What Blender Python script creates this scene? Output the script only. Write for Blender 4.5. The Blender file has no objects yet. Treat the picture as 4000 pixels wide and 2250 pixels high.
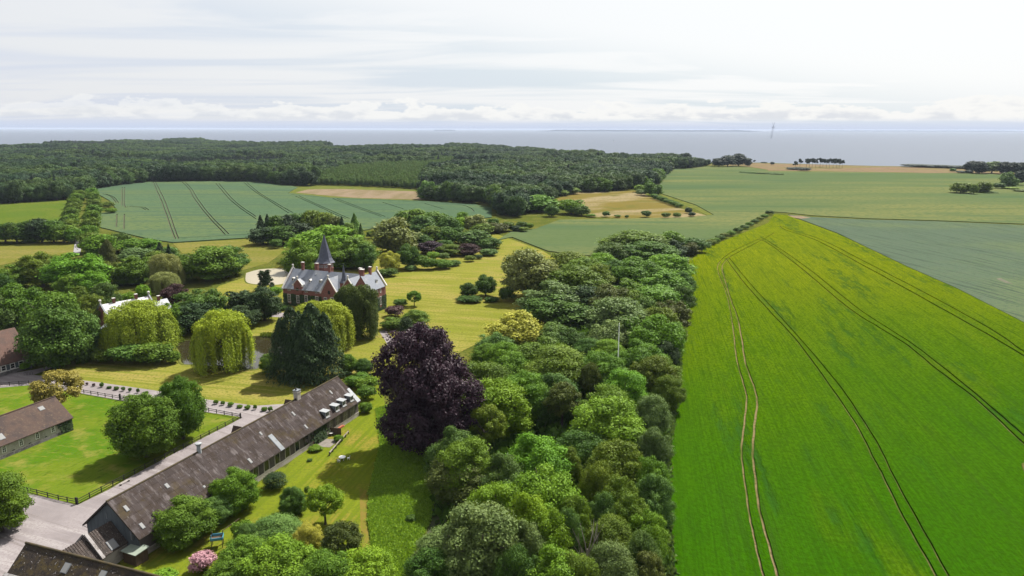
import bpy, bmesh, math, random
import numpy as np
from mathutils import Vector, Matrix, geometry as mgeo
R = math.radians
# ------------------------------------------------------------------ camera
sc = bpy.context.scene
COL = sc.collection
F = 2856.0                     # focal length in pixels of the 4000 px wide photograph
CAM_H = 72.0
PITCH = math.atan((1125 - 503) / F)
ROLL = R(0.11)
cp, sp = math.cos(PITCH), math.sin(PITCH)
cam_d = bpy.data.cameras.new("camera"); cam = bpy.data.objects.new("camera", cam_d); COL.objects.link(cam)
cam_d.sensor_width = 36.0; cam_d.lens = 36.0 * F / 4000.0
cam_d.clip_start = 1.0; cam_d.clip_end = 250000.0
cam.location = (0, 0, CAM_H)
cam.rotation_euler = (Matrix.Rotation(R(90) - PITCH, 4, 'X') @ Matrix.Rotation(ROLL, 4, 'Z')).to_euler()
sc.camera = cam
# ------------------------------------------------------------------ sky, sun, exposure
SUN_EL, SUN_AZ = R(52), R(36)            # azimuth from +Y (view direction) towards +X (right)
sun_dir = Vector((math.sin(SUN_AZ) * math.cos(SUN_EL), math.cos(SUN_AZ) * math.cos(SUN_EL), math.sin(SUN_EL)))
SKY_STR, CLOUD_STR, SUN_STR = 0.055, 0.40, 5.0
HAZE = 0.000032
world = bpy.data.worlds.new("World"); sc.world = world; world.use_nodes = True
def build_world():
    nt = world.node_tree; N, L = nt.nodes, nt.links; N.clear()
    def n(t, **k):
        x = N.new(t)
        for a, b in k.items(): setattr(x, a, b)
        return x
    def math_(op, a, b=None, c=None, clamp=False):
        x = n('ShaderNodeMath', operation=op, use_clamp=clamp)
        for i, v in enumerate((a, b, c)):
            if v is None: continue
            if isinstance(v, (int, float)): x.inputs[i].default_value = v
            else: L.new(v, x.inputs[i])
        return x.outputs[0]
    def ramp(v, lo, hi, a=0.0, b=1.0):
        x = n('ShaderNodeMapRange', interpolation_type='SMOOTHSTEP')
        L.new(v, x.inputs[0])
        for i, q in enumerate((lo, hi, a, b)):
            if isinstance(q, (int, float)): x.inputs[1 + i].default_value = q
            else: L.new(q, x.inputs[1 + i])
        return x.outputs[0]
    def mixc(f, a, b):
        x = n('ShaderNodeMix', data_type='RGBA')
        if isinstance(f, (int, float)): x.inputs[0].default_value = f
        else: L.new(f, x.inputs[0])
        for i, v in ((6, a), (7, b)):
            if isinstance(v, tuple): x.inputs[i].default_value = (*v, 1)
            else: L.new(v, x.inputs[i])
        return x.outputs[2]
    sky = n('ShaderNodeTexSky', sky_type='NISHITA', sun_disc=False)
    sky.sun_elevation = SUN_EL; sky.sun_rotation = SUN_AZ; sky.air_density = 1.2; sky.dust_density = 2.0
    bg1 = n('ShaderNodeBackground'); bg1.inputs[1].default_value = SKY_STR; L.new(sky.outputs[0], bg1.inputs[0])
    tc = n('ShaderNodeTexCoord'); sep = n('ShaderNodeSeparateXYZ'); L.new(tc.outputs['Generated'], sep.inputs[0])
    X, Y, Z = sep.outputs
    # high thin cloud sheet: project the direction on a plane so that streaks flatten to the horizon
    zz = math_('ADD', math_('MAXIMUM', Z, 0.0), 0.05)
    px, py = math_('DIVIDE', X, zz), math_('DIVIDE', Y, zz)
    cmb = n('ShaderNodeCombineXYZ'); L.new(math_('MULTIPLY', px, 0.22), cmb.inputs[0]); L.new(math_('MULTIPLY', py, 0.55), cmb.inputs[1])
    n1 = n('ShaderNodeTexNoise'); n1.inputs['Scale'].default_value = 1.15; n1.inputs['Detail'].default_value = 6
    n1.inputs['Roughness'].default_value = 0.55; n1.inputs['Distortion'].default_value = 0.6; L.new(cmb.outputs[0], n1.inputs['Vector'])
    sheet = ramp(n1.outputs[0], 0.36, 0.60)
    dot = n('ShaderNodeVectorMath', operation='DOT_PRODUCT'); L.new(tc.outputs['Generated'], dot.inputs[0]); dot.inputs[1].default_value = sun_dir
    glow = ramp(dot.outputs['Value'], 0.2, 0.85)
    cov = math_('MAXIMUM', sheet, ramp(math_('ADD', math_('MULTIPLY', Z, 1.0), math_('MULTIPLY', X, 0.16)), 0.055, 0.15), clamp=True)
    thin = mixc(glow, (0.78, 0.83, 0.95), (0.80, 0.91, 0.96))
    white = mixc(glow, (0.90, 0.92, 0.96), (1.10, 1.12, 1.13))
    c_high = mixc(cov, thin, white)
    # low cumulus bank over the sea (elevation ~0.6 .. 2.3 degrees)
    el = math_('ARCSINE', Z); az = math_('ARCTAN2', X, Y)
    cm2 = n('ShaderNodeCombineXYZ'); L.new(math_('MULTIPLY', az, 16.0), cm2.inputs[0]); L.new(math_('MULTIPLY', el, 45.0), cm2.inputs[1])
    n2 = n('ShaderNodeTexNoise'); n2.inputs['Scale'].default_value = 1.0; n2.inputs['Detail'].default_value = 7; n2.inputs['Roughness'].default_value = 0.62
    L.new(cm2.outputs[0], n2.inputs['Vector'])
    cm3 = n('ShaderNodeCombineXYZ'); L.new(math_('MULTIPLY', az, 5.0), cm3.inputs[0])
    n3 = n('ShaderNodeTexNoise'); n3.inputs['Scale'].default_value = 1.0; n3.inputs['Detail'].default_value = 2; L.new(cm3.outputs[0], n3.inputs['Vector'])
    top = math_('ADD', R(1.2), math_('ADD', math_('MULTIPLY', math_('SUBTRACT', n2.outputs[0], 0.5), R(4.4)), math_('MULTIPLY', n3.outputs[0], R(1.1))))
    body = math_('MULTIPLY', ramp(math_('SUBTRACT', top, el), 0.0, R(0.22)), ramp(el, R(0.45), R(0.85)))
    grey = ramp(n2.outputs[0], 0.42, 0.56)
    cum = mixc(math_('MULTIPLY', grey, ramp(math_('SUBTRACT', top, el), R(0.3), R(1.3))), (1.05, 1.06, 1.06), (0.82, 0.86, 0.93))
    cum = mixc(ramp(az, -0.55, -0.05), mixc(0.55, c_high, cum), cum)
    low = mixc(ramp(el, R(0.0), R(1.0)), (0.70, 0.79, 0.99), c_high)
    c = mixc(body, low, cum)
    bg2 = n('ShaderNodeBackground'); bg2.inputs[1].default_value = CLOUD_STR; L.new(c, bg2.inputs[0])
    mx = n('ShaderNodeMixShader'); mx.inputs[0].default_value = 0.93
    L.new(bg1.outputs[0], mx.inputs[1]); L.new(bg2.outputs[0], mx.inputs[2])
    out = n('ShaderNodeOutputWorld'); L.new(mx.outputs[0], out.inputs[0])
build_world()
sun_d = bpy.data.lights.new("sun", 'SUN'); sun_d.energy = SUN_STR; sun_d.angle = R(0.6); sun_d.color = (1.0, 0.955, 0.87)
sun = bpy.data.objects.new("sun", sun_d); COL.objects.link(sun); sun.location = (0, 0, 300)
sun.rotation_euler = (-sun_dir).to_track_quat('-Z', 'Y').to_euler()
vs = sc.view_settings
vs.view_transform = 'Standard'; vs.look = 'None'; vs.exposure = 1.2; vs.gamma = 1.0; vs.use_curve_mapping = False
sc.cycles.max_bounces = 5; sc.cycles.diffuse_bounces = 2; sc.cycles.glossy_bounces = 2; sc.cycles.transmission_bounces = 3
sc.cycles.volume_bounces = 0; sc.cycles.use_denoising = True; sc.cycles.caustics_reflective = False; sc.cycles.caustics_refractive = False

# ------------------------------------------------------------------ where a point of the photograph stands in the place
def ray(u, v):
    x, y = u - 2000.0, 1125.0 - v
    c, s = math.cos(ROLL), math.sin(ROLL)
    x, y = c * x - s * y, s * x + c * y
    return Vector((x, F * cp + y * sp, -F * sp + y * cp)) / F
def G(u, v, z=0.0):
    d = ray(u, v); t = (z - CAM_H) / d.z
    return Vector((d.x * t, d.y * t, z))
def depth(p): return p.y * cp - (p.z - CAM_H) * sp
REG = {}
for i in range(4):
    for k, y0 in (('A', 450), ('B', 900), ('C', 1350), ('E', 1687)):
        REG[k + str(i)] = (1000 * i, y0)
def Z(r, x, y): a = REG[r]; return (a[0] + x / 2.574, a[1] + y / 2.574)
def GZ(r, x, y, z=0.0): return G(*Z(r, x, y), z)
def path(*items):
    """items: region names followed by x,y pairs -> ground points"""
    out = []; r = None; i = 0
    while i < len(items):
        if isinstance(items[i], str): r = items[i]; i += 1
        else: out.append(GZ(r, items[i], items[i + 1]).xy.copy()); i += 2
    return out

# ------------------------------------------------------------------ materials
MATS = {}
KC = 0.74        # overall reflectance of the colours listed below
def kc(c): return tuple(q * KC for q in c)
def material(name, col, rough=0.85, spec=0.2, noise=None, noise2=None, bump=None, rand=0.0, metal=0.0, coords='Object', dist=0.05):
    """noise = (scale vec/number, colour, lo, hi[, detail]) mixes a second colour in by noise; bump = (scale, strength)"""
    if name in MATS: return MATS[name]
    col = kc(col)
    m = bpy.data.materials.new(name); m.use_nodes = True; nt = m.node_tree; N, L = nt.nodes, nt.links
    bs = N['Principled BSDF']; bs.inputs['Roughness'].default_value = rough
    bs.inputs['Specular IOR Level'].default_value = spec; bs.inputs['Metallic'].default_value = metal
    if coords == 'RoofPos':
        class TC: pass
        tc = TC(); gq = N.new('ShaderNodeNewGeometry'); rq = N.new('ShaderNodeVectorRotate'); rq.rotation_type = 'Z_AXIS'; rq.inputs['Angle'].default_value = R(-69.31); L.new(gq.outputs['Position'], rq.inputs['Vector']); tc.outputs = {'RoofPos': rq.outputs[0]}
    else: tc = N.new('ShaderNodeTexCoord')
    cur = None
    def rgb(c):
        x = N.new('ShaderNodeRGB'); x.outputs[0].default_value = (*c, 1); return x.outputs[0]
    cur = rgb(col)
    for spec_ in (noise, noise2):
        for ns in ([spec_] if spec_ and not isinstance(spec_, list) else (spec_ or [])):
            s, c2, lo, hi = ns[:4]; c2 = kc(c2); det = ns[4] if len(ns) > 4 else 4.0; rz = ns[5] if len(ns) > 5 else 0.0
            mp = N.new('ShaderNodeMapping'); L.new(tc.outputs[coords], mp.inputs[0])
            mp.inputs['Scale'].default_value = s if isinstance(s, tuple) else (s, s, s)
            mp.vector_type = 'POINT'
            src = mp.outputs[0]
            if rz:
                mr = N.new('ShaderNodeVectorRotate'); mr.rotation_type = 'Z_AXIS'; mr.inputs['Angle'].default_value = rz
                L.new(tc.outputs[coords], mr.inputs['Vector']); L.new(mr.outputs[0], mp.inputs[0])
            t = N.new('ShaderNodeTexNoise'); t.inputs['Scale'].default_value = 1.0; t.inputs['Detail'].default_value = det
            t.inputs['Roughness'].default_value = 0.6; L.new(src, t.inputs['Vector'])
            r_ = N.new('ShaderNodeMapRange'); r_.interpolation_type = 'SMOOTHSTEP'; L.new(t.outputs[0], r_.inputs[0])
            r_.inputs[1].default_value = lo; r_.inputs[2].default_value = hi
            mx = N.new('ShaderNodeMix'); mx.data_type = 'RGBA'; L.new(r_.outputs[0], mx.inputs[0]); L.new(cur, mx.inputs[6]); mx.inputs[7].default_value = (*c2, 1)
            cur = mx.outputs[2]
    if rand:
        oi = N.new('ShaderNodeObjectInfo'); r_ = N.new('ShaderNodeMapRange'); L.new(oi.outputs['Random'], r_.inputs[0])
        r_.inputs[3].default_value = 1 - rand; r_.inputs[4].default_value = 1 + rand
        hs = N.new('ShaderNodeHueSaturation'); L.new(r_.outputs[0], hs.inputs['Value']); L.new(cur, hs.inputs['Color']); cur = hs.outputs[0]
    L.new(cur, bs.inputs['Base Color'])
    if bump:
        s, st = bump[:2]
        mp = N.new('ShaderNodeMapping'); L.new(tc.outputs[coords], mp.inputs[0]); mp.inputs['Scale'].default_value = s if isinstance(s, tuple) else (s, s, s)
        t = N.new('ShaderNodeTexNoise'); t.inputs['Scale'].default_value = 1.0; t.inputs['Detail'].default_value = 5; L.new(mp.outputs[0], t.inputs['Vector'])
        b = N.new('ShaderNodeBump'); b.inputs['Strength'].default_value = st; b.inputs['Distance'].default_value = dist if len(bump) < 3 else bump[2]
        L.new(t.outputs[0], b.inputs['Height']); L.new(b.outputs[0], bs.inputs['Normal'])
    MATS[name] = m; return m
def leafmat(name, a, b, trans=0.24, spec=0.07, hue=0.012, tcol=None, patch=False):
    if name in MATS: return MATS[name]
    m = bpy.data.materials.new(name); m.use_nodes = True; nt = m.node_tree; N, L = nt.nodes, nt.links
    bs = N['Principled BSDF']; bs.inputs['Roughness'].default_value = 0.55; bs.inputs['Specular IOR Level'].default_value = spec
    a, b = tuple(q * .92 for q in a), tuple(q * 1.12 for q in b); at = N.new('ShaderNodeAttribute'); at.attribute_name = 'tint'
    mx = N.new('ShaderNodeMix'); mx.data_type = 'RGBA'; L.new(at.outputs['Fac'], mx.inputs[0]); mx.inputs[6].default_value = (*a, 1); mx.inputs[7].default_value = (*b, 1)
    oi = N.new('ShaderNodeObjectInfo')
    r1 = N.new('ShaderNodeMapRange'); L.new(oi.outputs['Random'], r1.inputs[0]); r1.inputs[3].default_value = 0.5 - hue; r1.inputs[4].default_value = 0.5 + hue
    mul = N.new('ShaderNodeMath'); mul.operation = 'MULTIPLY'; L.new(oi.outputs['Random'], mul.inputs[0]); mul.inputs[1].default_value = 7.13
    fr = N.new('ShaderNodeMath'); fr.operation = 'FRACT'; L.new(mul.outputs[0], fr.inputs[0])
    r2 = N.new('ShaderNodeMapRange'); L.new(fr.outputs[0], r2.inputs[0]); r2.inputs[3].default_value = 0.8; r2.inputs[4].default_value = 1.22
    hs = N.new('ShaderNodeHueSaturation'); L.new(mx.outputs[2], hs.inputs['Color']); L.new(r1.outputs[0], hs.inputs['Hue']); L.new(r2.outputs[0], hs.inputs['Value'])
    col = hs.outputs[0]
    if patch:      # stands of different species through the wood
        nz = N.new('ShaderNodeTexNoise'); nz.inputs['Scale'].default_value = .0065; nz.inputs['Detail'].default_value = 3; L.new(oi.outputs['Location'], nz.inputs['Vector'])
        rr = N.new('ShaderNodeMapRange'); rr.interpolation_type = 'SMOOTHSTEP'; L.new(nz.outputs[0], rr.inputs[0]); rr.inputs[1].default_value = .40; rr.inputs[2].default_value = .62
        pm = N.new('ShaderNodeMix'); pm.data_type = 'RGBA'; pm.blend_type = 'MULTIPLY'; pm.inputs[0].default_value = 1; pc = N.new('ShaderNodeMix'); pc.data_type = 'RGBA'
        L.new(rr.outputs[0], pc.inputs[0]); pc.inputs[6].default_value = (.70, .78, .90, 1); pc.inputs[7].default_value = (1.55, 1.45, 1.0, 1); L.new(col, pm.inputs[6]); L.new(pc.outputs[2], pm.inputs[7]); col = pm.outputs[2]
    L.new(col, bs.inputs['Base Color'])
    tr = N.new('ShaderNodeBsdfTranslucent'); g = N.new('ShaderNodeMix'); g.data_type = 'RGBA'; g.blend_type = 'MULTIPLY'; g.inputs[0].default_value = 1
    L.new(col, g.inputs[6]); g.inputs[7].default_value = (*(tcol or (1.25, 1.2, 0.6)), 1); L.new(g.outputs[2], tr.inputs[0])
    ms = N.new('ShaderNodeMixShader'); ms.inputs[0].default_value = trans; L.new(bs.outputs[0], ms.inputs[1]); L.new(tr.outputs[0], ms.inputs[2])
    L.new(ms.outputs[0], N['Material Output'].inputs['Surface'])
    MATS[name] = m; return m
leafmat('leaf_mid', (.046, .100, .010), (.104, .178, .018))
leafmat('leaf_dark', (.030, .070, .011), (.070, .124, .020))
leafmat('leaf_bright', (.062, .138, .010), (.118, .215, .017))
leafmat('leaf_lime', (.090, .172, .010), (.155, .250, .017))
leafmat('leaf_olive', (.054, .094, .010), (.114, .160, .019))
leafmat('leaf_blue', (.044, .096, .020), (.100, .168, .038))
leafmat('leaf_grey', (.066, .112, .030), (.126, .180, .056))
leafmat('leaf_yellow', (.185, .200, .022), (.310, .305, .050))
leafmat('leaf_willow', (.130, .178, .012), (.250, .295, .026))
leafmat('leaf_palewillow', (.130, .155, .046), (.205, .225, .072))
leafmat('leaf_gold', (.170, .150, .030), (.300, .250, .060), hue=.01)
leafmat('leaf_brown', (.042, .060, .013), (.086, .102, .026), hue=.01)
leafmat('leaf_purple', (.018, .010, .015), (.044, .025, .036), trans=.12, spec=.12, hue=.01, tcol=(1.3, .8, .9))
leafmat('leaf_wine', (.036, .020, .020), (.072, .042, .040), trans=.2, hue=.01, tcol=(1.3, .8, .9))
leafmat('leaf_pink', (.300, .160, .190), (.460, .270, .310), hue=.01, tcol=(1.1, .9, .9))
leafmat('leaf_conifer', (.016, .034, .014), (.036, .062, .024), trans=.1)
leafmat('leaf_birch', (.040, .068, .016), (.082, .112, .026))
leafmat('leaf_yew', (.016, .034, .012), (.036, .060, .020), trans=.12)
leafmat('leaf_forest', (.019, .043, .019), (.050, .084, .034), hue=.012, trans=.22, patch=True)
leafmat('leaf_forest_light', (.055, .105, .030), (.100, .155, .045), trans=.3)
leafmat('leaf_coast', (.022, .036, .028), (.036, .054, .036), trans=.1)
leafmat('leaf_meadow', (.090, .175, .016), (.160, .250, .028), trans=.3)
material('bark', (.075, .060, .048), noise=(6, (.14, .12, .10), .4, .7), bump=(8, .6))
material('bark_pale', (.26, .23, .19), noise=(5, (.12, .10, .08), .45, .7))
# ------------------------------------------------------------------ mesh helpers
class MB:
    def __init__(s): s.v = []; s.f = []; s.m = []
    def face(s, pts, mi=0):
        b = len(s.v); s.v.extend([tuple(p) for p in pts]); s.f.append(list(range(b, b + len(pts)))); s.m.append(mi)
    def hexa(s, q, mi=0):          # 8 corners: bottom 4 (ccw), top 4
        b = len(s.v); s.v.extend([tuple(p) for p in q])
        for f in ((3, 2, 1, 0), (4, 5, 6, 7), (0, 1, 5, 4), (1, 2, 6, 5), (2, 3, 7, 6), (3, 0, 4, 7)):
            s.f.append([b + i for i in f]); s.m.append(mi)
    def box(s, x0, x1, y0, y1, z0, z1, mi=0):
        s.hexa([(x0, y0, z0), (x1, y0, z0), (x1, y1, z0), (x0, y1, z0), (x0, y0, z1), (x1, y0, z1), (x1, y1, z1), (x0, y1, z1)], mi)
    def prism(s, poly, off, mi=0):  # planar polygon extruded along off
        b = len(s.v); n = len(poly); o = Vector(off)
        s.v.extend([tuple(p) for p in poly]); s.v.extend([tuple(Vector(p) + o) for p in poly])
        s.f.append([b + i for i in range(n)][::-1]); s.m.append(mi); s.f.append([b + n + i for i in range(n)]); s.m.append(mi)
        for i in range(n):
            j = (i + 1) % n; s.f.append([b + i, b + j, b + n + j, b + n + i]); s.m.append(mi)
    def tube(s, pts, rad, sides=7, mi=0, cap=True):
        pts = [Vector(p) for p in pts]; rings = []
        if not isinstance(rad, (list, tuple)): rad = [rad] * len(pts)
        for i, p in enumerate(pts):
            d = (pts[min(i + 1, len(pts) - 1)] - pts[max(i - 1, 0)]).normalized()
            a = d.orthogonal().normalized() if abs(d.z) < .95 else Vector((1, 0, 0)); a = (a - d * a.dot(d)).normalized(); b_ = d.cross(a)
            b = len(s.v); rings.append(b)
            for k in range(sides):
                t = 2 * math.pi * k / sides; s.v.append(tuple(p + (a * math.cos(t) + b_ * math.sin(t)) * rad[i]))
        for i in range(len(pts) - 1):
            for k in range(sides):
                k2 = (k + 1) % sides; s.f.append([rings[i] + k, rings[i] + k2, rings[i + 1] + k2, rings[i + 1] + k]); s.m.append(mi)
        if cap:
            s.f.append([rings[0] + k for k in range(sides)][::-1]); s.m.append(mi); s.f.append([rings[-1] + k for k in range(sides)]); s.m.append(mi)
    def lathe(s, prof, sides=8, c=(0, 0, 0), mi=0, ph=0.0):
        rings = []
        for r, z in prof:
            b = len(s.v); rings.append(b)
            for k in range(sides):
                t = 2 * math.pi * k / sides + ph; s.v.append((c[0] + r * math.cos(t), c[1] + r * math.sin(t), c[2] + z))
        for i in range(len(prof) - 1):
            for k in range(sides):
                k2 = (k + 1) % sides; s.f.append([rings[i] + k, rings[i] + k2, rings[i + 1] + k2, rings[i + 1] + k]); s.m.append(mi)
        s.f.append([rings[0] + k for k in range(sides)][::-1]); s.m.append(mi); s.f.append([rings[-1] + k for k in range(sides)]); s.m.append(mi)
    def mesh(s, name, mats):
        me = bpy.data.meshes.new(name); me.from_pydata(s.v, [], s.f)
        for m in (mats if isinstance(mats, (list, tuple)) else [mats]): me.materials.append(MATS[m] if isinstance(m, str) else m)
        me.polygons.foreach_set('material_index', s.m); me.update(); return me
    def build(s, name, mats, parent=None, loc=(0, 0, 0), rz=0.0):
        o = bpy.data.objects.new(name, s.mesh(name, mats)); COL.objects.link(o); o.location = loc; o.rotation_euler = (0, 0, rz)
        if parent: o.parent = parent
        return o
def tag(o, label=None, cat=None, group=None, kind=None):
    if label: o['label'] = label
    if cat: o['category'] = cat
    if group: o['group'] = group
    if kind: o['kind'] = kind
    return o
def thing(name, label, cat, loc=(0, 0, 0), rz=0.0, group=None):
    o = bpy.data.objects.new(name, None); COL.objects.link(o); o.location = loc; o.rotation_euler = (0, 0, rz); o.empty_display_size = .5
    return tag(o, label, cat, group)
def link(name, me, parent=None, loc=(0, 0, 0), rz=0.0, scale=(1, 1, 1), mat=None):
    o = bpy.data.objects.new(name, me); COL.objects.link(o); o.location = loc; o.rotation_euler = (0, 0, rz); o.scale = scale
    if parent: o.parent = parent
    if mat and len(o.material_slots):
        o.material_slots[0].link = 'OBJECT'; o.material_slots[0].material = MATS[mat]
    return o
# ------------------------------------------------------------------ the ground: one sheet to the coast, sheets and standing crops on it
def smooth(pts, k=6):
    """Catmull-Rom through 2D points"""
    out = []; P = [pts[0]] + list(pts) + [pts[-1]]
    for i in range(1, len(P) - 2):
        p0, p1, p2, p3 = P[i - 1], P[i], P[i + 1], P[i + 2]
        for j in range(k):
            t = j / k
            out.append(0.5 * ((2 * p1) + (p2 - p0) * t + (2 * p0 - 5 * p1 + 4 * p2 - p3) * t * t + (3 * p1 - p0 - 3 * p2 + p3) * t ** 3))
    out.append(pts[-1].copy()); return out
def band(pts, w):
    L_, R_ = [], []
    for i, p in enumerate(pts):
        d = (pts[min(i + 1, len(pts) - 1)] - pts[max(i - 1, 0)]).normalized(); n = Vector((-d.y, d.x))
        k = 1 if w > 5 else (1 + .22 * math.sin(i * 1.7 + w * 40) + .16 * math.sin(i * .61 + 2))
        L_.append(p + n * w / 2 * k); R_.append(p - n * w / 2 * (2 - k) )
    return [[R_[i], R_[i + 1], L_[i + 1], L_[i]] for i in range(len(pts) - 1)]
def sheet(name, poly, z, mats, grooves=(), groove_z=None, edge=True, kind='structure'):
    """flat sheet at height z (a standing crop when z is big) with grooves of given width cut down to groove_z"""
    ar = sum(poly[i].x * poly[(i + 1) % len(poly)].y - poly[(i + 1) % len(poly)].x * poly[i].y for i in range(len(poly)))
    if ar < 0: poly = poly[::-1]
    V = [Vector(p).to_2d() for p in poly]; faces = [list(range(len(poly)))]
    for pts, w in grooves:
        for q in band(pts, w):
            b = len(V); V.extend(q); faces.append([b, b + 1, b + 2, b + 3])
    v, e, f, ov, oe, of = mgeo.delaunay_2d_cdt(V, [], faces, 1, 1e-4)
    segs = np.array([(a.x, a.y, b.x, b.y, w_) for pts, w_ in grooves for a, b in zip(pts[:-1], pts[1:])]) if grooves else None
    vn = np.array([(q.x, q.y) for q in v])
    def in_groove(t):
        if segs is None: return False
        c = vn[list(t)].mean(0); d = segs[:, 2:4] - segs[:, :2]; r = c - segs[:, :2]
        u = np.clip((r * d).sum(1) / ((d * d).sum(1) + 1e-9), 0, 1); q = r - d * u[:, None]
        return bool((np.hypot(q[:, 0], q[:, 1]) < segs[:, 4] * .62).any())
    top = [(t, in_groove(t)) for k, t in enumerate(f) if 0 in of[k]]
    mb = MB(); gz = groove_z if groove_z is not None else z
    verts = []; idx = {}
    def vid(i, low):
        k = (i, low)
        if k not in idx: idx[k] = len(verts); verts.append((v[i].x, v[i].y, gz if low else z))
        return idx[k]
    fs, ms = [], []; ed = {}
    for t, g in top:
        t = list(t)
        a = sum(v[t[i]].x * v[t[(i + 1) % 3]].y - v[t[(i + 1) % 3]].x * v[t[i]].y for i in range(len(t)))
        if a < 0: t = t[::-1]
        fs.append([vid(i, g) for i in t]); ms.append(1 if g and len(mats) > 1 else 0)
        for i in range(len(t)): ed.setdefault(frozenset((t[i], t[(i + 1) % len(t)])), []).append((t[i], t[(i + 1) % len(t)], g))
    for k, l in ed.items():
        if len(l) == 2 and l[0][2] != l[1][2]:
            a, b, g = l[0] if not l[0][2] else l[1]
            fs.append([vid(b, False), vid(a, False), vid(a, True), vid(b, True)]); ms.append(0)
        elif len(l) == 1 and edge:
            a, b, g = l[0]; za = gz if g else z
            n0 = len(verts); verts.extend([(v[a].x, v[a].y, za), (v[b].x, v[b].y, za), (v[b].x, v[b].y, -0.1), (v[a].x, v[a].y, -0.1)])
            fs.append([n0 + 1, n0, n0 + 3, n0 + 2]); ms.append(0)
    me = bpy.data.meshes.new(name); me.from_pydata(verts, [], fs)
    for m in mats: me.materials.append(MATS[m])
    me.polygons.foreach_set('material_index', ms); me.update()
    o = bpy.data.objects.new(name, me); COL.objects.link(o); o['kind'] = kind; return o

material('ground_grass', (.075, .090, .016), spec=0, noise=(.06, (.115, .115, .024), .4, .62), noise2=(.9, (.045, .062, .012), .45, .65), bump=(1.5, .6, .2))
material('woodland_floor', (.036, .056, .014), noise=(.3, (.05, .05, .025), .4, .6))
material('lawn', (.178, .180, .030), spec=0, noise=[(.03, (.250, .210, .060), .40, .66), (.014, (.135, .165, .018), .50, .72)],
         noise2=[((.02, .55, 1), (.140, .152, .022), .46, .62, 2, R(14)), ((.03, .16, 1), (.23, .19, .055), .50, .70, 3, R(12)), (1.2, (.11, .12, .018), .45, .7)], bump=(2, .35, .08))
material('lawn_front', (.135, .165, .012), spec=0, noise=[(.07, (.200, .165, .030), .46, .64)],
         noise2=[((.9, .03, 1), (.105, .140, .010), .44, .62, 2, R(12)), (1.6, (.10, .125, .014), .4, .7)], bump=(2, .4, .08))
material('mown_path', (.160, .125, .028), spec=0, noise=(.25, (.115, .130, .016), .4, .65), noise2=((1.5, .08, 1), (.19, .135, .035), .5, .7))
material('meadow_base', (.085, .145, .012), spec=0, noise=(.2, (.125, .180, .016), .4, .65), noise2=(.8, (.050, .090, .010), .5, .7), bump=(1.6, .8, .25))
material('paddock_grass', (.098, .140, .012), spec=0, noise=[(.06, (.060, .125, .008), .42, .6), (.16, (.165, .165, .034), .5, .70)], noise2=[((1.2, .35, 1), (.055, .090, .008), .5, .72, 5, R(20)), ((.3, .9, 1), (.13, .15, .02), .52, .7, 4, R(10))], bump=(1.3, .7, .12))
material('left_meadow', (0.0723, 0.1105, 0.0153), spec=0, noise=(.02, (0.1020, 0.1232, 0.0187), .4, .65), noise2=(.4, (0.0510, 0.0850, 0.0127), .45, .7), bump=(1, .5, .2))
material('hay_meadow', (0.1275, 0.1275, 0.0255), spec=0, noise=((.012, .08, 1), (0.1658, 0.1445, 0.0425), .4, .65), noise2=(.5, (0.0892, 0.1062, 0.0170), .45, .7), bump=(1, .4, .2))
material('gravel', (0.2420, 0.2156, 0.2200), spec=.1, noise=[(.12, (0.1892, 0.1672, 0.1716), .42, .65), ((.5, .03, 1), (0.2900, 0.2650, 0.2650), .5, .66, 3, R(-69)), ((.8, .035, 1), (.165, .142, .14), .54, .68, 3, R(-66))], noise2=(2.5, (0.2068, 0.1804, 0.1804), .45, .65), bump=(5, .3, .03))
material('road_asphalt', (.26, .25, .26), noise=(.6, (.2, .19, .2), .4, .7))
material('terrace', (.21, .185, .16), noise=(1.2, (.15, .135, .115), .4, .65))
material('soil', (.075, .085, .022), spec=0, noise=[((.02, .05, 1), (.185, .145, .075), .40, .55, 3), (.8, (.10, .085, .035), .48, .66)], bump=(3, .5, .1))
material('soil_dark', (.055, .060, .026), noise=(.5, (.12, .09, .05), .5, .7))
material('stubble', (0.2025, 0.1537, 0.1050), spec=0, noise=((.05, .012, 1), (0.1537, 0.1237, 0.0675), .4, .65), noise2=(.5, (0.1350, 0.1125, 0.0638), .5, .75), bump=(1, .4, .2))
material('stubble_edge', (0.1148, 0.1232, 0.0289), spec=0, noise=(.12, (0.0765, 0.0978, 0.0204), .4, .65))
material('dry_field', (0.1400, 0.1120, 0.0288), spec=0, noise=[((.006, .02, 1), (0.2280, 0.1840, 0.1040), .45, .60, 3, R(-30)), (.03, (0.1000, 0.1000, 0.0240), .5, .72)], noise2=(.4, (0.1160, 0.0960, 0.0280), .5, .7))
material('heath', (0.1875, 0.1275, 0.0863), spec=0, noise=((.004, .03, 1), (0.1500, 0.1312, 0.0525), .42, .6), noise2=(.08, (0.1200, 0.0900, 0.0600), .5, .7))
material('blue_crop', (0.0658, 0.1080, 0.0590), spec=0, noise=((.004, .012, 1), (0.0911, 0.1231, 0.0522), .4, .64), noise2=[(.25, (0.0490, 0.0843, 0.0472), .45, .7), ((.01, .09, 1), (0.0556, 0.0911, 0.0556), .5, .66, 3)], bump=(.9, .5, .25))
material('blue_crop_right', (.074, .106, .070), spec=0, noise=[((.006, .012, 1), (.092, .124, .062), .42, .62), ((.03, .55, 1), (.046, .070, .046), .50, .66, 4, R(80))],
         noise2=[(.5, (.056, .084, .054), .5, .72), (1.4, (.090, .092, .072), .5, .72)], bump=(1.1, .7, .3))
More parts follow.
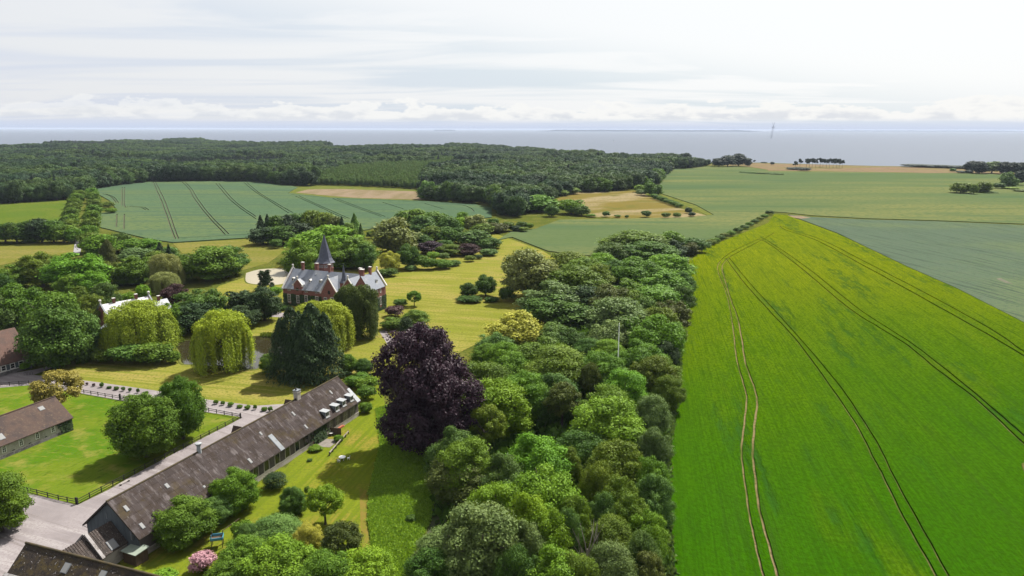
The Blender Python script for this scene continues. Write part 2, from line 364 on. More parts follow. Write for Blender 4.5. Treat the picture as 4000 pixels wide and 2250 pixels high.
material('wheat_far', (.078, .110, .046), spec=0, noise=[((.0016, .008, 1), (.125, .136, .052), .40, .60, 3), ((.003, .018, 1), (.062, .098, .046), .50, .68, 3), ((.004, .05, 1), (.056, .088, .038), .55, .70, 5)], noise2=(.2, (.068, .100, .040), .45, .7), bump=(.6, .5, .3))  # broad noise bands: crop tone plus rolling-ground shading put into the colour
def barley_material():
    m = bpy.data.materials.new('barley'); m.use_nodes = True; nt = m.node_tree; N, L = nt.nodes, nt.links; bs = N['Principled BSDF']
    bs.inputs['Roughness'].default_value = .9; bs.inputs['Specular IOR Level'].default_value = 0
    geo = N.new('ShaderNodeNewGeometry'); sep = N.new('ShaderNodeSeparateXYZ'); L.new(geo.outputs['Position'], sep.inputs[0])
    def noise(sx, sy, rz, det=4):
        mr = N.new('ShaderNodeVectorRotate'); mr.rotation_type = 'Z_AXIS'; mr.inputs['Angle'].default_value = rz; L.new(geo.outputs['Position'], mr.inputs['Vector'])
        mp = N.new('ShaderNodeMapping'); mp.inputs['Scale'].default_value = (sx, sy, .1); L.new(mr.outputs[0], mp.inputs[0])
        t = N.new('ShaderNodeTexNoise'); t.inputs['Scale'].default_value = 1; t.inputs['Detail'].default_value = det; t.inputs['Roughness'].default_value = .62
        L.new(mp.outputs[0], t.inputs['Vector']); return t.outputs[0]
    def rng(v, lo, hi):
        r = N.new('ShaderNodeMapRange'); r.interpolation_type = 'SMOOTHSTEP'; L.new(v, r.inputs[0]); r.inputs[1].default_value = lo; r.inputs[2].default_value = hi; return r.outputs[0]
    def mix(f, a, b):
        x = N.new('ShaderNodeMix'); x.data_type = 'RGBA'
        if isinstance(f, float): x.inputs[0].default_value = f
        else: L.new(f, x.inputs[0])
        for i, q in ((6, a), (7, b)):
            if isinstance(q, tuple): x.inputs[i].default_value = (*q, 1)
            else: L.new(q, x.inputs[i])
        return x.outputs[2]
    def op(o, a, b):
        x = N.new('ShaderNodeMath'); x.operation = o
        for i, q in ((0, a), (1, b)):
            if isinstance(q, (int, float)): x.inputs[i].default_value = q
            else: L.new(q, x.inputs[i])
        return x.outputs[0]
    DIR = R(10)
    view_tone = op('ADD', sep.outputs[1], op('MULTIPLY', op('SUBTRACT', noise(.012, .006, DIR, 3), .5), 190.0))   # view-angle yellowing painted into the crop colour, stronger with distance
    c = mix(rng(view_tone, 100, 440), kc((.027, .092, .001)), kc((.150, .172, .003)))
    c = mix(op('MULTIPLY', rng(noise(.05, .012, DIR, 4), .52, .70), .4), c, kc((.100, .132, .005)))
    lod = op('MULTIPLY', rng(noise(.085, .009, DIR, 3), .52, .64), rng(noise(.42, .10, DIR, 6), .44, .58))
    c = mix(op('MULTIPLY', rng(noise(.30, .10, DIR, 6), .46, .62), .26), c, kc((.022, .060, .004)))
    c = mix(op('MULTIPLY', lod, .6), c, kc((.020, .070, .014)))
    c = mix(op('MULTIPLY', rng(noise(.50, .012, DIR, 3), .58, .68), .5), c, kc((.026, .060, .007)))
    c = mix(op('MULTIPLY', rng(noise(1.3, .8, DIR, 5), .42, .60), .50), c, kc((.018, .050, .002)))
    c = mix(op('MULTIPLY', rng(noise(3.2, .03, DIR, 2), .44, .60), .35), c, kc((.011, .044, .001)))      # drilled rows
    L.new(c, bs.inputs['Base Color'])
    h = op('ADD', op('MULTIPLY', noise(1.3, .9, DIR, 5), 1.0), op('MULTIPLY', lod, -.9))
    b = N.new('ShaderNodeBump'); b.inputs['Strength'].default_value = .8; b.inputs['Distance'].default_value = .45; L.new(h, b.inputs['Height']); L.new(b.outputs[0], bs.inputs['Normal'])
    MATS['barley'] = m
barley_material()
def water_material(name, col, rough, bump):
    m = material(name, col, rough=rough, spec=.5); nt = m.node_tree
    nt.nodes['Principled BSDF'].inputs['IOR'].default_value = 1.33
    if bump:
        N, L = nt.nodes, nt.links; g = N.new('ShaderNodeNewGeometry'); mp = N.new('ShaderNodeMapping'); mp.inputs['Scale'].default_value = bump[0]; L.new(g.outputs['Position'], mp.inputs[0])
        t = N.new('ShaderNodeTexNoise'); t.inputs['Detail'].default_value = 3; t.inputs['Scale'].default_value = 1; L.new(mp.outputs[0], t.inputs[0])
        b = N.new('ShaderNodeBump'); b.inputs['Strength'].default_value = bump[1]; b.inputs['Distance'].default_value = bump[2]; L.new(t.outputs[0], b.inputs['Height'])
        L.new(b.outputs[0], N['Principled BSDF'].inputs['Normal'])
water_material('sea_water', (.118, .138, .175), .45, None); MATS['sea_water'].node_tree.nodes['Principled BSDF'].inputs['Specular IOR Level'].default_value = .04
water_material('pond_water', (.030, .026, .012), .03, ((.7, .7, 1), .05, .05)); MATS['pond_water'].node_tree.nodes['Principled BSDF'].inputs['Specular IOR Level'].default_value = 1.0
water_material('pale_pond_water', (.32, .285, .21), .3, ((.8, .8, 1), .08, .05))

# coast: the land ends in a low cliff; behind the wood it lies where the tree tops meet the sea
SKYLINE = [(0, 566), (120, 556), (205, 548), (400, 547), (610, 549), (625, 541), (700, 540), (830, 548), (990, 556), (1140, 553), (1300, 556), (1480, 563), (1640, 560), (1840, 555), (1950, 562), (2100, 573), (2300, 585), (2440, 597), (2600, 594), (2740, 603)]
coast = [Vector((-5200, 3300))] + [G(u, v, 20.0).xy.copy() + Vector((0, 60)) for u, v in SKYLINE] + path('A2', 2500, 476, 'A3', 50, 481, 600, 497, 1100, 510, 2000, 520, 2570, 535) + [Vector((3200, 1500)), Vector((6000, 1300))]
land = coast + [Vector((6000, -400)), Vector((-5200, -400))]
sheet('ground', land, -0.06, ['ground_grass'])
mb = MB()
for a, b in zip(coast[:-1], coast[1:]): mb.face([(a.x, a.y, -.06), (b.x, b.y, -.06), (b.x, b.y + 10, -14), (a.x, a.y + 10, -14)])
material('chalk_cliff', (.42, .40, .36), noise=(.1, (.25, .24, .2), .4, .6))
tag(mb.build('cliff', 'chalk_cliff'), kind='structure')
mb = MB(); mb.face([(-60000, 500, -13), (60000, 500, -13), (60000, 65000, -13), (-60000, 65000, -13)])
tag(mb.build('sea', 'sea_water'), kind='structure')
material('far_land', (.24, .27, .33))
for (u0, u1, d, h) in ((1690, 1785, 30000, 44), (2085, 2985, 26000, 62), (2990, 4060, 34000, 48)):
    mb = MB(); rng = random.Random(u0); n = 60; prev = None
    for i in range(n + 1):
        u = u0 + (u1 - u0) * i / n; dr = ray(u, 503); x = dr.x / dr.y * d
        e = min(i, n - i) / n; hh = -13 + h * min(1, e * 9 + .05) * rng.uniform(.78, 1.0)
        cur = (x, d, hh)
        if prev:
            mb.face([(prev[0], d, -13.5), (x, d, -13.5), cur, prev]); mb.face([prev, cur, (x, d + 2500, hh * .9), (prev[0], d + 2500, prev[2] * .9)])
        prev = cur
    tag(mb.build('far_coast', 'far_land'), kind='structure')

# far fields
sheet('heath', path('A2', 1930, 500, 2400, 520, 'A2', 2574, 548, 'A3', 0, 556, 820, 568, 1600, 582, 2010, 578, 2574, 600) + path('A3', 2574, 537, 2000, 523, 1100, 513, 600, 500, 50, 484, 'A2', 2400, 478), .02, ['heath'])
sheet('wheat_field', path('A2', 1480, 655, 1590, 548, 1990, 515, 2400, 528, 2574, 556, 'A3', 0, 563, 820, 572, 1600, 586, 2010, 582, 2574, 610, 3400, 640, 3400, 1125, 2574, 1098, 1700, 1063, 980, 1042, 440, 1012, 200, 985, 60, 975,
      'A2', 2560, 985, 2200, 1180, 1940, 1310, 1700, 1400, 1000, 1440, 600, 1400, 360, 1370, 0, 1230, 'A1', 2430, 1260, 'A2', 20, 1160, 230, 1150, 480, 1055, 1100, 1045, 1800, 1030, 2030, 1005, 1850, 905, 1500, 790), .5, ['wheat_far'])
sheet('crop_verge', path('A2', 1500, 795, 1850, 908, 2030, 1006, 1985, 1018, 1840, 945, 1440, 815), .06, ['stubble_edge'])
sheet('dry_field', path('A2', 420, 850, 650, 775, 1000, 770, 1250, 755, 1400, 825, 1700, 940, 1985, 1015, 1800, 1028, 1100, 1040, 780, 1020, 700, 900), .04, ['dry_field'])
T5 = []
def pairs(*ps, w=.7, k=6): return [(smooth(p, k), w) for p in ps]
f5g = pairs(path('A0', 1540, 675, 1590, 790, 1640, 910, 1760, 1250), path('A0', 1562, 675, 1625, 800, 1680, 930, 1792, 1250),
            path('A0', 1830, 675, 1900, 745, 1945, 830, 2080, 1010, 2265, 1208), path('A0', 1860, 675, 1925, 745, 1975, 830, 2110, 1010, 2302, 1203),
            path('A0', 2170, 690, 2330, 870, 2574, 1050), path('A0', 2200, 690, 2360, 870, 2574, 1025),
            path('A0', 2450, 680, 2574, 780, 'A1', 190, 900, 330, 990), path('A0', 2480, 680, 'A1', 40, 790, 230, 905, 370, 985),
            path('A1', 390, 815, 560, 890, 760, 985, 900, 1045), path('A1', 430, 815, 590, 890, 800, 985, 940, 1045),
            path('A1', 770, 842, 1000, 930, 1260, 1025), path('A1', 810, 842, 1040, 930, 1300, 1025),
            path('A1', 1270, 880, 1490, 950), path('A1', 1690, 890, 1890, 950),
            path('A0', 1228, 728, 1228, 915), path('A0', 1252, 728, 1252, 912, 1300, 922, 1420, 935, 1465, 960), path('A0', 1300, 918, 1440, 930, 1494, 958),
            path('A0', 1030, 795, 1110, 820, 1165, 885), path('A0', 1060, 795, 1140, 825, 1188, 885), path('A0', 1175, 1000, 1172, 1130), path('A0', 1250, 1000, 1248, 1150),
            path('A0', 1800, 1243, 2574, 1200, 'A1', 20, 1195), path('A1', 350, 800, 900, 845, 1500, 870, 2000, 900, 2150, 935, 2190, 975), w=1.0)
sheet('blue_green_field', path('A0', 980, 738, 1250, 700, 1500, 672, 2000, 664, 2574, 672, 'A1', 350, 712, 420, 728, 320, 785, 750, 832, 1690, 868, 2200, 900, 2370, 935, 2370, 1030, 2100, 1060, 1300, 1120, 1090, 1160, 700, 1180, 0, 1200, 'A0', 2500, 1238, 2100, 1262, 1740, 1285, 1500, 1250, 1000, 1130, 960, 1000, 1180, 960, 1100, 860, 990, 800),
      .55, ['blue_crop', 'soil_dark'], f5g, .0)
sheet('stubble_strip', path('A1', 400, 726, 700, 712, 1670, 755, 1700, 862, 750, 828, 320, 788), .05, ['stubble_edge'])
sheet('stubble_strip', path('A1', 520, 748, 800, 742, 1670, 768, 1690, 852, 1000, 832, 620, 800, 400, 778), .12, ['stubble'])
sheet('left_meadow', path('A0', -700, 900, 0, 893, 730, 845, 700, 1070, 330, 1060, 0, 1120, -700, 1200), .05, ['left_meadow'])
sheet('hay_meadow', path('A0', -600, 1390, 0, 1318, 640, 1255, 745, 1285, 738, 1400, 'B0', 400, 260, 0, 350, -600, 420), .05, ['hay_meadow'])
sheet('hay_meadow', path('A0', 1740, 1290, 2100, 1268, 2500, 1245, 'B1', 300, 200, 120, 330, 'B0', 2000, 520, 1900, 300, 1745, 140), .05, ['hay_meadow'])
# the barley field on the right and its ruts
rut_l = path('B2', 2530, 65, 2480, 92, 2250, 200, 2120, 290, 2068, 365, 2090, 480, 2150, 620, 2200, 850, 2230, 1050, 'C2', 2240, 0, 2270, 200, 2330, 400, 2358, 540, 2340, 760, 2310, 1000, 2320, 1240, 'E2', 2380, 800, 2420, 1020, 2480, 1280, 2560, 1600, 2640, 1900)
rut_r = path('B3', 60, 30, 'B2', 2560, 75, 2300, 212, 2170, 290, 2113, 370, 2140, 500, 2200, 700, 2270, 900, 2320, 1150, 'C2', 2320, 0, 2350, 200, 2440, 440, 2463, 600, 2440, 800, 2420, 1050, 2440, 1290, 'E2', 2480, 750, 2574, 1130, 2680, 1500, 2760, 1800)
P2a = path('B2', 2150, 290, 2330, 530, 2574, 805, 'B3', 250, 1075, 'C3', 600, 385, 880, 805, 1060, 1150, 'E3', 1150, 455, 1400, 955, 1680, 1449, 1850, 1750)
P2b = path('B2', 2185, 285, 2400, 550, 2574, 740, 'B3', 300, 1075, 'C3', 700, 392, 900, 685, 1100, 1000, 'E3', 1250, 445, 1530, 955, 1800, 1449, 1980, 1750)
P3a = path('B2', 2470, 95, 'B3', 0, 135, 350, 402, 800, 782, 1150, 1005, 'C3', 1390, 0, 1700, 252, 2100, 562, 2574, 1005, 2900, 1310)
P3b = path('B2', 2500, 92, 'B3', 0, 112, 400, 388, 880, 775, 1250, 1020, 'C3', 1460, 0, 1850, 302, 2300, 682, 2574, 922, 2950, 1270)
P4a = path('A3', 120, 1120, 'B3', 180, 2, 500, 112, 1000, 382, 1600, 712, 2200, 1052, 2574, 1272, 2950, 1490)
P4b = path('A3', 150, 1125, 'B3', 240, 2, 560, 110, 1080, 378, 1700, 700, 2250, 1010, 2574, 1230, 2950, 1440)
P5 = path('A3', 60, 1150, 190, 1070)
gro = [(smooth(rut_l), .46), (smooth(rut_r), .56), (smooth(P2a), .50), (smooth(P2b), .42), (smooth(P3a), .66), (smooth(P3b), .58), (smooth(P4a), .8), (smooth(P4b), .7)]
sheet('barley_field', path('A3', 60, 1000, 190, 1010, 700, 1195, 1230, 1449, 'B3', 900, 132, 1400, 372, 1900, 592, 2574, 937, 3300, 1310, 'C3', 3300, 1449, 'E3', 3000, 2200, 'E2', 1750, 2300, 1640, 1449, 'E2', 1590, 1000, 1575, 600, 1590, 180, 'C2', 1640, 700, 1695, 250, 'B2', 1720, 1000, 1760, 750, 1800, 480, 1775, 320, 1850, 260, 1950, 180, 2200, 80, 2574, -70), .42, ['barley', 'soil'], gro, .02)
sheet('field_margin', path('B2', 1680, 1050, 1720, 1000, 'C2', 1697, 250, 1642, 700, 'E2', 1592, 180, 1577, 600, 1592, 1000, 1642, 1449, 1750, 2300, 1500, 2300, 1500, 1449, 1500, 600, 'C2', 1560, 700, 1600, 250), .08, ['stubble_edge'])
sheet('blue_green_field', path('A3', 200, 1000, 440, 1026, 980, 1052, 1700, 1070, 2574, 1108, 3400, 1140, 3400, 1449, 'B3', 3300, 1300, 2574, 930, 1900, 586, 1400, 366, 900, 126, 'A3', 1235, 1449, 705, 1190), .3, ['blue_crop_right'])
sheet('bare_patch', path('B3', 2290, 492, 2340, 485, 2400, 515, 2465, 545, 2390, 535, 2320, 505), .34, ['soil_dark'])
sheet('bare_patch', path('A3', 195, 1012, 330, 1015, 430, 1035, 330, 1045, 230, 1030), .34, ['stubble'])
sheet('bare_patch', path('E3', 2545, 345, 2590, 330, 2640, 450, 2590, 450, 2560, 400), .65, ['soil'])
# the park
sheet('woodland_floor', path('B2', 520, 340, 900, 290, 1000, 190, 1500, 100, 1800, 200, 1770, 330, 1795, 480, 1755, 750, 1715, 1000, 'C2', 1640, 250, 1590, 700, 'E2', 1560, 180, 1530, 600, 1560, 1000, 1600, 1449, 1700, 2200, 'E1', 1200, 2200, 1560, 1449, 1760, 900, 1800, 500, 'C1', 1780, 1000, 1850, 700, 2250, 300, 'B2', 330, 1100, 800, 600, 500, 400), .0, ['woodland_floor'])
sheet('lawn', path('B0', 2200, 560, 'B1', 300, 330, 1100, 200, 2400, 30, 'B2', 300, 200, 900, 560, 800, 1100, 250, 1200, 'B1', 2300, 1100, 1900, 1300, 1250, 1449, 'C1', 900, 330, 240, 640, 'C1', 0, 620, 'C0', 2080, 555, 1540, 460, 780, 350, 400, 300, 620, 190, 960, 55, 'B0', 1000, 1150, 1300, 900, 1900, 900), .03, ['lawn'])
sheet('lawn', path('E0', 2000, 700, 2574, 330, 'C1', 300, 1230, 900, 500, 1100, 300, 1250, 250, 1300, 640, 1250, 1000, 'E1', 1170, 450, 1130, 620, 1060, 600, 1070, 1200, 900, 2000, 'E0', 1300, 2000, 1200, 1250, 1500, 900), .03, ['lawn_front'])
sheet('mown_path', path('E1', 1040, 560, 1130, 600, 1110, 900, 1160, 1230, 1330, 2100, 1250, 2100, 1070, 1230, 1050, 900), .05, ['mown_path'])
MEADOW = path('C1', 1205, 640, 1500, 560, 1850, 700, 1800, 1000, 'E1', 1830, 500, 1750, 900, 1550, 1300, 1300, 2100, 1180, 1230, 1125, 900, 1135, 620, 1180, 420, 'C1', 1250, 1000)
sheet('meadow', MEADOW, .04, ['meadow_base'])
sheet('paddock', path('C0', -500, 440, 0, 412, 290, 390, 830, 478, 1200, 545, 1300, 555, 2110, 668, 2420, 715, 2280, 795, 2060, 905, 1880, 1005, 'E0', 1300, 440, 1100, 560, 780, 722, 590, 690, 375, 628, 0, 540, -500, 440), .03, ['paddock_grass'])
sheet('drive', path('C0', -500, 500, 0, 425, 290, 400, 830, 485, 1200, 552, 2110, 676, 2440, 722, 2290, 805, 2070, 915, 'E0', 1310, 455, 1110, 575, 780, 738, 370, 640, 0, 552, -500, 450, -700, 2300, 300, 2300, 1100, 1050, 1150, 800, 'C0', 2574, 880, 'C1', 300, 680, 400, 600, 290, 588, 0, 606, 'C0', 2090, 545, 1540, 450, 1000, 372, 760, 342, 330, 296, 620, 186, 950, 40, 'B0', 1010, 1130, 900, 1150, 850, 1230, 600, 1340, 350, 1400, 170, 1430, 'C0', 0, 295, -500, 380), .06, ['gravel'])
sheet('road', path('A0', 760, 1180, 850, 1190, 'B0', 860, 60, 825, 130, 805, 240, 735, 240, 750, 140, 770, 60), .09, ['road_asphalt'])
sheet('path', path('B1', 1240, 1020, 1290, 1000, 1400, 1110, 1380, 1190, 1340, 1200, 1300, 1110), .06, ['gravel'])
sheet('path', path('B1', 80, 880, 190, 822, 600, 850, 500, 900, 290, 878, 160, 870), .06, ['gravel'])
sheet('terrace', path('C1', 585, 975, 660, 935, 790, 945, 800, 985, 740, 1025, 660, 1020), .06, ['terrace'])
def zq(x, y): return (640 + x / 4.529, 1180 + y / 4.529)
def pond(name, pts, mat):
    p = smooth([Vector(G(*q).xy) for q in pts] + [Vector(G(*pts[0]).xy)], 5)[:-1]
    sheet(name, p, .075, [mat])
    c = sum(p, Vector((0, 0))) / len(p)
    rim = MB()
    for i in range(len(p)):
        a, b = p[i], p[(i + 1) % len(p)]; a2 = c + (a - c) * 1.035; b2 = c + (b - c) * 1.035
        rim.face([(a.x, a.y, .07), (b.x, b.y, .07), (b2.x, b2.y, .15), (a2.x, a2.y, .15)]); a3 = c + (a - c) * 1.06; b3 = c + (b - c) * 1.06
        rim.face([(a2.x, a2.y, .15), (b2.x, b2.y, .15), (b3.x, b3.y, .02), (a3.x, a3.y, .02)])
    tag(rim.build('pond_bank', 'stubble_edge'), kind='structure')
MATS['pale_pond_water'].node_tree.nodes['Principled BSDF'].inputs['Specular IOR Level'].default_value = .1
pond('pond', [zq(*q) for q in ((190, 760), (330, 690), (1000, 660), (1740, 600), (2120, 590), (2420, 700), (2150, 920), (1720, 1020), (1650, 1180), (1250, 1180), (620, 1110), (330, 1085), (285, 900))], 'pond_water')
pond('pond', [Z('B0', 2475, 430), Z('B1', 30, 395), Z('B1', 200, 385), Z('B1', 330, 400), Z('B1', 420, 470), Z('B1', 260, 540), Z('B1', 50, 545), Z('B0', 2480, 520)], 'pale_pond_water')
# ------------------------------------------------------------------ buildings
material('brick', (.250, .105, .086), noise=[(1.3, (.19, .082, .068), .4, .65), ((.8, .8, 3.5), (.29, .15, .125), .55, .75)], noise2=(7, (.17, .085, .075), .5, .75), bump=(9, .4, .03))
material('slate_blue', (.190, .210, .255), noise=[((2.2, 2.2, 2.2), (.150, .168, .205), .4, .65), (.35, (.235, .245, .270), .45, .7)], rough=.5, spec=.45, bump=(5, .3, .03))
material('spire_slate', (.070, .078, .115), noise=(1.2, (.05, .055, .08), .4, .65), rough=.5, spec=.4, bump=(5, .35, .03))
material('coping', (.62, .60, .57), noise=(1.2, (.45, .43, .40), .45, .7))
material('white_trim', (.78, .76, .72), noise=(2, (.6, .58, .54), .5, .75))
material('glass_dark', (.018, .020, .024), rough=.12, spec=.5)
material('glass_sky', (.30, .32, .34), rough=.08, spec=.6)
material('ivy', (.022, .042, .014), noise=(1.2, (.045, .075, .02), .45, .65), bump=(3, 1, .2))
material('barn_roof', (.056, .045, .043), noise=[(.35, (.046, .035, .030), .42, .60), ((1.0, .35, .35), (.118, .102, .102), .50, .70, 6)], noise2=[((4.0, .9, .9), (.22, .205, .21), .60, .76, 6), (.28, (.060, .046, .028), .52, .72)], rough=.9, spec=.06, rand=.14, coords='RoofPos', bump=(5, .4, .04))
material('barn_ridge', (.075, .056, .026), noise=(1, (.05, .042, .026), .4, .65))
material('barn_wall', (.125, .108, .104), noise=[(.6, (.085, .074, .072), .4, .65), (4, (.165, .148, .14), .5, .75)], bump=(5, .6, .05))
material('grey_cladding', (.105, .125, .140), noise=((2.5, 2.5, .3), (.08, .095, .11), .4, .65))
material('pale_stone', (.46, .42, .38), noise=(1, (.36, .32, .29), .4, .7))
material('barn_wall_pale', (.40, .37, .33), noise=[(.5, (.30, .27, .24), .4, .65)], noise2=(3, (.46, .43, .4), .5, .75), bump=(4, .4, .04))
material('plinth_stone', (.175, .165, .16), noise=(1.1, (.09, .085, .085), .42, .6, 2), noise2=(4, (.25, .24, .22), .5, .75), bump=(3, .8, .06))
material('brown_tile', (.070, .043, .033), noise=[(.35, (.046, .031, .028), .42, .62), (1.6, (.105, .072, .048), .52, .72)], noise2=(5, (.20, .17, .14), .62, .78), rough=.8, bump=(6, .5, .04))
material('red_tile', (.125, .072, .058), noise=[(.5, (.095, .062, .052), .42, .62)], noise2=(5, (.22, .15, .12), .55, .75), bump=(6, .5, .04))
material('moss_tile', (.038, .028, .021), noise=[(.5, (.070, .050, .017), .45, .66), (1.4, (.022, .017, .015), .45, .65)], noise2=((6.5, 6.5, 6.5), (.20, .18, .16), .62, .74, 3), rough=.85, bump=(6, .6, .05))
material('corrugated', (.062, .048, .042), noise=(.8, (.036, .030, .027), .42, .62), noise2=(5, (.42, .38, .36), .60, .74), rough=.85, bump=(5, .5, .04))
material('lichen_white', (.33, .31, .31), noise=(1.5, (.20, .18, .17), .45, .65))
material('zinc', (.33, .345, .36), rough=.5, spec=.15, noise=(1.5, (.26, .275, .29), .4, .7))
material('lead_grey', (.20, .22, .24), rough=.6, noise=(1, (.15, .16, .18), .4, .7))
material('skylight_glass', (.24, .24, .24), rough=.6, spec=.1)
material('dark_wood', (.040, .032, .026), noise=((8, 8, .6), (.07, .055, .045), .4, .7))
material('fence_wood', (.026, .024, .024), noise=((3, 3, 3), (.05, .046, .044), .45, .7), rough=.7)
material('brown_wood', (.11, .075, .05), noise=((6, 6, .5), (.07, .05, .035), .4, .7))
material('felt_green', (.235, .275, .225), noise=(.9, (.19, .22, .18), .4, .7))
material('pale_roof', (.52, .51, .54), noise=[(.8, (.42, .41, .43), .42, .65)], noise2=(3, (.3, .29, .3), .62, .78), rough=.5)
material('white_paint', (.95, .95, .93)); material('blue_plastic', (.06, .26, .38), rough=.4, spec=.4)
material('steel', (.42, .43, .45), rough=.4, metal=.6); material('black_iron', (.02, .02, .02), rough=.5)
material('mast_grey', (.42, .44, .50), rough=.6)

class Bld:
    def __init__(s, name, label, cat, origin, ang, group=None):
        s.o = Vector((origin[0], origin[1], 0)); s.a = R(ang); s.c, s.s = math.cos(s.a), math.sin(s.a)
        s.root = thing(name, label, cat, s.o, s.a, group)
    def loc(s, d): return Vector((d.x * s.c + d.y * s.s, -d.x * s.s + d.y * s.c, d.z))
    def hit(s, u, v, p0, n):
        o = s.loc(Vector((0, 0, CAM_H)) - s.o); d = s.loc(ray(u, v)); n = Vector(n)
        return o + d * ((Vector(p0) - o).dot(n) / d.dot(n))
    def wld(s, p): return Vector((s.o.x + p[0] * s.c - p[1] * s.s, s.o.y + p[0] * s.s + p[1] * s.c, p[2]))
def gable_walls(mb, x0, x1, y0, y1, ze, zr, along='x', mi=0, z0=-.1):
    if along == 'x': mb.prism([(x0, y0, z0), (x0, y1, z0), (x0, y1, ze), (x0, (y0 + y1) / 2, zr), (x0, y0, ze)], (x1 - x0, 0, 0), mi)
    else: mb.prism([(x0, y0, z0), (x1, y0, z0), (x1, y0, ze), ((x0 + x1) / 2, y0, zr), (x0, y0, ze)], (0, y1 - y0, 0), mi)
def gable_roof(mb, x0, x1, y0, y1, ze, zr, along='x', th=.2, ov=.35, mi=0):
    """chevron slab whose underside passes the wall tops"""
    if along == 'x':
        m = (y0 + y1) / 2; k = (zr - ze) / (m - y0)
        a = [(y0 - ov, ze - ov * k), (m, zr), (y1 + ov, ze - ov * k), (y1 + ov, ze - ov * k + th), (m, zr + th), (y0 - ov, ze - ov * k + th)]
        mb.prism([(x0, y, z) for y, z in a], (x1 - x0, 0, 0), mi)
    else:
        m = (x0 + x1) / 2; k = (zr - ze) / (m - x0)
        a = [(x0 - ov, ze - ov * k), (m, zr), (x1 + ov, ze - ov * k), (x1 + ov, ze - ov * k + th), (m, zr + th), (x0 - ov, ze - ov * k + th)]
        mb.prism([(x, y0, z) for x, z in a], (0, y1 - y0, 0), mi)
_WIN = {}
def window(parent, loc, rz, w, h, fmat, arch=0.0, mull=1, bars=1, fw=.13, pmat='glass_dark', name='window'):
    """a window whose wall faces -Y before the turn rz; loc = middle of the sill"""
    key = (w, h, fmat, arch, mull, bars, fw, pmat)
    if key not in _WIN:
        def outline(a, b, e):
            if not arch: return [(-a, e), (a, e), (a, b - e), (-a, b - e)]
            r = a; n = 8; zc = b - e - arch * (a / (w / 2))
            pts = [(-a, e), (a, e)]
            for i in range(n + 1):
                t = math.pi * i / n; pts.append((r * math.cos(t), zc + (b - e - zc) * math.sin(t)))
            return pts
        mb = MB(); o1 = outline(w / 2, h, 0); o2 = outline(w / 2 - fw, h, fw)
        n = len(o1)
        for i in range(n):
            j = (i + 1) % n
            a, b, c, d = o1[i], o1[j], o2[j], o2[i]
            q = [(p[0], -.07, p[1]) for p in (a, b, c, d)]; q2 = [(p[0], .03, p[1]) for p in (a, b, c, d)]
            mb.hexa([q2[0], q2[1], q2[2], q2[3], q[0], q[1], q[2], q[3]])
        for k in range(mull):
            x = -w / 2 + w * (k + 1) / (mull + 1); mb.box(x - .035, x + .035, -.05, .0, fw, h - fw - (arch * .15))
        for k in range(bars):
            z = h * (k + 1) / (bars + 1); mb.box(-w / 2 + fw, w / 2 - fw, -.045, -.001, z - .03, z + .03)
        pane = MB(); pane.prism([(x, -.02, z) for x, z in outline(w / 2 - fw * .9, h - .005, fw * .9)][::-1], (0, .05, 0))
        _WIN[key] = (mb.mesh('window', fmat), pane.mesh('pane', pmat))
    fr, pa = _WIN[key]
    o = link(name, fr, parent, loc, rz); link('pane', pa, o); return o
def chimney(parent, x, y, z0, z1, wx, wy, mat='brick', pots=0, cap='coping'):
    mb = MB(); mb.box(x - wx / 2, x + wx / 2, y - wy / 2, y + wy / 2, z0, z1); mb.box(x - wx / 2 - .1, x + wx / 2 + .1, y - wy / 2 - .1, y + wy / 2 + .1, z1 - .5, z1 - .3)
    o = mb.build('chimney', mat, parent)
    c = MB(); c.box(x - wx / 2 - .12, x + wx / 2 + .12, y - wy / 2 - .12, y + wy / 2 + .12, z1, z1 + .16); c.build('chimney_cap', cap, o)
    if pots:
        for k in range(pots):
            p = MB(); p.lathe([(.2, 0), (.16, .5), (.2, .55)], 8, (x - wx / 4 + k * wx / 2, y, z1 + .16)); p.build('chimney_pot', 'black_iron', o)
    return o
def coping_run(mb, pts, w, th):
    for a, b in zip(pts[:-1], pts[1:]):
        a, b = Vector(a), Vector(b); d = (b - a).normalized(); n = d.cross(Vector(w).normalized()).normalized()
        if n.z < 0: n = -n
        W = Vector(w)
        mb.hexa([a - W / 2, b - W / 2, b + W / 2, a + W / 2, a - W / 2 + n * th, b - W / 2 + n * th, b + W / 2 + n * th, a + W / 2 + n * th])

# --- the red brick manor house with the spire
cz = lambda x, y: (1080 + x / 4.392, 890 + y / 4.392)
M = Bld('manor_house', 'red brick manor house with grey slate roofs, stepped gables and a tall pointed spire', 'manor house', (-95.2, 296.7), -21.6)
mr = M.root; ZE, ZR, D = 7.4, 14.1, 14.0
mb = MB(); gable_walls(mb, 0, 36, 0, D, ZE, ZR); mb.build('wall', 'brick', mr)
mb = MB(); gable_roof(mb, .45, 36, 0, D, ZE, ZR, ov=.3); rf = mb.build('roof', 'slate_blue', mr)
# wing on the right, its ridge runs back
WX0, WX1, WY0, WY1, WE, WR = 35.0, 42.7, -1.0, 10.9, 9.6, 15.1
mb = MB(); gable_walls(mb, WX0, WX1, WY0, WY1, WE, WR, 'y'); mb.build('wall', 'brick', mr)
mb = MB(); gable_roof(mb, WX0, WX1, WY0 + .02, WY1 - .4, WE, WR, 'y', ov=.25); mb.build('roof', 'slate_blue', mr)
# small gabled bay in front of the wing, hidden below by the birch
mb = MB(); gable_walls(mb, 31.6, 36.6, -3.0, 6.0, 10.6, 14.0, 'y'); mb.build('wall', 'brick', mr)
mb = MB(); gable_roof(mb, 31.6, 36.6, -2.6, 7.5, 10.6, 14.0, 'y', ov=.2); mb.build('roof', 'slate_blue', mr)
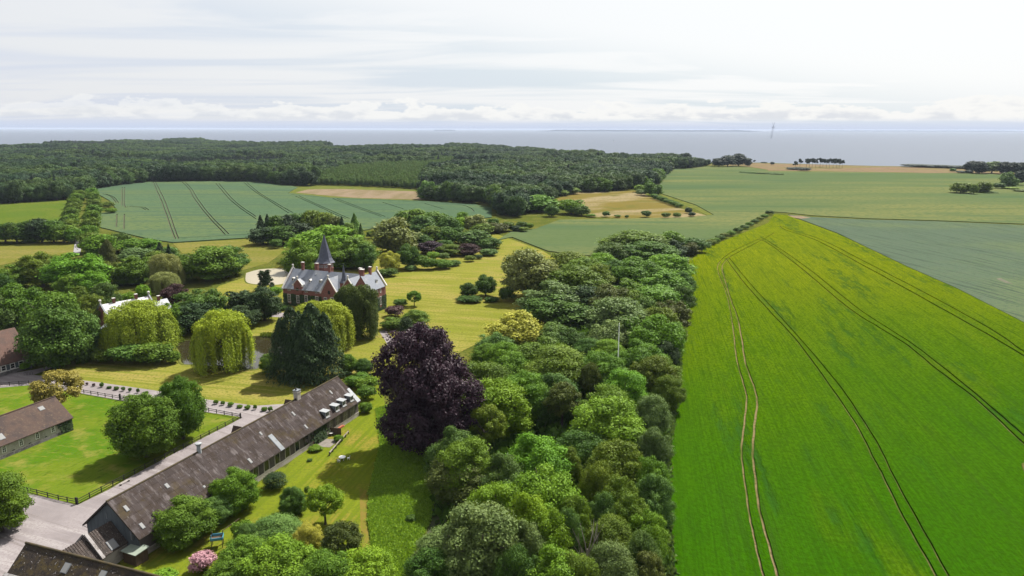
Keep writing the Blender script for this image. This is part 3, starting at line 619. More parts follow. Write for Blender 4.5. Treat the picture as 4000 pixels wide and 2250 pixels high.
# large front gable and the small one
gx0 = M.hit(*cz(765, 1030), (0, -1.2, 0), (0, 1, 0)).x; gx1 = M.hit(*cz(1015, 1060), (0, -1.2, 0), (0, 1, 0)).x
GA = M.hit(*cz(893, 880), (0, -1.2, 0), (0, 1, 0)).z
mb = MB(); gable_walls(mb, gx0, gx1, -1.2, 5.0, ZE + .1, GA, 'y'); mb.build('wall', 'brick', mr)
mb = MB(); gable_roof(mb, gx0, gx1, -.85, 6.0, ZE + .1, GA, 'y', ov=.35); mb.build('roof', 'slate_blue', mr)
hx0 = M.hit(*cz(295, 975), (0, -.3, 0), (0, 1, 0)).x; hx1 = M.hit(*cz(430, 990), (0, -.3, 0), (0, 1, 0)).x
HA = M.hit(*cz(355, 888), (0, -.3, 0), (0, 1, 0)).z; HE = M.hit(*cz(430, 985), (0, -.3, 0), (0, 1, 0)).z
mb = MB(); gable_walls(mb, hx0, hx1, -.3, 4.0, HE, HA, 'y', z0=5.5); mb.build('wall', 'brick', mr)
mb = MB(); gable_roof(mb, hx0, hx1, .05, 4.5, HE, HA, 'y', ov=.15); mb.build('roof', 'slate_blue', mr)
# copings and finials
def coping(parent, pts, w, th, kneel=(), mat='coping'):
    m = MB(); coping_run(m, pts, w, th)
    for x, y, z in kneel: m.box(x - .35, x + .35, y - .3, y + .3, z - .55, z + .08)
    return m.build('gable_coping', mat, parent)
coping(mr, [(.2, -.5, ZE - .1), (.2, 7, ZR + .65), (.2, D + .5, ZE - .1)], (.6, 0, 0), .3, [(.2, -.45, ZE)])
coping(mr, [(WX0 - .4, WY1, WE + .1), ((WX0 + WX1) / 2, WY1, WR + .6), (WX1 + .45, WY1, WE - .1)], (0, .6, 0), .3)
coping(mr, [(gx0 - .45, -1.1, ZE), ((gx0 + gx1) / 2, -1.1, GA + .35), (gx1 + .45, -1.1, ZE)], (0, .55, 0), .25, [(gx0 - .45, -1.1, ZE), (gx1 + .45, -1.1, ZE)])
coping(mr, [(hx0 - .25, -.25, HE), ((hx0 + hx1) / 2, -.25, HA + .25), (hx1 + .25, -.25, HE)], (0, .45, 0), .2, [(hx0 - .3, -.25, HE), (hx1 + .3, -.25, HE)])
coping(mr, [(31.4, -2.9, 10.5), (34.1, -2.9, 14.3), (36.8, -2.9, 10.5)], (0, .5, 0), .25)
mb = MB(); mb.box(22.9, 30.5, -.42, -.12, ZE - .35, ZE - .1); mb.box(.4, gx0 - .6, -.42, -.12, ZE - .3, ZE - .12); mb.build('gutter', 'zinc', mr)
for x, y, z in ((.2, 7, ZR + .9), ((WX0 + WX1) / 2, WY1, WR + .85), ((gx0 + gx1) / 2, -1.1, GA + .55), (34.1, -2.9, 14.5), ((hx0 + hx1) / 2, -.25, HA + .4)):
    mb = MB(); mb.lathe([(.3, -.1), (.34, .5), (.18, .6), (.42, .75), (.42, 1.0), (.1, 1.15)], 8, (x, y, z)); mb.build('finial', 'coping', mr)
# chimneys: (x, y, zbottom, ztop)
for x, y, z0, z1, wx, wy in ((5.4, 7, 13, 17.2, 1.1, .8), (11.2, 8.5, 12, 16.9, 1.5, .9), (18.7, 7, 13, 17.2, .9, .8), (38.3, .9, 11, 17.6, 1.5, 1.3), (33.3, 7.4, 13, 16.6, 1.2, .9), (38.85, 5.9, 13.5, 17.8, .9, .9)):
    chimney(mr, x, y, z0, z1, wx, wy)
# tower behind the ridge
TY = 14.5; tb = M.hit(*cz(838, 590), (0, TY, 0), (0, 1, 0)); tt = M.hit(*cz(820, 112), (0, TY, 0), (0, 1, 0))
tw = MB(); r0 = 3.25; ph = R(22.5)
tw.lathe([(r0, -.1), (r0, tb.z - 2.6), (r0 + .22, tb.z - 2.5), (r0 + .22, tb.z - 2.2), (r0, tb.z - 2.1), (r0, tb.z - .35), (r0 + .35, tb.z - .2), (r0 + .35, tb.z + .1)], 8, (tb.x, TY, 0), 0, ph)
tw_o = tw.build('tower', 'brick', mr)
s_ = MB(); H_ = tt.z - tb.z
s_.lathe([(r0 + .95, tb.z), (r0 + .35, tb.z + .75), (r0 - .35, tb.z + 2.0), (r0 - 1.45, tb.z + H_ * .5), (.1, tb.z + H_)], 8, (tb.x, TY, 0), 0, ph)
s_.build('spire', 'spire_slate', tw_o)
for k in range(8):
    a = 2 * math.pi * k / 8
    for j in (-.75, 0, .75):
        cx_, cy_ = tb.x + math.cos(a) * (r0 * .924) - math.sin(a) * j, TY + math.sin(a) * (r0 * .924) + math.cos(a) * j
        window(tw_o, (cx_, cy_, tb.z - 1.9), a + math.pi / 2, .5, 1.25, 'coping', arch=.2, mull=0, bars=0, fw=.1, name='tower_window')
# stair turret
ux = M.hit(*cz(1160, 935), (0, -1.2, 0), (0, 1, 0)); ut = M.hit(*cz(1150, 610), (0, -1.2, 0), (0, 1, 0))
t_ = MB(); t_.lathe([(1.75, -.1), (1.75, ux.z - .3), (1.95, ux.z - .2), (1.95, ux.z)], 8, (ux.x, -1.2, 0), 0, ph); t_o = t_.build('turret', 'brick', mr)
t_ = MB(); t_.lathe([(2.05, ux.z), (1.3, ux.z + .8), (.82, ux.z + 2.0), (.5, ux.z + 4.2), (.06, ut.z)], 8, (ux.x, -1.2, 0), 0, ph); t_.build('spire', 'spire_slate', t_o)
# windows on the front
for x, y, w, h in ((225, 1275, 1.55, 3.5), (372, 1290, 1.5, 3.3), (515, 1275, 1.55, 3.0), (697, 1275, 1.6, 2.5)):
    p = M.hit(*cz(x, y), (0, 0, 0), (0, 1, 0)); window(mr, (p.x, -.02, max(p.z, .9)), 0, w, h, 'coping', mull=1, bars=2, fw=.2)
for x, y in ((845, 1290), (958, 1290)):
    p = M.hit(*cz(x, y), (0, -1.2, 0), (0, 1, 0)); window(mr, (p.x, -1.22, p.z), 0, 1.55, 2.4, 'coping', mull=1, bars=1, fw=.2)
for x, y in ((205, 1080), (235, 1080), (497, 1108), (527, 1108), (678, 1122), (708, 1122)):
    p = M.hit(*cz(x, y), (0, 0, 0), (0, 1, 0)); window(mr, (p.x, -.02, p.z), 0, .62, .85, 'coping', mull=0, bars=0, fw=.1)
p = M.hit(*cz(360, 1085), (0, -.3, 0), (0, 1, 0)); window(mr, (p.x, -.32, p.z), 0, 1.15, 1.5, 'brown_wood', mull=1, bars=1)
p = M.hit(*cz(902, 1140), (0, -1.2, 0), (0, 1, 0)); window(mr, (p.x, -1.22, p.z), 0, 1.1, 1.5, 'brown_wood', mull=1, bars=1)
for x, y, w, h in ((1785, 1112, 1.0, 1.7), (1790, 1322, 1.25, 3.6)):
    p = M.hit(*cz(x, y), (WX1, 0, 0), (1, 0, 0)); window(mr, (WX1 + .02, p.y, p.z), math.pi / 2, w, h, 'coping', mull=1, bars=2, fw=.18)
for y in (1.5, 4.5): 
    window(mr, (WX1 + .02, y, 2.2), math.pi / 2, 1.25, 3.6, 'coping', mull=1, bars=2, fw=.18); window(mr, (WX1 + .02, y, 7.3), math.pi / 2, 1.0, 1.6, 'coping', mull=1, bars=1, fw=.18)
# ivy on the lower walls, around the windows
rg = random.Random(5); mb = MB()
def ivy(mb, ax, a0, a1, z0, z1, plane, n, skip=()):
    for _ in range(n):
        a, z = rg.uniform(a0, a1), rg.uniform(z0, z1)
        if any(abs(a - q[0]) < q[1] and z > q[2] for q in skip): continue
        s = rg.uniform(.18, .42); d = rg.uniform(.03, .22); t = rg.uniform(-.5, .5)
        if ax == 'y': pts = [(a - s, plane - d, z - s * .7), (a + s * .8, plane - d - t * .12, z - s), (a + s, plane - d * .4, z + s), (a - s * .8, plane - d * .6 + t * .05, z + s)]
        else: pts = [(plane + d, a - s, z - s * .7), (plane + d + t * .12, a + s * .8, z - s), (plane + d * .4, a + s, z + s), (plane + d * .6, a - s * .8, z + s)]
        mb.face(pts)
wx_ = [(M.hit(*cz(x, 1270), (0, 0, 0), (0, 1, 0)).x, 1.0, .9) for x in (225, 372, 515, 697)]
ivy(mb, 'y', .1, gx0, .0, 4.9, 0, 1500, wx_); ivy(mb, 'y', gx0, gx1 + 8, 0, 4.0, -1.2, 500, [(q[0], 1, .5) for q in ((gx0 + 2.2, 0), (gx1 - 2, 0))])
ivy(mb, 'x', -1, WY1, 0, 5.8, WX1, 900, [(M.hit(*cz(1790, 1300), (WX1, 0, 0), (1, 0, 0)).y, .9, 1.2)])
mb.build('ivy', 'ivy', mr)
# small white roof dormers and roof lights on the front slope
kk = (ZR - ZE) / 7.0; rn = (0, -kk, 1)
for x, y in ((280, 905), (570, 935), (750, 945)):
    p = M.hit(*cz(x, y), (0, 0, ZE + .2), rn); mb = MB()
    mb.box(p.x - .45, p.x + .45, p.y - .05, p.y + 1.2, p.z - .1, p.z + .8); d_ = mb.build('dormer', 'white_trim', mr)
    mb = MB(); gable_roof(mb, p.x - .5, p.x + .5, p.y - .2, p.y + 1.5, p.z + .8, p.z + 1.25, 'y', .08, .12); mb.build('dormer_roof', 'coping', d_)
    mb = MB(); mb.box(p.x - .26, p.x + .26, p.y - .09, p.y - .04, p.z + .1, p.z + .7); mb.build('pane', 'glass_dark', d_)
def roof_light(B, parent, u, v, p0, n, w, l, mat='skylight_glass', th=.1, frame='lead_grey', ang=None):
    n = Vector(n).normalized(); p = B.hit(u, v, p0, n); ax = Vector((1, 0, 0)) if abs(n.x) < .1 else Vector((0, 1, 0)); dn = n.cross(ax).normalized()
    def slab(w, l, t0, t1):
        c = [p + ax * a + dn * b for a, b in ((-w / 2, -l / 2), (w / 2, -l / 2), (w / 2, l / 2), (-w / 2, l / 2))]
        m = MB(); m.hexa([q + n * t0 for q in c] + [q + n * t1 for q in c]); return m
    o = slab(w, l, -.05, th).build('skylight', frame, parent); slab(w * .86, l * .9, th - .03, th + .025).build('pane', mat, o); return o
for x, y in ((518, 1015), (697, 1030), (1050, 960), (680, 790)): roof_light(M, mr, *cz(x, y), (0, 0, ZE + .2), rn, .7, 1.1, 'glass_sky', .08)
kw = (WR - WE) / ((WX1 - WX0) / 2)
p = M.hit(*cz(1722, 940), (WX1, 0, WE + .2), (kw, 0, 1)); mb = MB(); mb.box(p.x - 1.0, p.x + .05, p.y - .45, p.y + .45, p.z - .2, p.z + .8); d_ = mb.build('dormer', 'white_trim', mr)
mb = MB(); gable_roof(mb, p.x - 1.4, p.x + .2, p.y - .5, p.y + .5, p.z + .8, p.z + 1.2, 'x', .08, .12); mb.build('dormer_roof', 'lead_grey', d_)

# --- the long barn
z3 = lambda x, y: (300 + x / 3.45, 1690 + y / 3.45)
z4 = lambda x, y: (950 + x / 3.449, 1440 + y / 3.449)
Bn = Bld('long_barn', 'very long grey stone barn under a lichen streaked slate roof with four white dormers', 'barn', (-63.0, 111.75), 69.31)
br = Bn.root; BL, BW, BE, BR_ = 69.0, 13.0, 4.0, 9.75; bk = (BR_ - BE) / (BW / 2)
WI = .5; WEZ = BE + WI * bk - .22
mb = MB(); gable_walls(mb, .45, BL - .4, WI, BW - WI, WEZ, BR_ - .25, 'x'); mb.build('wall', 'barn_wall', br)
mb = MB(); mb.prism([(.38, WI + .02, 1.2), (.38, BW - WI - .02, 1.2), (.38, BW - WI - .02, WEZ), (.38, BW / 2, BR_ - .3), (.38, WI + .02, WEZ)], (.06, 0, 0)); mb.build('gable_cladding', 'grey_cladding', br)
mb = MB(); gable_roof(mb, 0, BL, 0, BW, BE - .16, BR_ - .16, 'x', .14, 0); roof = mb.build('roof', 'brown_tile', br)
# roof sheets: overlapping courses on the slope one sees
nx, ny = 49, 6; sw = BL / nx; slope = math.hypot(BW / 2, BR_ - BE); sl = slope / ny
dn = Vector((0, BW / 2, BR_ - BE)).normalized(); nn = Vector((0, -dn.z, dn.y))
sm = []
for k in range(4):
    r = random.Random(k); m = MB()
    c = [Vector((0, 0, 0)), Vector((sw * .985, 0, 0)), Vector((sw * .985, 0, 0)) + dn * sl * 1.04, dn * sl * 1.04]
    lift = [.045, .05, .008, .012]
    m.hexa([c[i] - nn * .02 + nn * lift[i] * .6 for i in range(4)] + [c[i] + nn * (.025 + lift[i] + r.uniform(0, .012)) for i in range(4)]); sm.append(m.mesh('roof_sheet', 'barn_roof'))
rg = random.Random(3)
for j in range(ny):
    for i in range(nx):
        link('roof_sheet', sm[rg.randrange(4)], roof, Vector((i * sw, 0, BE)) + dn * (j * sl) + nn * rg.uniform(0, .012))
mb = MB(); mb.tube([(-.05, BW / 2, BR_ + .06), (BL + .05, BW / 2, BR_ + .06)], .17, 8); mb.build('ridge_cap', 'barn_ridge', br)
mb = MB(); mb.box(-.06, BL + .04, -.14, -.02, BE - .14, BE); mb.build('gutter', 'dark_wood', br)
mb = MB()
for y0, y1 in ((0, BW / 2), (BW, BW / 2)):
    a, b = Vector((-.02, y0, BE)), Vector((-.02, y1, BR_)); mb.hexa([a + Vector((-.05, 0, -.25)), b + Vector((-.05, 0, -.25)), b + Vector((.02, 0, -.25)), a + Vector((.02, 0, -.25)), a + Vector((-.05, 0, .12)), b + Vector((-.05, 0, .12)), b + Vector((.02, 0, .12)), a + Vector((.02, 0, .12))])
mb.build('barge_board', 'dark_wood', br)
mb = MB(); mb.tube([(.4, BW - .6, -.1), (.4, BW - .6, BE - .6), (.1, BW - .1, BE - .2)], .06, 6); mb.build('downpipe', 'steel', br)
mb = MB(); mb.box(.4, BL - .3, WI - .09, WI - .003, 1.0, 1.18); mb.build('string_course', 'pale_stone', br)
mb = MB(); mb.box(.42, BL - .36, WI - .05, WI - .002, -.1, .98); mb.build('plinth', 'barn_wall_pale', br)
wp = lambda u, v: Bn.hit(u, v, (0, WI, 0), (0, 1, 0))
for x, y in ((170, 1435), (315, 1345), (460, 1265), (598, 1170), (728, 1090)):
    p = wp(*z4(x, y)); window(br, (p.x, WI - .02, 1.2), 0, 1.75, 2.75, 'pale_stone', arch=.85, mull=0, bars=0, fw=.17)
for xx in (26.2, 22.6, 19.0, 15.4): window(br, (xx, WI - .02, 1.2), 0, 1.75, 2.75, 'pale_stone', arch=.85, mull=0, bars=0, fw=.17)
p = wp(*z4(848, 1010)); window(br, (p.x, WI - .02, 1.2), 0, 1.5, 2.5, 'dark_wood', mull=1, bars=2)
for x, y in ((1180, 800), (1275, 730), (1375, 660), (1473, 595)):
    p = wp(*z4(x, y))
    for dx in ((-.62, 0, .62) if x > 1200 else (-.35, .35)): window(br, (p.x + dx, WI - .02, 1.25), 0, .5, 2.3, 'pale_stone', arch=.25, mull=0, bars=1, fw=.08)
p = wp(*z4(960, 985)); mb = MB(); mb.box(p.x - .5, p.x + .5, WI - .06, WI + .02, 0, 2.3); material('red_paint', (.30, .02, .03)); d_ = mb.build('door', 'red_paint', br)
mb = MB(); mb.box(p.x + .36, p.x + .42, WI - .11, WI - .05, 1.0, 1.2); mb.build('handle', 'steel', d_)
# creeper beside the door
mb = MB(); pc = wp(*z4(1035, 930))
for _ in range(420):
    a, z = pc.x + rg.gauss(0, 1.3), abs(rg.gauss(1.6, 1.3)); s = rg.uniform(.15, .35)
    if z > 3.9: continue
    d = rg.uniform(.03, .7) * (1 - z / 6); mb.face([(a - s, WI - d, z - s), (a + s, WI - d - .1, z - s * .7), (a + s * .8, WI - d * .5, z + s), (a - s * .8, WI - d * .6, z + s * .8)])
mb.build('creeper', 'ivy', br)
# skylights, dormers, chimney, flashing
rp0, rnn = (0, 0, BE + .08), tuple(nn)
for r_, x, y, w, l in ((z3, 665, 1022, .75, 1.35), (z3, 878, 1258, .75, 1.35), (z3, 1215, 718, .8, 1.15), (z4, 90, 1243, .75, 1.4), (z4, 843, 783, .65, 1.3), (z4, 675, 608, .65, 1.3), (z4, 1180, 320, .65, 1.3), (z3, 1850, 1075, .7, 1.2), (z4, 235, 875, .6, 1.0)):
    roof_light(Bn, br, *r_(x, y), rp0, rnn, w * .85, l * .85)
o = roof_light(Bn, br, *z4(445, 995), rp0, rnn, 1.3, 4.4, 'lead_grey')
o = roof_light(Bn, br, *z3(1715, 730), rp0, rnn, .5, .5)
for x, y in ((1135, 648), (1268, 566), (1360, 498), (1462, 432)):
    p = Bn.hit(*z4(x, y), rp0, rnn); z_t = p.z + 1.35; yb = p.y + 1.45 / bk
    mb = MB(); mb.prism([(p.x - .72, p.y, p.z - .15), (p.x - .72, yb, p.z + 1.3), (p.x - .72, p.y, z_t)], (1.44, 0, 0)); d_ = mb.build('dormer', 'lead_grey', br)
    mb = MB(); mb.hexa([(p.x - .9, p.y - .3, z_t - .02), (p.x + .9, p.y - .3, z_t - .02), (p.x + .9, yb + .35, z_t + .12), (p.x - .9, yb + .35, z_t + .12), (p.x - .9, p.y - .3, z_t + .08), (p.x + .9, p.y - .3, z_t + .08), (p.x + .9, yb + .35, z_t + .22), (p.x - .9, yb + .35, z_t + .22)]); mb.build('dormer_roof', 'zinc', d_)
    mb = MB(); mb.box(p.x - .8, p.x + .8, p.y - .35, p.y + .1, p.z - .12, p.z - .02); mb.build('sill', 'zinc', d_)
    window(d_, (p.x, p.y - .01, p.z + .05), 0, 1.3, 1.2, 'white_trim', mull=1, bars=0, fw=.1)
mb = MB(); a = Vector((BL - 1.5, 0, BE)); L1 = slope * .52
mb.hexa([a + nn * .1 + dn * .1, a + nn * .1 + dn * .1 + Vector((1.55, 0, 0)), a + nn * .1 + dn * L1 + Vector((1.55, 0, 0)), a + nn * .1 + dn * L1 + Vector((.55, 0, 0)),
         a + nn * .16 + dn * .1, a + nn * .16 + dn * .1 + Vector((1.55, 0, 0)), a + nn * .16 + dn * L1 + Vector((1.55, 0, 0)), a + nn * .16 + dn * L1 + Vector((.55, 0, 0))]); mb.build('verge_flashing', 'zinc', br)
cx_ = Bn.hit(*z4(735, 430), (0, BW / 2, 0), (0, 1, 0)); chimney(br, cx_.x, BW / 2 + .1, 9, 11.7, 1.25, 1.1, 'pale_stone', 1, 'lead_grey')
cx_ = Bn.hit(*z3(1650, 275), (0, BW / 2, 0), (0, 1, 0)); mb = MB(); mb.lathe([(.5, -.4), (.42, .5), (.38, 1.2), (.62, 1.5), (.66, 1.75), (.3, 1.85)], 8, (cx_.x, BW / 2, BR_)); mb.build('roof_vent', 'zinc', br)
# rear cross gables towards the drive
for r_, xa, ya, xe, ye, ztop in ((z4, 565, 410, 690, 430, 8.6), ):
    q = Bn.hit(*r_(xa, ya), (0, 0, ztop), (0, 0, 1)); q2 = Bn.hit(*r_(600, 420), (0, 0, ztop), (0, 0, 1))
    mb = MB(); gable_walls(mb, q.x - 2.2, q.x + 2.2, BW / 2, q.y - .3, 4.6, ztop - .3, 'y'); wl = mb.build('porch', 'barn_wall', br)
    mb = MB(); gable_roof(mb, q.x - 2.2, q.x + 2.2, BW / 2 - .5, q.y, 4.6, ztop - .2, 'y', .18, .4); mb.build('porch_roof', 'brown_tile', wl)
q = Bn.hit(*Z('C0', 2345, 800), (0, 0, 8.2), (0, 0, 1))
mb = MB(); gable_walls(mb, q.x - 2, q.x + 2, BW / 2, q.y - .3, 4.6, 7.9, 'y'); wl = mb.build('porch', 'barn_wall', br)
mb = MB(); gable_roof(mb, q.x - 2, q.x + 2, BW / 2 - .5, q.y, 4.6, 8.0, 'y', .18, .4); mb.build('porch_roof', 'brown_tile', wl)
mb = MB(); mb.box(-.01, .36, 1.6, 1.9, 3.5, 5.2); mb.box(.3, .42, 7.3, 7.4, 6.2, 7.4); mb.build('gable_vent', 'lead_grey', br)

# --- low building between the barn and the roof at the bottom edge
zb = lambda x, y: (x / 4.5286, 1930 + y / 4.5286)
Ln = Bld('low_outhouse', 'low stone outhouse with mossy corrugated roof against the gable of the long barn', 'outhouse', (-68.9, 114.5), 249.0)
lr = Ln.root; LR, LE, LH = 6.0, 2.55, 3.5
for x0, x1, dz in ((.15, 4.9, .0), (5.35, 11.5, -.38)):
    mb = MB(); gable_walls(mb, x0, x1, -LH + .3, LH - .3, LE + .12 + dz, LR - .22 + dz, 'x'); mb.build('wall', 'barn_wall_pale', lr)
    mb = MB(); gable_roof(mb, x0, x1, -LH, LH, LE + dz, LR + dz - .12, 'x', .12, 0); r_o = mb.build('roof', 'corrugated', lr)
    mb = MB(); k = (LR - LE) / LH; n = int((x1 - x0) / .42)
    for i in range(n):        # ribs of the corrugated sheets
        x = x0 + (i + .5) * (x1 - x0) / n
        for sg in (1, -1):
            a, b = Vector((x, sg * LH, LE + dz + .02)), Vector((x, 0, LR + dz + .02)); mb.tube([a, b], .075, 5, cap=False)
    mb.build('rib', 'corrugated', r_o)
mb = MB(); coping_run(mb, [(5.12, LH + .1, LE - .1), (5.12, 0, LR + .12), (5.12, -LH - .1, LE - .1)], (.55, 0, 0), .3); mb.build('verge_coping', 'lichen_white', lr)
kL = (LR - LE) / LH; pr = Ln.hit(*zb(1985, 890), (0, LH, LE + .1), (0, kL, 1)); 
roof_light(Ln, lr, *zb(1985, 890), (0, LH, LE + .1), (0, kL, 1), 1.5, 1.7)

# --- big mossy roof at the bottom edge
Bb = Bld('mossy_roofed_barn', 'barn at the bottom edge with a dark mossy tile roof flecked with pale lichen', 'barn', (-76.0, 103.3), -19.4)
bb = Bb.root; TR = 8.5
mb = MB(); gable_walls(mb, .3, 40, -7.5, 7.5, 1.6, TR - .3, 'x'); mb.build('wall', 'barn_wall_pale', bb)
mb = MB(); mb.prism([(0, 0, TR), (0, -3.9, 5.15), (0, -3.9, 4.97), (0, 0, TR - .2)], (41, 0, 0)); mb.prism([(0, 7.9, 1.3), (0, 0, TR), (0, 0, TR - .2), (0, 7.9, 1.1)], (41, 0, 0)); ro = mb.build('roof', 'moss_tile', bb)
mb = MB(); mb.prism([(-.35, -3.75, 5.0), (-.35, -8.3, 2.0), (-.35, -8.3, 1.8), (-.35, -3.75, 4.8)], (41.4, 0, 0)); mb.build('roof', 'moss_tile', bb)
mb = MB(); mb.hexa([(-.4, -3.95, 5.16), (41, -3.95, 5.16), (41, -3.55, 5.38), (-.4, -3.55, 5.38), (-.4, -3.98, 5.26), (41, -3.98, 5.26), (41, -3.55, 5.5), (-.4, -3.55, 5.5)]); mb.build('flashing', 'lichen_white', bb)
mb = MB(); mb.tube([(-.05, 0, TR + .05), (41, 0, TR + .05)], .2, 8); mb.build('ridge_cap', 'barn_ridge', bb)
kB = (TR - 5.15) / 3.9
for x, y, w, l in ((1165, 1310, 1.15, 1.5), (1810, 1435, 1.1, 1.3)): roof_light(Bb, bb, *zb(x, y), (0, 0, TR + .06), (0, -kB, 1), w, l)
mb = MB(); rg2 = random.Random(8)
for _ in range(120):       # loose lichen crusts and slipped tiles
    t = rg2.uniform(.05, .97); x = rg2.uniform(.2, 26); s = rg2.uniform(.03, .075); c = Vector((x, -3.9 * t, TR - 3.35 * t)); dd = Vector((0, -3.9, -3.35)).normalized(); up = Vector((0, -3.35, 3.9)).normalized()
    mb.face([c - Vector((s, 0, 0)) + up * .04, c + Vector((s * .6, 0, 0)) + up * .03, c + Vector((s, 0, 0)) + dd * s * 2.6 + up * .05, c + Vector((-s * .5, 0, 0)) + dd * s * 2 + up * .05])
tag(mb.build('lichen', 'lichen_white', ro), kind='stuff')
# --- shed with a green felt roof
Sd = Bld('garden_shed', 'small wooden shed with a pale green flat roof beside the barn gable', 'shed', (-65.9, 111.2), -24.5)
mb = MB(); mb.box(.15, 3.25, .15, 2.45, 0, 2.1); mb.build('wall', 'brown_wood', Sd.root)
mb = MB()
for i in range(13): mb.box(.15 + i * .24, .35 + i * .24, .11, .16, 0, 2.1)
mb.build('board', 'brown_wood', Sd.root)
mb = MB(); mb.hexa([(-.1, -.15, 2.15), (3.5, -.15, 2.15), (3.5, 2.7, 2.35), (-.1, 2.7, 2.35), (-.1, -.15, 2.27), (3.5, -.15, 2.27), (3.5, 2.7, 2.47), (-.1, 2.7, 2.47)]); mb.build('roof', 'felt_green', Sd.root)

# --- barn at the left edge with white arched windows
zl = lambda x, y: (x / 4.829, 1530 + y / 4.829)
Lb = Bld('stone_stable', 'pale stone stable with white arched windows and brown tile roof in the paddock', 'stable', (-122.8, 124.5), 69.0)
p = Lb.loc(Vector((-106.5, 166.9, 0)) - Lb.o); lb = Lb.root; LL = p.x; E_ = 3.2; RZ = 7.9; HW = 5.5; y0 = p.y
mb = MB(); gable_walls(mb, 0, LL - .5, y0 + .5, y0 + 2 * HW - .5, E_ + .25, RZ - .3, 'x'); mb.build('wall', 'barn_wall_pale', lb)
mb = MB(); gable_roof(mb, 0, LL, y0, y0 + 2 * HW, E_ - .16, RZ - .16, 'x', .18, 0); mb.build('roof', 'brown_tile', lb)
mb = MB(); mb.tube([(0, y0 + HW, RZ + .05), (LL, y0 + HW, RZ + .05)], .16, 8); mb.build('ridge_cap', 'brown_tile', lb)
mb = MB(); mb.box(0, LL - .45, y0 + .42, y0 + .497, -.1, .75); mb.build('plinth', 'plinth_stone', lb)
lp = lambda u, v: Lb.hit(u, v, (0, y0 + .5, 0), (0, 1, 0))
for x, y in ((85, 1150), (405, 1020), (710, 890), (1005, 765)):
    q = lp(*zl(x, y)); window(lb, (q.x, y0 + .48, q.z), 0, 1.0, 1.65, 'white_trim', arch=.3, mull=1, bars=2, fw=.14)
for q in (Lb.hit(*zl(85, 1150), (0, y0 + .5, 0), (0, 1, 0)).x - 3.9 * i for i in (1, 2, 3)): window(lb, (q, y0 + .48, .95), 0, 1.0, 1.65, 'white_trim', arch=.3, mull=1, bars=2, fw=.14)
for x, y in ((255, 1100), (565, 970), (870, 848), (1155, 765)):
    q = lp(*zl(x, y)); mb = MB(); mb.box(q.x - .25, q.x + .25, y0 + .45, y0 + .52, q.z - .08, q.z + .08); mb.build('air_brick', 'glass_dark', lb)
mb = MB()
for _ in range(330):
    a, z = LL - .4 - abs(rg.gauss(0, 1.5)), rg.uniform(0, 3.2); s = rg.uniform(.15, .34)
    if a < LL - 4.2 + (3.0 - z) * .5: continue
    d = rg.uniform(.03, .3); mb.face([(a - s, y0 + .5 - d, z - s), (a + s, y0 + .4 - d, z - s * .7), (a + s * .8, y0 + .5 - d * .5, z + s), (a - s * .8, y0 + .5 - d * .6, z + s * .8)])
    mb.face([(LL - .5 + d, y0 + .4 + (LL - a) - s, z - s), (LL - .4 + d, y0 + .4 + (LL - a) + s, z - s * .7), (LL - .5 + d * .5, y0 + .4 + (LL - a) + s, z + s), (LL - .5 + d * .6, y0 + .4 + (LL - a) - s, z + s * .8)])
mb.build('creeper', 'ivy', lb)
kl = (RZ - E_) / HW
roof_light(Lb, lb, *zl(780, 315), (0, y0, E_ + .05), (0, -kl, 1), 1.3, 1.1, 'skylight_glass', .07)
roof_light(Lb, lb, *zl(15, 850), (0, y0, E_ + .05), (0, -kl, 1), 1.3, 1.6, 'skylight_glass', .07)

# --- barn at the far left with a row of windows
zu = lambda x, y: (x / 5.573, 1240 + y / 5.573)
Ub = Bld('tiled_barn', 'barn with tall reddish tile roof and a row of white framed windows by the drive', 'barn', (-151.0, 205.8), 65.1)
ub = Ub.root; q = Ub.loc(Vector((-146.9, 214.4, 0)) - Ub.o); UL = q.x; U0 = -22; UE, UR, UW = 3.4, 12.0, 6.8
mb = MB(); gable_walls(mb, U0, UL - .4, .35, 2 * UW - .35, UE + .3, UR - .3, 'x'); mb.build('wall', 'barn_wall_pale', ub)
mb = MB(); gable_roof(mb, U0 - .2, UL, 0, 2 * UW, UE - .16, UR - .16, 'x', .18, 0); mb.build('roof', 'red_tile', ub)
mb = MB(); mb.box(U0, UL - .35, .25, .346, -.1, 1.15); mb.build('plinth', 'plinth_stone', ub)
mb = MB(); mb.box(U0, UL - .35, .2, .34, 1.17, 1.32); mb.build('sill', 'white_trim', ub)
up = lambda u, v: Ub.hit(u, v, (0, .35, 0), (0, 1, 0))
for x, y in ((75, 1095), (268, 1030), (452, 965)):
    q = up(*zu(x, y)); window(ub, (q.x, .33, 1.36), 0, 1.5, 1.75, 'white_trim', mull=0, bars=1, fw=.2)
for i in range(1, 6): window(ub, (up(*zu(75, 1095)).x - 3.3 * i, .33, 1.36), 0, 1.5, 1.75, 'white_trim', mull=0, bars=1, fw=.2)
for x, y in ((172, 1062), (365, 998)):
    q = up(*zu(x, y)); mb = MB(); mb.box(q.x - .62, q.x + .62, .28, .347, 1.36, 3.0); mb.build('wall_panel', 'grey_cladding', ub)

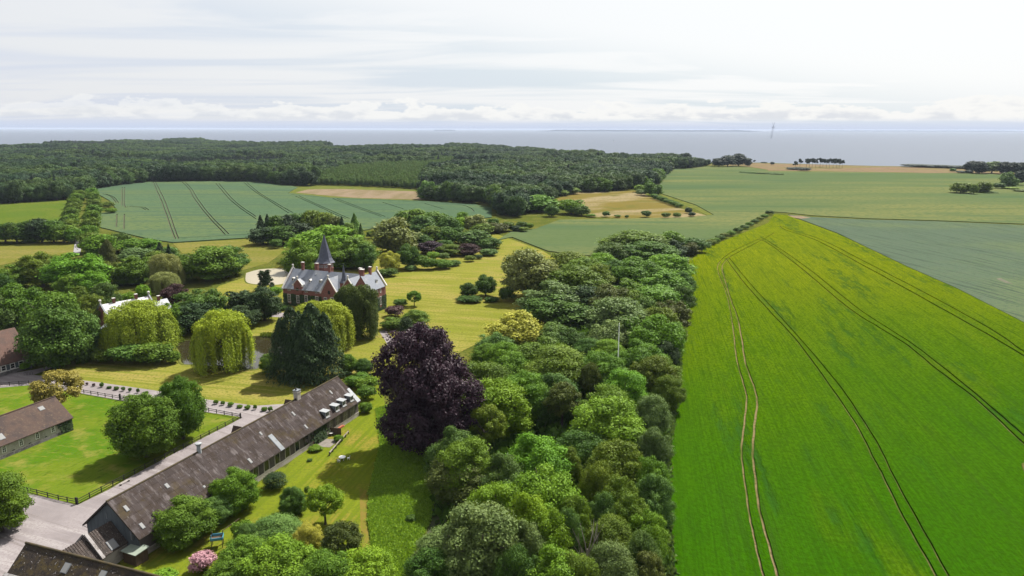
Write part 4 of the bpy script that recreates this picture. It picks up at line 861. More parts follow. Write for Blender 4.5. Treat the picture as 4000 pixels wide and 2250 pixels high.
# --- cottage behind the golden willow
zm = lambda x, y: (340 + x / 5.175, 1120 + y / 5.175)
Ct = Bld('cottage', 'cottage with pale grey roof and stone gable finials, half hidden by a golden willow', 'cottage', (-151.0, 261.0), 54.0)
ct = Ct.root; CR, CE, CW = 8.5, 4.5, 4.5
a = Ct.hit(*zm(270, 375), (0, 0, CR), (0, 0, 1)); b = Ct.hit(*zm(1250, 195), (0, 0, CR), (0, 0, 1)); cy0 = (a.y + b.y) / 2 - CW
mb = MB(); gable_walls(mb, a.x, b.x, cy0, cy0 + 2 * CW, CE, CR - .1, 'x'); mb.build('wall', 'brick', ct)
mb = MB(); gable_roof(mb, a.x + .3, b.x - .3, cy0, cy0 + 2 * CW, CE, CR, 'x', .18, .35); mb.build('roof', 'pale_roof', ct)
for x in (a.x, b.x): coping(ct, [(x, cy0 - .4, CE - .1), (x, cy0 + CW, CR + .45), (x, cy0 + 2 * CW + .4, CE - .1)], (.55, 0, 0), .3, (), 'lead_grey')
for x in (a.x, b.x):
    mb = MB(); mb.lathe([(.3, 0), (.3, .7), (.5, .9), (.5, 1.3), (.15, 1.5)], 8, (x, cy0 + CW, CR + .6)); mb.build('finial', 'coping', ct)
for x, y in ((540, 300), (990, 220)):
    q = Ct.hit(*zm(x, y), (0, cy0 + CW, 0), (0, 1, 0)); chimney(ct, q.x, cy0 + CW, CR - 1, CR + 1.7, .9, .8)
mb = MB(); gable_walls(mb, b.x, b.x + 7, cy0 + 1.2, cy0 + 7.5, 3.2, 6.3, 'x'); mb.build('wall', 'brick', ct)
mb = MB(); gable_roof(mb, b.x + .28, b.x + 7, cy0 + 1.2, cy0 + 7.5, 3.2, 6.3, 'x', .18, .35); mb.build('roof', 'slate_blue', ct)
chimney(ct, b.x + 3.6, cy0 + 4.35, 5.5, 8.0, .9, .7)
# --- little gatehouse in the shade
Gh = Bld('brick_gatehouse', 'small shaded red brick gatehouse with dark roof beside the golden willow', 'gatehouse', (-140.0, 236.5), 20.0)
mb = MB(); gable_walls(mb, -1.2, 7, 0, 7, 3.2, 6.4, 'y'); mb.build('wall', 'brick', Gh.root)
mb = MB(); gable_roof(mb, -1.2, 7, -.4, 7.4, 3.2, 6.4, 'y', .2, .5); mb.build('roof', 'slate_blue', Gh.root)
mb = MB(); coping_run(mb, [(-1.8, -.4, 2.9), (2.9, -.4, 6.7), (7.6, -.4, 2.9)], (0, .3, 0), .15); mb.build('gable_coping', 'coping', Gh.root)
mb = MB(); mb.box(.2, 1.4, -.05, .05, 0, 2.2); d_ = mb.build('door', 'red_paint', Gh.root); mb = MB(); mb.box(1.2, 1.26, -.1, -.04, 1, 1.15); mb.build('handle', 'steel', d_)
window(Gh.root, (4.6, -.02, 1), 0, 1.1, 1.4, 'coping')

# ------------------------------------------------------------------ fences
def post_rail(label, pts, n_name='post_and_rail_fence', step=2.7, h=1.2, big_ends=True):
    root = thing(n_name, label, 'fence', (pts[0].x, pts[0].y, 0)); o = Vector((pts[0].x, pts[0].y, 0))
    pm = MB(); pm.box(-.07, .07, -.07, .07, -.1, h); pm = pm.mesh('post', 'fence_wood')
    bm_ = MB(); bm_.box(-.13, .13, -.13, .13, -.1, h + .25); bm_ = bm_.mesh('post', 'fence_wood')
    for si, (a, b) in enumerate(zip(pts[:-1], pts[1:])):
        d = b - a; L_ = d.length; n = max(1, round(L_ / step)); rz = math.atan2(d.y, d.x); last = si == len(pts) - 2
        for i in range(n + (1 if last else 0)):
            q = a + d * (i / n); big = (i == 0 and si == 0) or (last and i == n)
            link('post', bm_ if big and big_ends else pm, root, (q.x - o.x, q.y - o.y, 0), rz)
        rm = MB(); rm.box(.05, L_ / n - .05, -.03, .03, -.065, .065); rm = rm.mesh('rail', 'fence_wood')
        for i in range(n):
            q = a + d * (i / n)
            for z in (.55, 1.02): link('rail', rm, root, (q.x - o.x - math.sin(rz) * -.0, q.y - o.y, z), rz)
    return root
c1 = GZ('E0', 780, 730).xy; c2 = GZ('C0', 2420, 733).xy
post_rail('dark post and rail fence between the paddock and the long barn lane', [c1.copy(), c2.copy()])
post_rail('dark post and rail fence along the yard end of the paddock', [c1.copy() + Vector((-.3, .15)), GZ('E0', 590, 690).xy.copy(), GZ('E0', 375, 632).xy.copy(), GZ('E0', 0, 545).xy.copy()])
post_rail('dark post and rail fence beside the drive, right of the bronze tree', [c2.copy() + Vector((-.2, .25)), GZ('C0', 2100, 668).xy.copy(), GZ('C0', 1300, 555).xy.copy()], big_ends=False)
post_rail('dark post and rail fence beside the drive, left of the field gate', [GZ('C0', 1205, 545).xy.copy(), GZ('C0', 845, 482).xy.copy(), GZ('C0', 290, 390).xy.copy(), GZ('C0', 0, 412).xy.copy(), GZ('C0', -300, 440).xy.copy()])
g0, g1 = GZ('C0', 1210, 546), GZ('C0', 1292, 554); gd = g1 - g0; gt = thing('field_gate', 'dark barred field gate in the fence between drive and paddock', 'gate', (g0.x, g0.y, 0), math.atan2(gd.y, gd.x))
mb = MB(); mb.box(-.16, .16, -.16, .16, -.1, 1.75); mb.build('post', 'fence_wood', gt)
mb = MB(); 
for z in (.3, .6, .9, 1.2):
    r_ = MB(); r_.box(.2, gd.length - .1, -.04, .04, z - .06, z + .06); r_.build('rail', 'fence_wood', gt)
mb = MB(); mb.hexa([(.2, -.05, .3), (.35, -.05, .3), (.35, .05, .3), (.2, .05, .3), (gd.length - .3, -.05, 1.2), (gd.length - .15, -.05, 1.2), (gd.length - .15, .05, 1.2), (gd.length - .3, .05, 1.2)]); mb.build('brace', 'fence_wood', gt)
# ------------------------------------------------------------------ small things
p = G(2410, 1530); fp = thing('flagpole', 'tall white flagpole rising from the belt of trees', 'flagpole', (p.x, p.y, 0))
top = 0.
for z in np.arange(5, 40, .1):
    q = Vector((p.x, p.y, z)); dd = q - Vector((0, 0, CAM_H)); yy = dd.y * sp + dd.z * cp; xx = depth(q)
    if 1125 - yy / xx * F < 1265: top = z; break
mb = MB(); mb.tube([(0, 0, 0), (0, 0, top * .5), (0, 0, top)], [.20, .16, .10], 8); mb.build('pole', 'white_paint', fp)
mb = MB(); mb.lathe([(.02, 0), (.12, .05), (.12, .2), (.02, .28)], 8, (0, 0, top)); mb.build('knob', 'white_paint', fp)
p = GZ('C1', 868, 1150); t = thing('garden_table', 'round white garden table on the lawn near the purple beech shadow', 'table', p)
mb = MB(); mb.lathe([(.75, .70), (.78, .74), (.75, .77)], 16); mb.build('tabletop', 'white_paint', t)
for k in range(4):
    a = math.pi / 4 + k * math.pi / 2; mb = MB(); mb.tube([(.55 * math.cos(a), .55 * math.sin(a), 0), (.4 * math.cos(a), .4 * math.sin(a), .7)], .035, 6); mb.build('leg', 'white_paint', t)
def chair(dx, dy, rz, label):
    c = thing('garden_chair', label, 'chair', (p.x + dx, p.y + dy, 0), rz, 'chairs by the garden table')
    mb = MB(); mb.box(-.24, .24, -.24, .24, .42, .46); mb.build('seat', 'white_paint', c); mb = MB(); mb.hexa([(-.24, .2, .46), (.24, .2, .46), (.24, .24, .46), (-.24, .24, .46), (-.24, .3, .9), (.24, .3, .9), (.24, .34, .9), (-.24, .34, .9)]); mb.build('backrest', 'white_paint', c)
    for a in (-.2, .2):
        for b in (-.2, .2): mb = MB(); mb.box(a - .025, a + .025, b - .025, b + .025, 0, .42); mb.build('leg', 'white_paint', c)
chair(1.35, .2, R(-80), 'white garden chair on the right of the round garden table'); chair(-.5, -1.1, R(160), 'white garden chair in front of the round garden table')
p = GZ('E0', 1255, 520); t = thing('slatted_bench', 'low pale slatted bench in tree shade beside the paddock fence', 'bench', p, R(69))
for y in (-.16, .16): mb = MB(); mb.box(-1.25, 1.25, y - .06, y + .06, .42, .46); mb.build('slat', 'pale_stone', t)
for x in (-1.0, 1.0): mb = MB(); mb.box(x - .06, x + .06, -.22, .22, 0, .42); mb.build('leg', 'dark_wood', t)
p = GZ('C0', 245, 302); t = thing('bicycle_rack', 'dark bicycle rack on the gravel in front of the tiled barn', 'rack', p, R(20))
for x in (0, .8, 1.6):
    mb = MB(); mb.tube([(x, 0, 0), (x, 0, .9), (x + .1, 0, 1.05), (x + .4, 0, 1.05), (x + .5, 0, .9), (x + .5, 0, 0)], .04, 6); mb.build('hoop', 'black_iron', t)
mb = MB(); mb.box(-.1, 2.2, -.04, .04, .02, .08); mb.build('base_bar', 'black_iron', t)
p = GZ('E0', 2190, 1150); t = thing('play_tower', 'wooden play tower with a blue tarpaulin tub and a slanting pole', 'play tower', p, R(15))
for x in (-.9, .9):
    for y in (-.7, .7): mb = MB(); mb.box(x - .06, x + .06, y - .06, y + .06, 0, 2.6); mb.build('leg', 'brown_wood', t)
mb = MB(); mb.box(-1.0, 1.0, -.8, .8, 1.5, 1.6); mb.build('platform', 'brown_wood', t)
mb = MB()
for a, b, c, d in ((-1, -.86, 1, -.78), (-1, .78, 1, .86), (-1.06, -.8, -.98, .8), (.98, -.8, 1.06, .8)): mb.box(a, c, b, d, 1.62, 2.05)
mb.build('tarpaulin', 'blue_plastic', t)
mb = MB(); mb.tube([(.9, .7, 2.5), (3.6, 2.6, 3.4)], .07, 6); mb.build('pole', 'brown_wood', t)
a, b = GZ('C1', 740, 1108).xy, GZ('C1', 930, 890).xy; d = b - a
wl = thing('log_barrier', 'weathered grey log barrier with short posts along the lawn edge near the terrace', 'barrier', (a.x, a.y, 0), math.atan2(d.y, d.x))
mb = MB(); mb.tube([(0, 0, .75), (d.length * .5, .05, .8), (d.length, 0, .75)], [.17, .15, .13], 7); mb.build('log', 'bark_pale', wl)
for i in range(7): mb = MB(); x = d.length * i / 6; mb.tube([(x, 0, 0), (x, .02, .95)], .12, 7); mb.build('post', 'bark', wl)
a, b = GZ('C1', 700, 890).xy, GZ('C1', 858, 900).xy; d = b - a
wl = thing('timber_screen', 'brown timber screen standing out from the long barn beside the terrace', 'fence', (a.x, a.y, 0), math.atan2(d.y, d.x))
n = 12
for i in range(n): mb = MB(); w_ = d.length / n; mb.box(i * w_ + .01, (i + 1) * w_ - .01, -.03, .03, .05, 1.75); mb.build('board', 'brown_wood', wl)
mb = MB(); mb.box(0, d.length, .03, .08, .4, .5); mb.box(0, d.length, .03, .08, 1.35, 1.45); mb.build('rail', 'dark_wood', wl)
p = GZ('C1', 838, 845); t = thing('brick_pile', 'stack of orange red bricks by the long barn wall', 'brick pile', p, R(69)); material('brick_orange', (.42, .13, .07), rand=.2)
m_ = MB(); m_.box(-.24, .24, -.115, .115, 0, .13); m_ = m_.mesh('brick', 'brick_orange'); rg = random.Random(2)
for k in range(4):
    for i in range(5 - k // 2):
        for j in range(4): link('brick', m_, t, (i * .5 + rg.uniform(-.02, .02), j * .25 + rg.uniform(-.02, .02), k * .135), rg.uniform(-.06, .06))
p = GZ('C1', 757, 905); t = thing('terrace_table', 'small pale table on the gravel terrace in front of the timber screen', 'table', p)
mb = MB(); mb.lathe([(.5, .68), (.5, .73)], 12); mb.build('tabletop', 'coping', t); mb = MB(); mb.lathe([(.25, 0), (.06, .06), (.06, .68)], 8); mb.build('leg', 'steel', t)
# in the sea: a pale mast and a sailing boat
d_ = ray(3012, 541); s = (-13 - CAM_H) / d_.z; p = d_ * s + Vector((0, 0, CAM_H)); k = p.y / F
t = thing('sea_mast', 'pale grey slanting lattice mast standing far out in the sea', 'mast', p)
mb = MB(); h = 42 * k
for a, b in ((-2.6, .3), (2.6, .3)): mb.tube([(a * k, 0, 0), (a * k * .9 + 5.0 * k, 0, h)], .5 * k, 5)
for i in range(7): z0_, z1_ = h * i / 7, h * (i + 1) / 7; mb.tube([(-2.5 * k + 5 * k * i / 7, 0, z0_), (2.5 * k + 5 * k * (i + 1) / 7, 0, z1_)], .3 * k, 4); mb.tube([(2.5 * k + 5 * k * i / 7, 0, z0_), (-2.5 * k + 5 * k * (i + 1) / 7, 0, z1_)], .3 * k, 4)
mb.build('lattice', 'mast_grey', t)
mb = MB(); mb.box(-.5 * k, 11 * k, -3 * k, 3 * k, h, h + 1.6 * k); mb.build('platform', 'mast_grey', t)
for a in (2, 10): mb = MB(); mb.tube([(5 * k, 0, h + 1.6 * k), (a * k, 0, h + 18 * k)], .5 * k, 5); mb.build('boom', 'mast_grey', t)
d_ = ray(2396, 554); s = (-13 - CAM_H) / d_.z; p = d_ * s + Vector((0, 0, CAM_H)); t = thing('sailing_boat', 'tiny sailing boat far out on the sea', 'boat', p, R(30))
mb = MB(); mb.hexa([(-4, -1, .1), (4, -.4, .1), (4, .4, .1), (-4, 1, .1), (-4.4, -1.5, 1.4), (5.4, -.3, 1.6), (5.4, .3, 1.6), (-4.4, 1.5, 1.4)]); mb.build('hull', 'white_paint', t)
mb = MB(); mb.tube([(.5, 0, 1.2), (.5, 0, 13)], .12, 6); mb.build('mast', 'steel', t)
mb = MB(); mb.prism([(.3, 0, 2.2), (-4, 0, 2.2), (.3, 0, 12.5)], (0, .06, 0)); mb.build('sail', 'mast_grey', t)
# ------------------------------------------------------------------ trees: crowns of many small leaf faces on billowing clumps
def leaf_mesh(name, C, Nn, size, tint, mat, aspect=1.0, axis=None, srng=None):
    n = len(C); rg = srng
    if axis is None:
        axis = rg.normal(size=(n, 3))
    a = axis - Nn * np.sum(axis * Nn, axis=1, keepdims=True); a /= np.linalg.norm(a, axis=1, keepdims=True) + 1e-9
    b = np.cross(Nn, a)
    s = size[:, None] if isinstance(size, np.ndarray) else size
    j = lambda: rg.uniform(.7, 1.15, size=(n, 1))
    V = np.empty((n, 4, 3)); V[:, 0] = C - a * s * aspect * j(); V[:, 1] = C - b * s * j() * .8; V[:, 2] = C + a * s * aspect * j(); V[:, 3] = C + b * s * j() * .8
    V[:, 1] -= Nn * s * .25; V[:, 3] -= Nn * s * .25
    return quads(name, V, tint, mat)
def quads(name, V, tint, mat):
    n = len(V); me = bpy.data.meshes.new(name)
    me.vertices.add(n * 4); me.vertices.foreach_set('co', V.reshape(-1).astype(np.float32))
    me.loops.add(n * 4); me.loops.foreach_set('vertex_index', np.arange(n * 4, dtype=np.int32))
    me.polygons.add(n); me.polygons.foreach_set('loop_start', np.arange(0, n * 4, 4, dtype=np.int32))
    me.update(calc_edges=True)
    at = me.attributes.new('tint', 'FLOAT', 'FACE'); at.data.foreach_set('value', np.clip(tint, 0, 1).astype(np.float32))
    me.materials.append(MATS[mat]); return me
def unit(v): return v / (np.linalg.norm(v, axis=-1, keepdims=True) + 1e-9)
def clump_leaves(rg, centers, radii, nleaf, size, mat, name, up=.35, inner=.16, zsq=.72, nz=.50):
    """leaves on the outside of many overlapping clumps"""
    centers = np.asarray(centers); radii = np.asarray(radii); w = radii ** 2; w /= w.sum()
    k = rg.choice(len(radii), size=int(nleaf * 2.6), p=w)
    d = unit(rg.normal(size=(len(k), 3)) + np.array([0, 0, up])); r = radii[k] * np.where(rg.uniform(size=len(k)) < .30, rg.uniform(.9, 1.45, len(k)), rg.uniform(.72, 1.10, len(k)))
    P = centers[k] + d * r[:, None] * np.array([1, 1, zsq])
    # drop the leaves buried inside other clumps
    dist = np.linalg.norm((P[:, None, :] - centers[None]) / np.array([1, 1, zsq]), axis=2) / radii[None]
    dist[np.arange(len(k)), k] = 9
    ok = dist.min(axis=1) > .80; P, d, k = P[ok][:nleaf], d[ok][:nleaf], k[ok][:nleaf]
    bt = rg.uniform(.1, .9, len(radii)); tint = bt[k] * .6 + rg.uniform(0, .4, len(k))
    sz = size * rg.uniform(.65, 1.3, len(k)); ni = int(nleaf * inner)
    ki = rg.choice(len(radii), size=ni, p=w); di = unit(rg.normal(size=(ni, 3))); Pi = centers[ki] + di * (radii[ki] * rg.uniform(.45, .7, ni))[:, None]
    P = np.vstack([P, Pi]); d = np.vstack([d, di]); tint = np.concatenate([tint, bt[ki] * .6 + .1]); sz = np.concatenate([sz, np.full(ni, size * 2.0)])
    Nn = unit(d + rg.normal(size=d.shape) * nz + np.array([0, 0, .25]))
    P[:, 2] = np.clip(P[:, 2], .01, 1.0); return leaf_mesh(name, P, Nn, sz, tint, mat, srng=rg)
def env_clumps(rg, n, zb, rmin, rmax, wide=.5, zmin=-.75, power=1.0):
    c = []; r = []
    while len(r) < n:
        d = unit(rg.normal(size=3)); 
        if d[2] < zmin: continue
        rr = rg.uniform(rmin, rmax); f = rg.uniform(.74, 1.0)
        zc = (1 + zb) / 2; H_ = (1 - zb) / 2
        tap = 1.0 if d[2] < 0 else (1 - d[2] ** 2 * .08)
        p = np.array([d[0] * (wide - rr) * f * tap, d[1] * (wide - rr) * f * tap, zc + d[2] * (H_ - rr * .85) * (f if d[2] < .5 else min(1, f + .12))])
        c.append(p); r.append(rr)
    c.append(np.array([0, 0, (1 + zb) / 2])); r.append(min(wide, (1 - zb) / 2) * .62)
    return c, r
PROTO = {}
def trunk_mesh(name, seed, top=.62, r=.028, limbs=6, mat='bark', spread=.26):
    rg = random.Random(seed); mb = MB(); lean = (rg.uniform(-.03, .03), rg.uniform(-.03, .03))
    mb.tube([(0, 0, -.01), (0, 0, .08), (lean[0] * .5, lean[1] * .5, top * .5), (lean[0], lean[1], top)], [r * 1.35, r, r * .8, r * .45], 7)
    for i in range(limbs):
        a = 2 * math.pi * i / limbs + rg.uniform(-.3, .3); z0 = rg.uniform(.22, .5); k = rg.uniform(.7, 1.2) * spread
        mb.tube([(lean[0] * z0, lean[1] * z0, z0), (math.cos(a) * k * .55, math.sin(a) * k * .55, z0 + .14), (math.cos(a) * k, math.sin(a) * k, z0 + rg.uniform(.24, .34))], [r * .5, r * .36, r * .14], 5)
    return mb.mesh(name, mat)
def add_proto(kind, variants, trunk): PROTO.setdefault(kind, []).extend([(v, trunk) for v in variants])
def build_protos():
    T1, T2, T3 = trunk_mesh('trunk', 1), trunk_mesh('trunk', 2, limbs=7), trunk_mesh('trunk', 3, top=.8, limbs=8, spread=.34)
    for lod, nl, sz, nb, rr in (('', 22000, .0125, 105, (.050, .150)), ('_m', 9000, .0185, 56, (.060, .165)), ('_f', 2400, .034, 28, (.12, .20))):
        for s in range(3):
            rg = np.random.default_rng(10 + s); c, r = env_clumps(rg, nb, .0, *rr, zmin=-1); add_proto('rnd' + lod, [clump_leaves(rg, c, r, nl, sz, 'leaf_mid', 'crown')], (T1, T2, T1)[s])
        for s in range(2):     # taller, more ragged: a few leading masses
            rg = np.random.default_rng(40 + s); c, r = [], []
            for (ox, oy, zt, w) in ((0, 0, 1.0, .34), (.17, .06, .86, .30), (-.18, .05, .80, .30), (.02, -.2, .74, .30), (-.05, .2, .88, .30)):
                cc, rr_ = env_clumps(rg, nb // 4, .0, rr[0], rr[1] * .95, w, zmin=-1)
                c += [np.array([p[0] + ox, p[1] + oy, p[2] * zt]) for p in cc]; r += rr_
            add_proto('tal' + lod, [clump_leaves(rg, c, r, int(nl * 1.1), sz, 'leaf_mid', 'crown')], (T2, T3)[s])
    # open crown through which the limbs show
    for s in range(2):
        rg = np.random.default_rng(70 + s); c, r = env_clumps(rg, 75, .22, .06, .12); c, r = c[:-1], r[:-1]
        add_proto('opn', [clump_leaves(rg, c, r, 9000, .018, 'leaf_mid', 'crown', inner=.08)], T3)
    # shrub, low and wide
    for s in range(2):
        rg = np.random.default_rng(90 + s); c, r = env_clumps(rg, 26, .0, .13, .22); add_proto('shr', [clump_leaves(rg, c, r, 2100, .036, 'leaf_mid', 'shrub')], None)
    rg = np.random.default_rng(95); c, r = env_clumps(rg, 60, .0, .16, .20); add_proto('clip', [clump_leaves(rg, c, r, 4500, .022, 'leaf_yew', 'shrub', nz=.35)], None)
    # weeping willows: billowing top, hanging strands
    def willow(seed, nst, nper, zlow, puff, wid=.0075, ln=.0145, shell=.5, ncur=46):
        rg = np.random.default_rng(seed); C, N_, S, A, T = [], [], [], [], []
        c, r = env_clumps(rg, puff, .42, .07, .13, .48, zmin=-.35)
        cur = []
        for i in range(ncur):          # hanging curtains of unequal length
            th = rg.uniform(0, 2 * np.pi); rho = shell * np.sqrt(rg.uniform(.15, 1)) * rg.uniform(.84, 1.03); cur.append((th, rho, max(zlow, rg.uniform(-.25, .32) * (1.25 - rho)), rg.uniform(0, .6)))
        for i in range(nst):
            th, rho, zb_, t0 = cur[rg.integers(ncur)]; th = th + rg.normal() * .12; rho = np.clip(rho + rg.normal() * .025, .03, .52)
            zt = .30 + .66 * np.sqrt(max(0, 1 - (rho / .53) ** 2)) * rg.uniform(.88, 1.0); zb_ = max(zlow, zb_ + rg.normal() * .05)
            if zt - zb_ < .06: continue
            for k in range(nper):
                f = (k + rg.uniform(0, 1)) / nper; z = zt + (zb_ - zt) * f; rr = rho * (1 + .07 * math.sin(f * 3)) + rg.normal() * .008
                C.append((rr * math.cos(th + rg.normal() * .02), rr * math.sin(th + rg.normal() * .02), z)); n = np.array([math.cos(th), math.sin(th), .35]) + rg.normal(size=3) * .45
                N_.append(n); S.append(wid * rg.uniform(.7, 1.4)); A.append((rg.normal() * .3, rg.normal() * .3, -1)); T.append(t0 + rg.uniform(0, .4))
        C, N_, S, A, T = map(np.array, (C, N_, S, A, T)); N_ = unit(N_)
        # puffs of the top
        k = rg.choice(len(r), size=11000); d = unit(rg.normal(size=(11000, 3)) + np.array([0, 0, .5])); P = np.array(c)[k] + d * (np.array(r)[k] * rg.uniform(.8, 1.1, 11000))[:, None]
        P[:, 2] = np.minimum(P[:, 2], 1.0)
        C = np.vstack([C, P]); N_ = np.vstack([N_, unit(d + rg.normal(size=d.shape) * .5)]); S = np.concatenate([S, np.full(11000, wid * 1.1)]); T = np.concatenate([T, rg.uniform(.3, 1, 11000)])
        A = np.vstack([A, rg.normal(size=(11000, 3)) * .6 + np.array([0, 0, -.6])])
        return leaf_mesh('crown', C, N_, S, T, 'leaf_willow', aspect=ln / wid, axis=A, srng=rg)
    for s in range(3): add_proto('wil', [willow(120 + s, 2800, 14, .02, 70)], T1)
    for s in range(2): add_proto('bir', [willow(140 + s, 2000, 15, .03, 30, wid=.010, ln=.018, shell=.48, ncur=60)], T2)
    # conifers
    def conifer(seed, n, spires, size, droop=.5, power=.85, zb_=.02):
        rg = np.random.default_rng(seed); C, N_, A, S, T = [], [], [], [], []
        for (ox, oy, h, w, share) in spires:
            m = int(n * share); z = rg.uniform(0, 1, m) ** .9; th = rg.uniform(0, 2 * np.pi, m)
            R_ = w * (1 - z) ** power * (1 + .17 * np.sin(th * 3 + seed + z * 21) + .12 * np.sin(th * 7 + z * 33) + .08 * np.sin(z * 57 + th * 2)) * rg.uniform(.70, 1.05, m) + .01
            zz = zb_ + z * (h - zb_) + rg.normal(size=m) * .012
            C.append(np.stack([ox + R_ * np.cos(th), oy + R_ * np.sin(th), zz], 1)); o = np.stack([np.cos(th), np.sin(th), np.zeros(m)], 1)
            A.append(o + np.array([0, 0, -droop]) + rg.normal(size=(m, 3)) * .25); N_.append(unit(o * .5 + np.array([0, 0, .8]) + rg.normal(size=(m, 3)) * .5)); S.append(size * rg.uniform(.6, 1.3, m)); T.append(rg.uniform(0, 1, m))
        C = np.vstack(C); C[:, 2] = np.clip(C[:, 2], 0.005, 1)
        return leaf_mesh('crown', C, np.vstack(N_), np.concatenate(S), np.concatenate(T), 'leaf_conifer', aspect=1.7, axis=np.vstack(A), srng=rg)
    TC = trunk_mesh('trunk', 5, top=.9, r=.022, limbs=0)
    add_proto('spr', [conifer(200, 3200, [(0, 0, 1, .47, 1)], .022, .35), conifer(201, 3200, [(0, 0, 1, .46, 1)], .022, .35, 1.05)], TC)
    add_proto('con', [conifer(210, 20000, [(0, 0, 1, .46, .34), (.17, .05, .90, .34, .2), (-.2, .03, .84, .33, .2), (.02, -.2, .78, .34, .26)], .013, .7, .64), conifer(211, 20000, [(0, 0, 1, .46, .4), (.16, -.14, .86, .34, .3), (-.18, -.1, .78, .34, .3)], .013, .7, .64)], TC)
    add_proto('yew', [conifer(220, 3600, [(0, 0, 1, .44, .5), (.12, .1, .93, .34, .25), (-.12, -.08, .95, .34, .25)], .022, -.9, .33)], TC)
    # cedar / dark flat tiers
    rg = np.random.default_rng(230); c, r = [], []
    for i in range(46):
        z = .2 + .75 * (i / 46); a = i * 2.4; k = (.42 * (1 - (z - .2) * .75)) * rg.uniform(.5, 1); c.append(np.array([k * math.cos(a), k * math.sin(a), z])); r.append(rg.uniform(.07, .13))
    add_proto('ced', [clump_leaves(rg, c, r, 5200, .022, 'leaf_yew', 'crown', zsq=.42)], TC)
    # windswept coast pines: bare trunk and flat top
    for s in range(3):
        rg = np.random.default_rng(250 + s); c, r = [], []
        for i in range(15):
            a = rg.uniform(0, 6.28); k = rg.uniform(.0, .40); c.append(np.array([k * math.cos(a) + .06 * s, k * math.sin(a), rg.uniform(.66, .93) - k * .2])); r.append(rg.uniform(.08, .14))
        mb = MB(); mb.tube([(0, 0, -.01), (.01, 0, .4), (.03, .01, .85)], [.016, .013, .007], 6)
        for i in range(5): a = i * 1.3 + s; mb.tube([(.015, 0, .55 + i * .05), (.25 * math.cos(a), .25 * math.sin(a), .66 + i * .05)], [.007, .003], 5)
        add_proto('pin', [clump_leaves(rg, c, r, 900, .05, 'leaf_coast', 'crown', zsq=.5, inner=.2)], mb.mesh('trunk', 'bark'))
    # the great purple beech: several drooping storeys
    rg = np.random.default_rng(300); c, r = [], []
    for (ox, oy, zc, w, hh, n) in ((.06, .08, .62, .44, .38, 90), (-.22, -.08, .44, .30, .40, 70), (.24, .02, .48, .28, .40, 56), (.02, -.20, .38, .34, .38, 70), (.04, .02, .82, .28, .18, 34), (-.03, -.03, .24, .46, .26, 80)):
        for i in range(n):
            d = unit(rg.normal(size=3)); f = rg.uniform(.75, 1); rr = rg.uniform(.045, .085); c.append(np.array([ox + d[0] * (w - rr) * f, oy + d[1] * (w - rr) * f, max(.06, zc + d[2] * (hh - rr) * f)])); r.append(rr)
    c = [np.array([p[0] * .97, p[1] * .97, p[2]]) for p in c]
    add_proto('beech', [clump_leaves(rg, c, r, 44000, .0095, 'leaf_purple', 'crown', up=.2, inner=.2, nz=.5)], T3)
    # bare dead limbs
    rg = random.Random(4); mb = MB(); mb.tube([(0, 0, 0), (.02, 0, .35), (.05, .02, .6)], [.04, .03, .02], 6)
    for i in range(11):
        a = rg.uniform(0, 6.28); z0 = rg.uniform(.3, .6); k = rg.uniform(.25, .5); p1 = (k * .5 * math.cos(a), k * .5 * math.sin(a), z0 + .18); p2 = (k * math.cos(a + .2), k * math.sin(a + .2), z0 + rg.uniform(.28, .4))
        mb.tube([(.03, 0, z0), p1, p2], [.016, .011, .004], 5); mb.tube([p1, (p1[0] + .1 * math.cos(a + 1), p1[1] + .1 * math.sin(a + 1), p1[2] + .15)], [.008, .003], 4)
    PROTO['dead'] = [(None, mb.mesh('bare_branches', 'bark_pale'))]
build_protos()
NAMES = {'rnd': 'broadleaf_tree', 'tal': 'broadleaf_tree', 'opn': 'open_crowned_tree', 'shr': 'shrub', 'clip': 'clipped_shrub', 'wil': 'willow_tree', 'bir': 'weeping_birch', 'spr': 'spruce_tree', 'con': 'cypress_tree', 'yew': 'yew_tree', 'ced': 'cedar_tree', 'pin': 'coast_pine', 'beech': 'purple_beech', 'dead': 'dead_tree'}
TRNG = random.Random(11); FOREST_CROWNS = []
def plant(kind, x, y, w, h, mat, label, cat=None, group=None, name=None, rz=None, var=None):
    d = math.hypot(x, y); key = kind
    if kind in ('rnd', 'tal'): key = kind + ('' if d < 225 else '_m' if d < 430 else '_f')
    crown, trunk = PROTO[key][TRNG.randrange(len(PROTO[key])) if var is None else var % len(PROTO[key])]
    rz = TRNG.uniform(0, 6.28) if rz is None else rz; nm = name or NAMES[kind]
    if kind in ('shr', 'clip'):
        o = link(nm, crown, None, (x, y, -.05), rz, (w, w, h), mat); return tag(o, label, cat or 'shrub', group)
    if kind in ('rnd', 'tal'): w *= 1.28 if group is None or 'belt' not in group else 1.48
    t = thing(nm, label, cat or 'tree', (x, y, 0), rz, group)
    if trunk: link('trunk', trunk, t, (0, 0, 0), 0, ((w + h) / 2 if kind == 'pin' else w, (w + h) / 2 if kind == 'pin' else w, h))
    if crown: link('crown', crown, t, (0, 0, 0), 0, (w, w, h), mat)
    return t
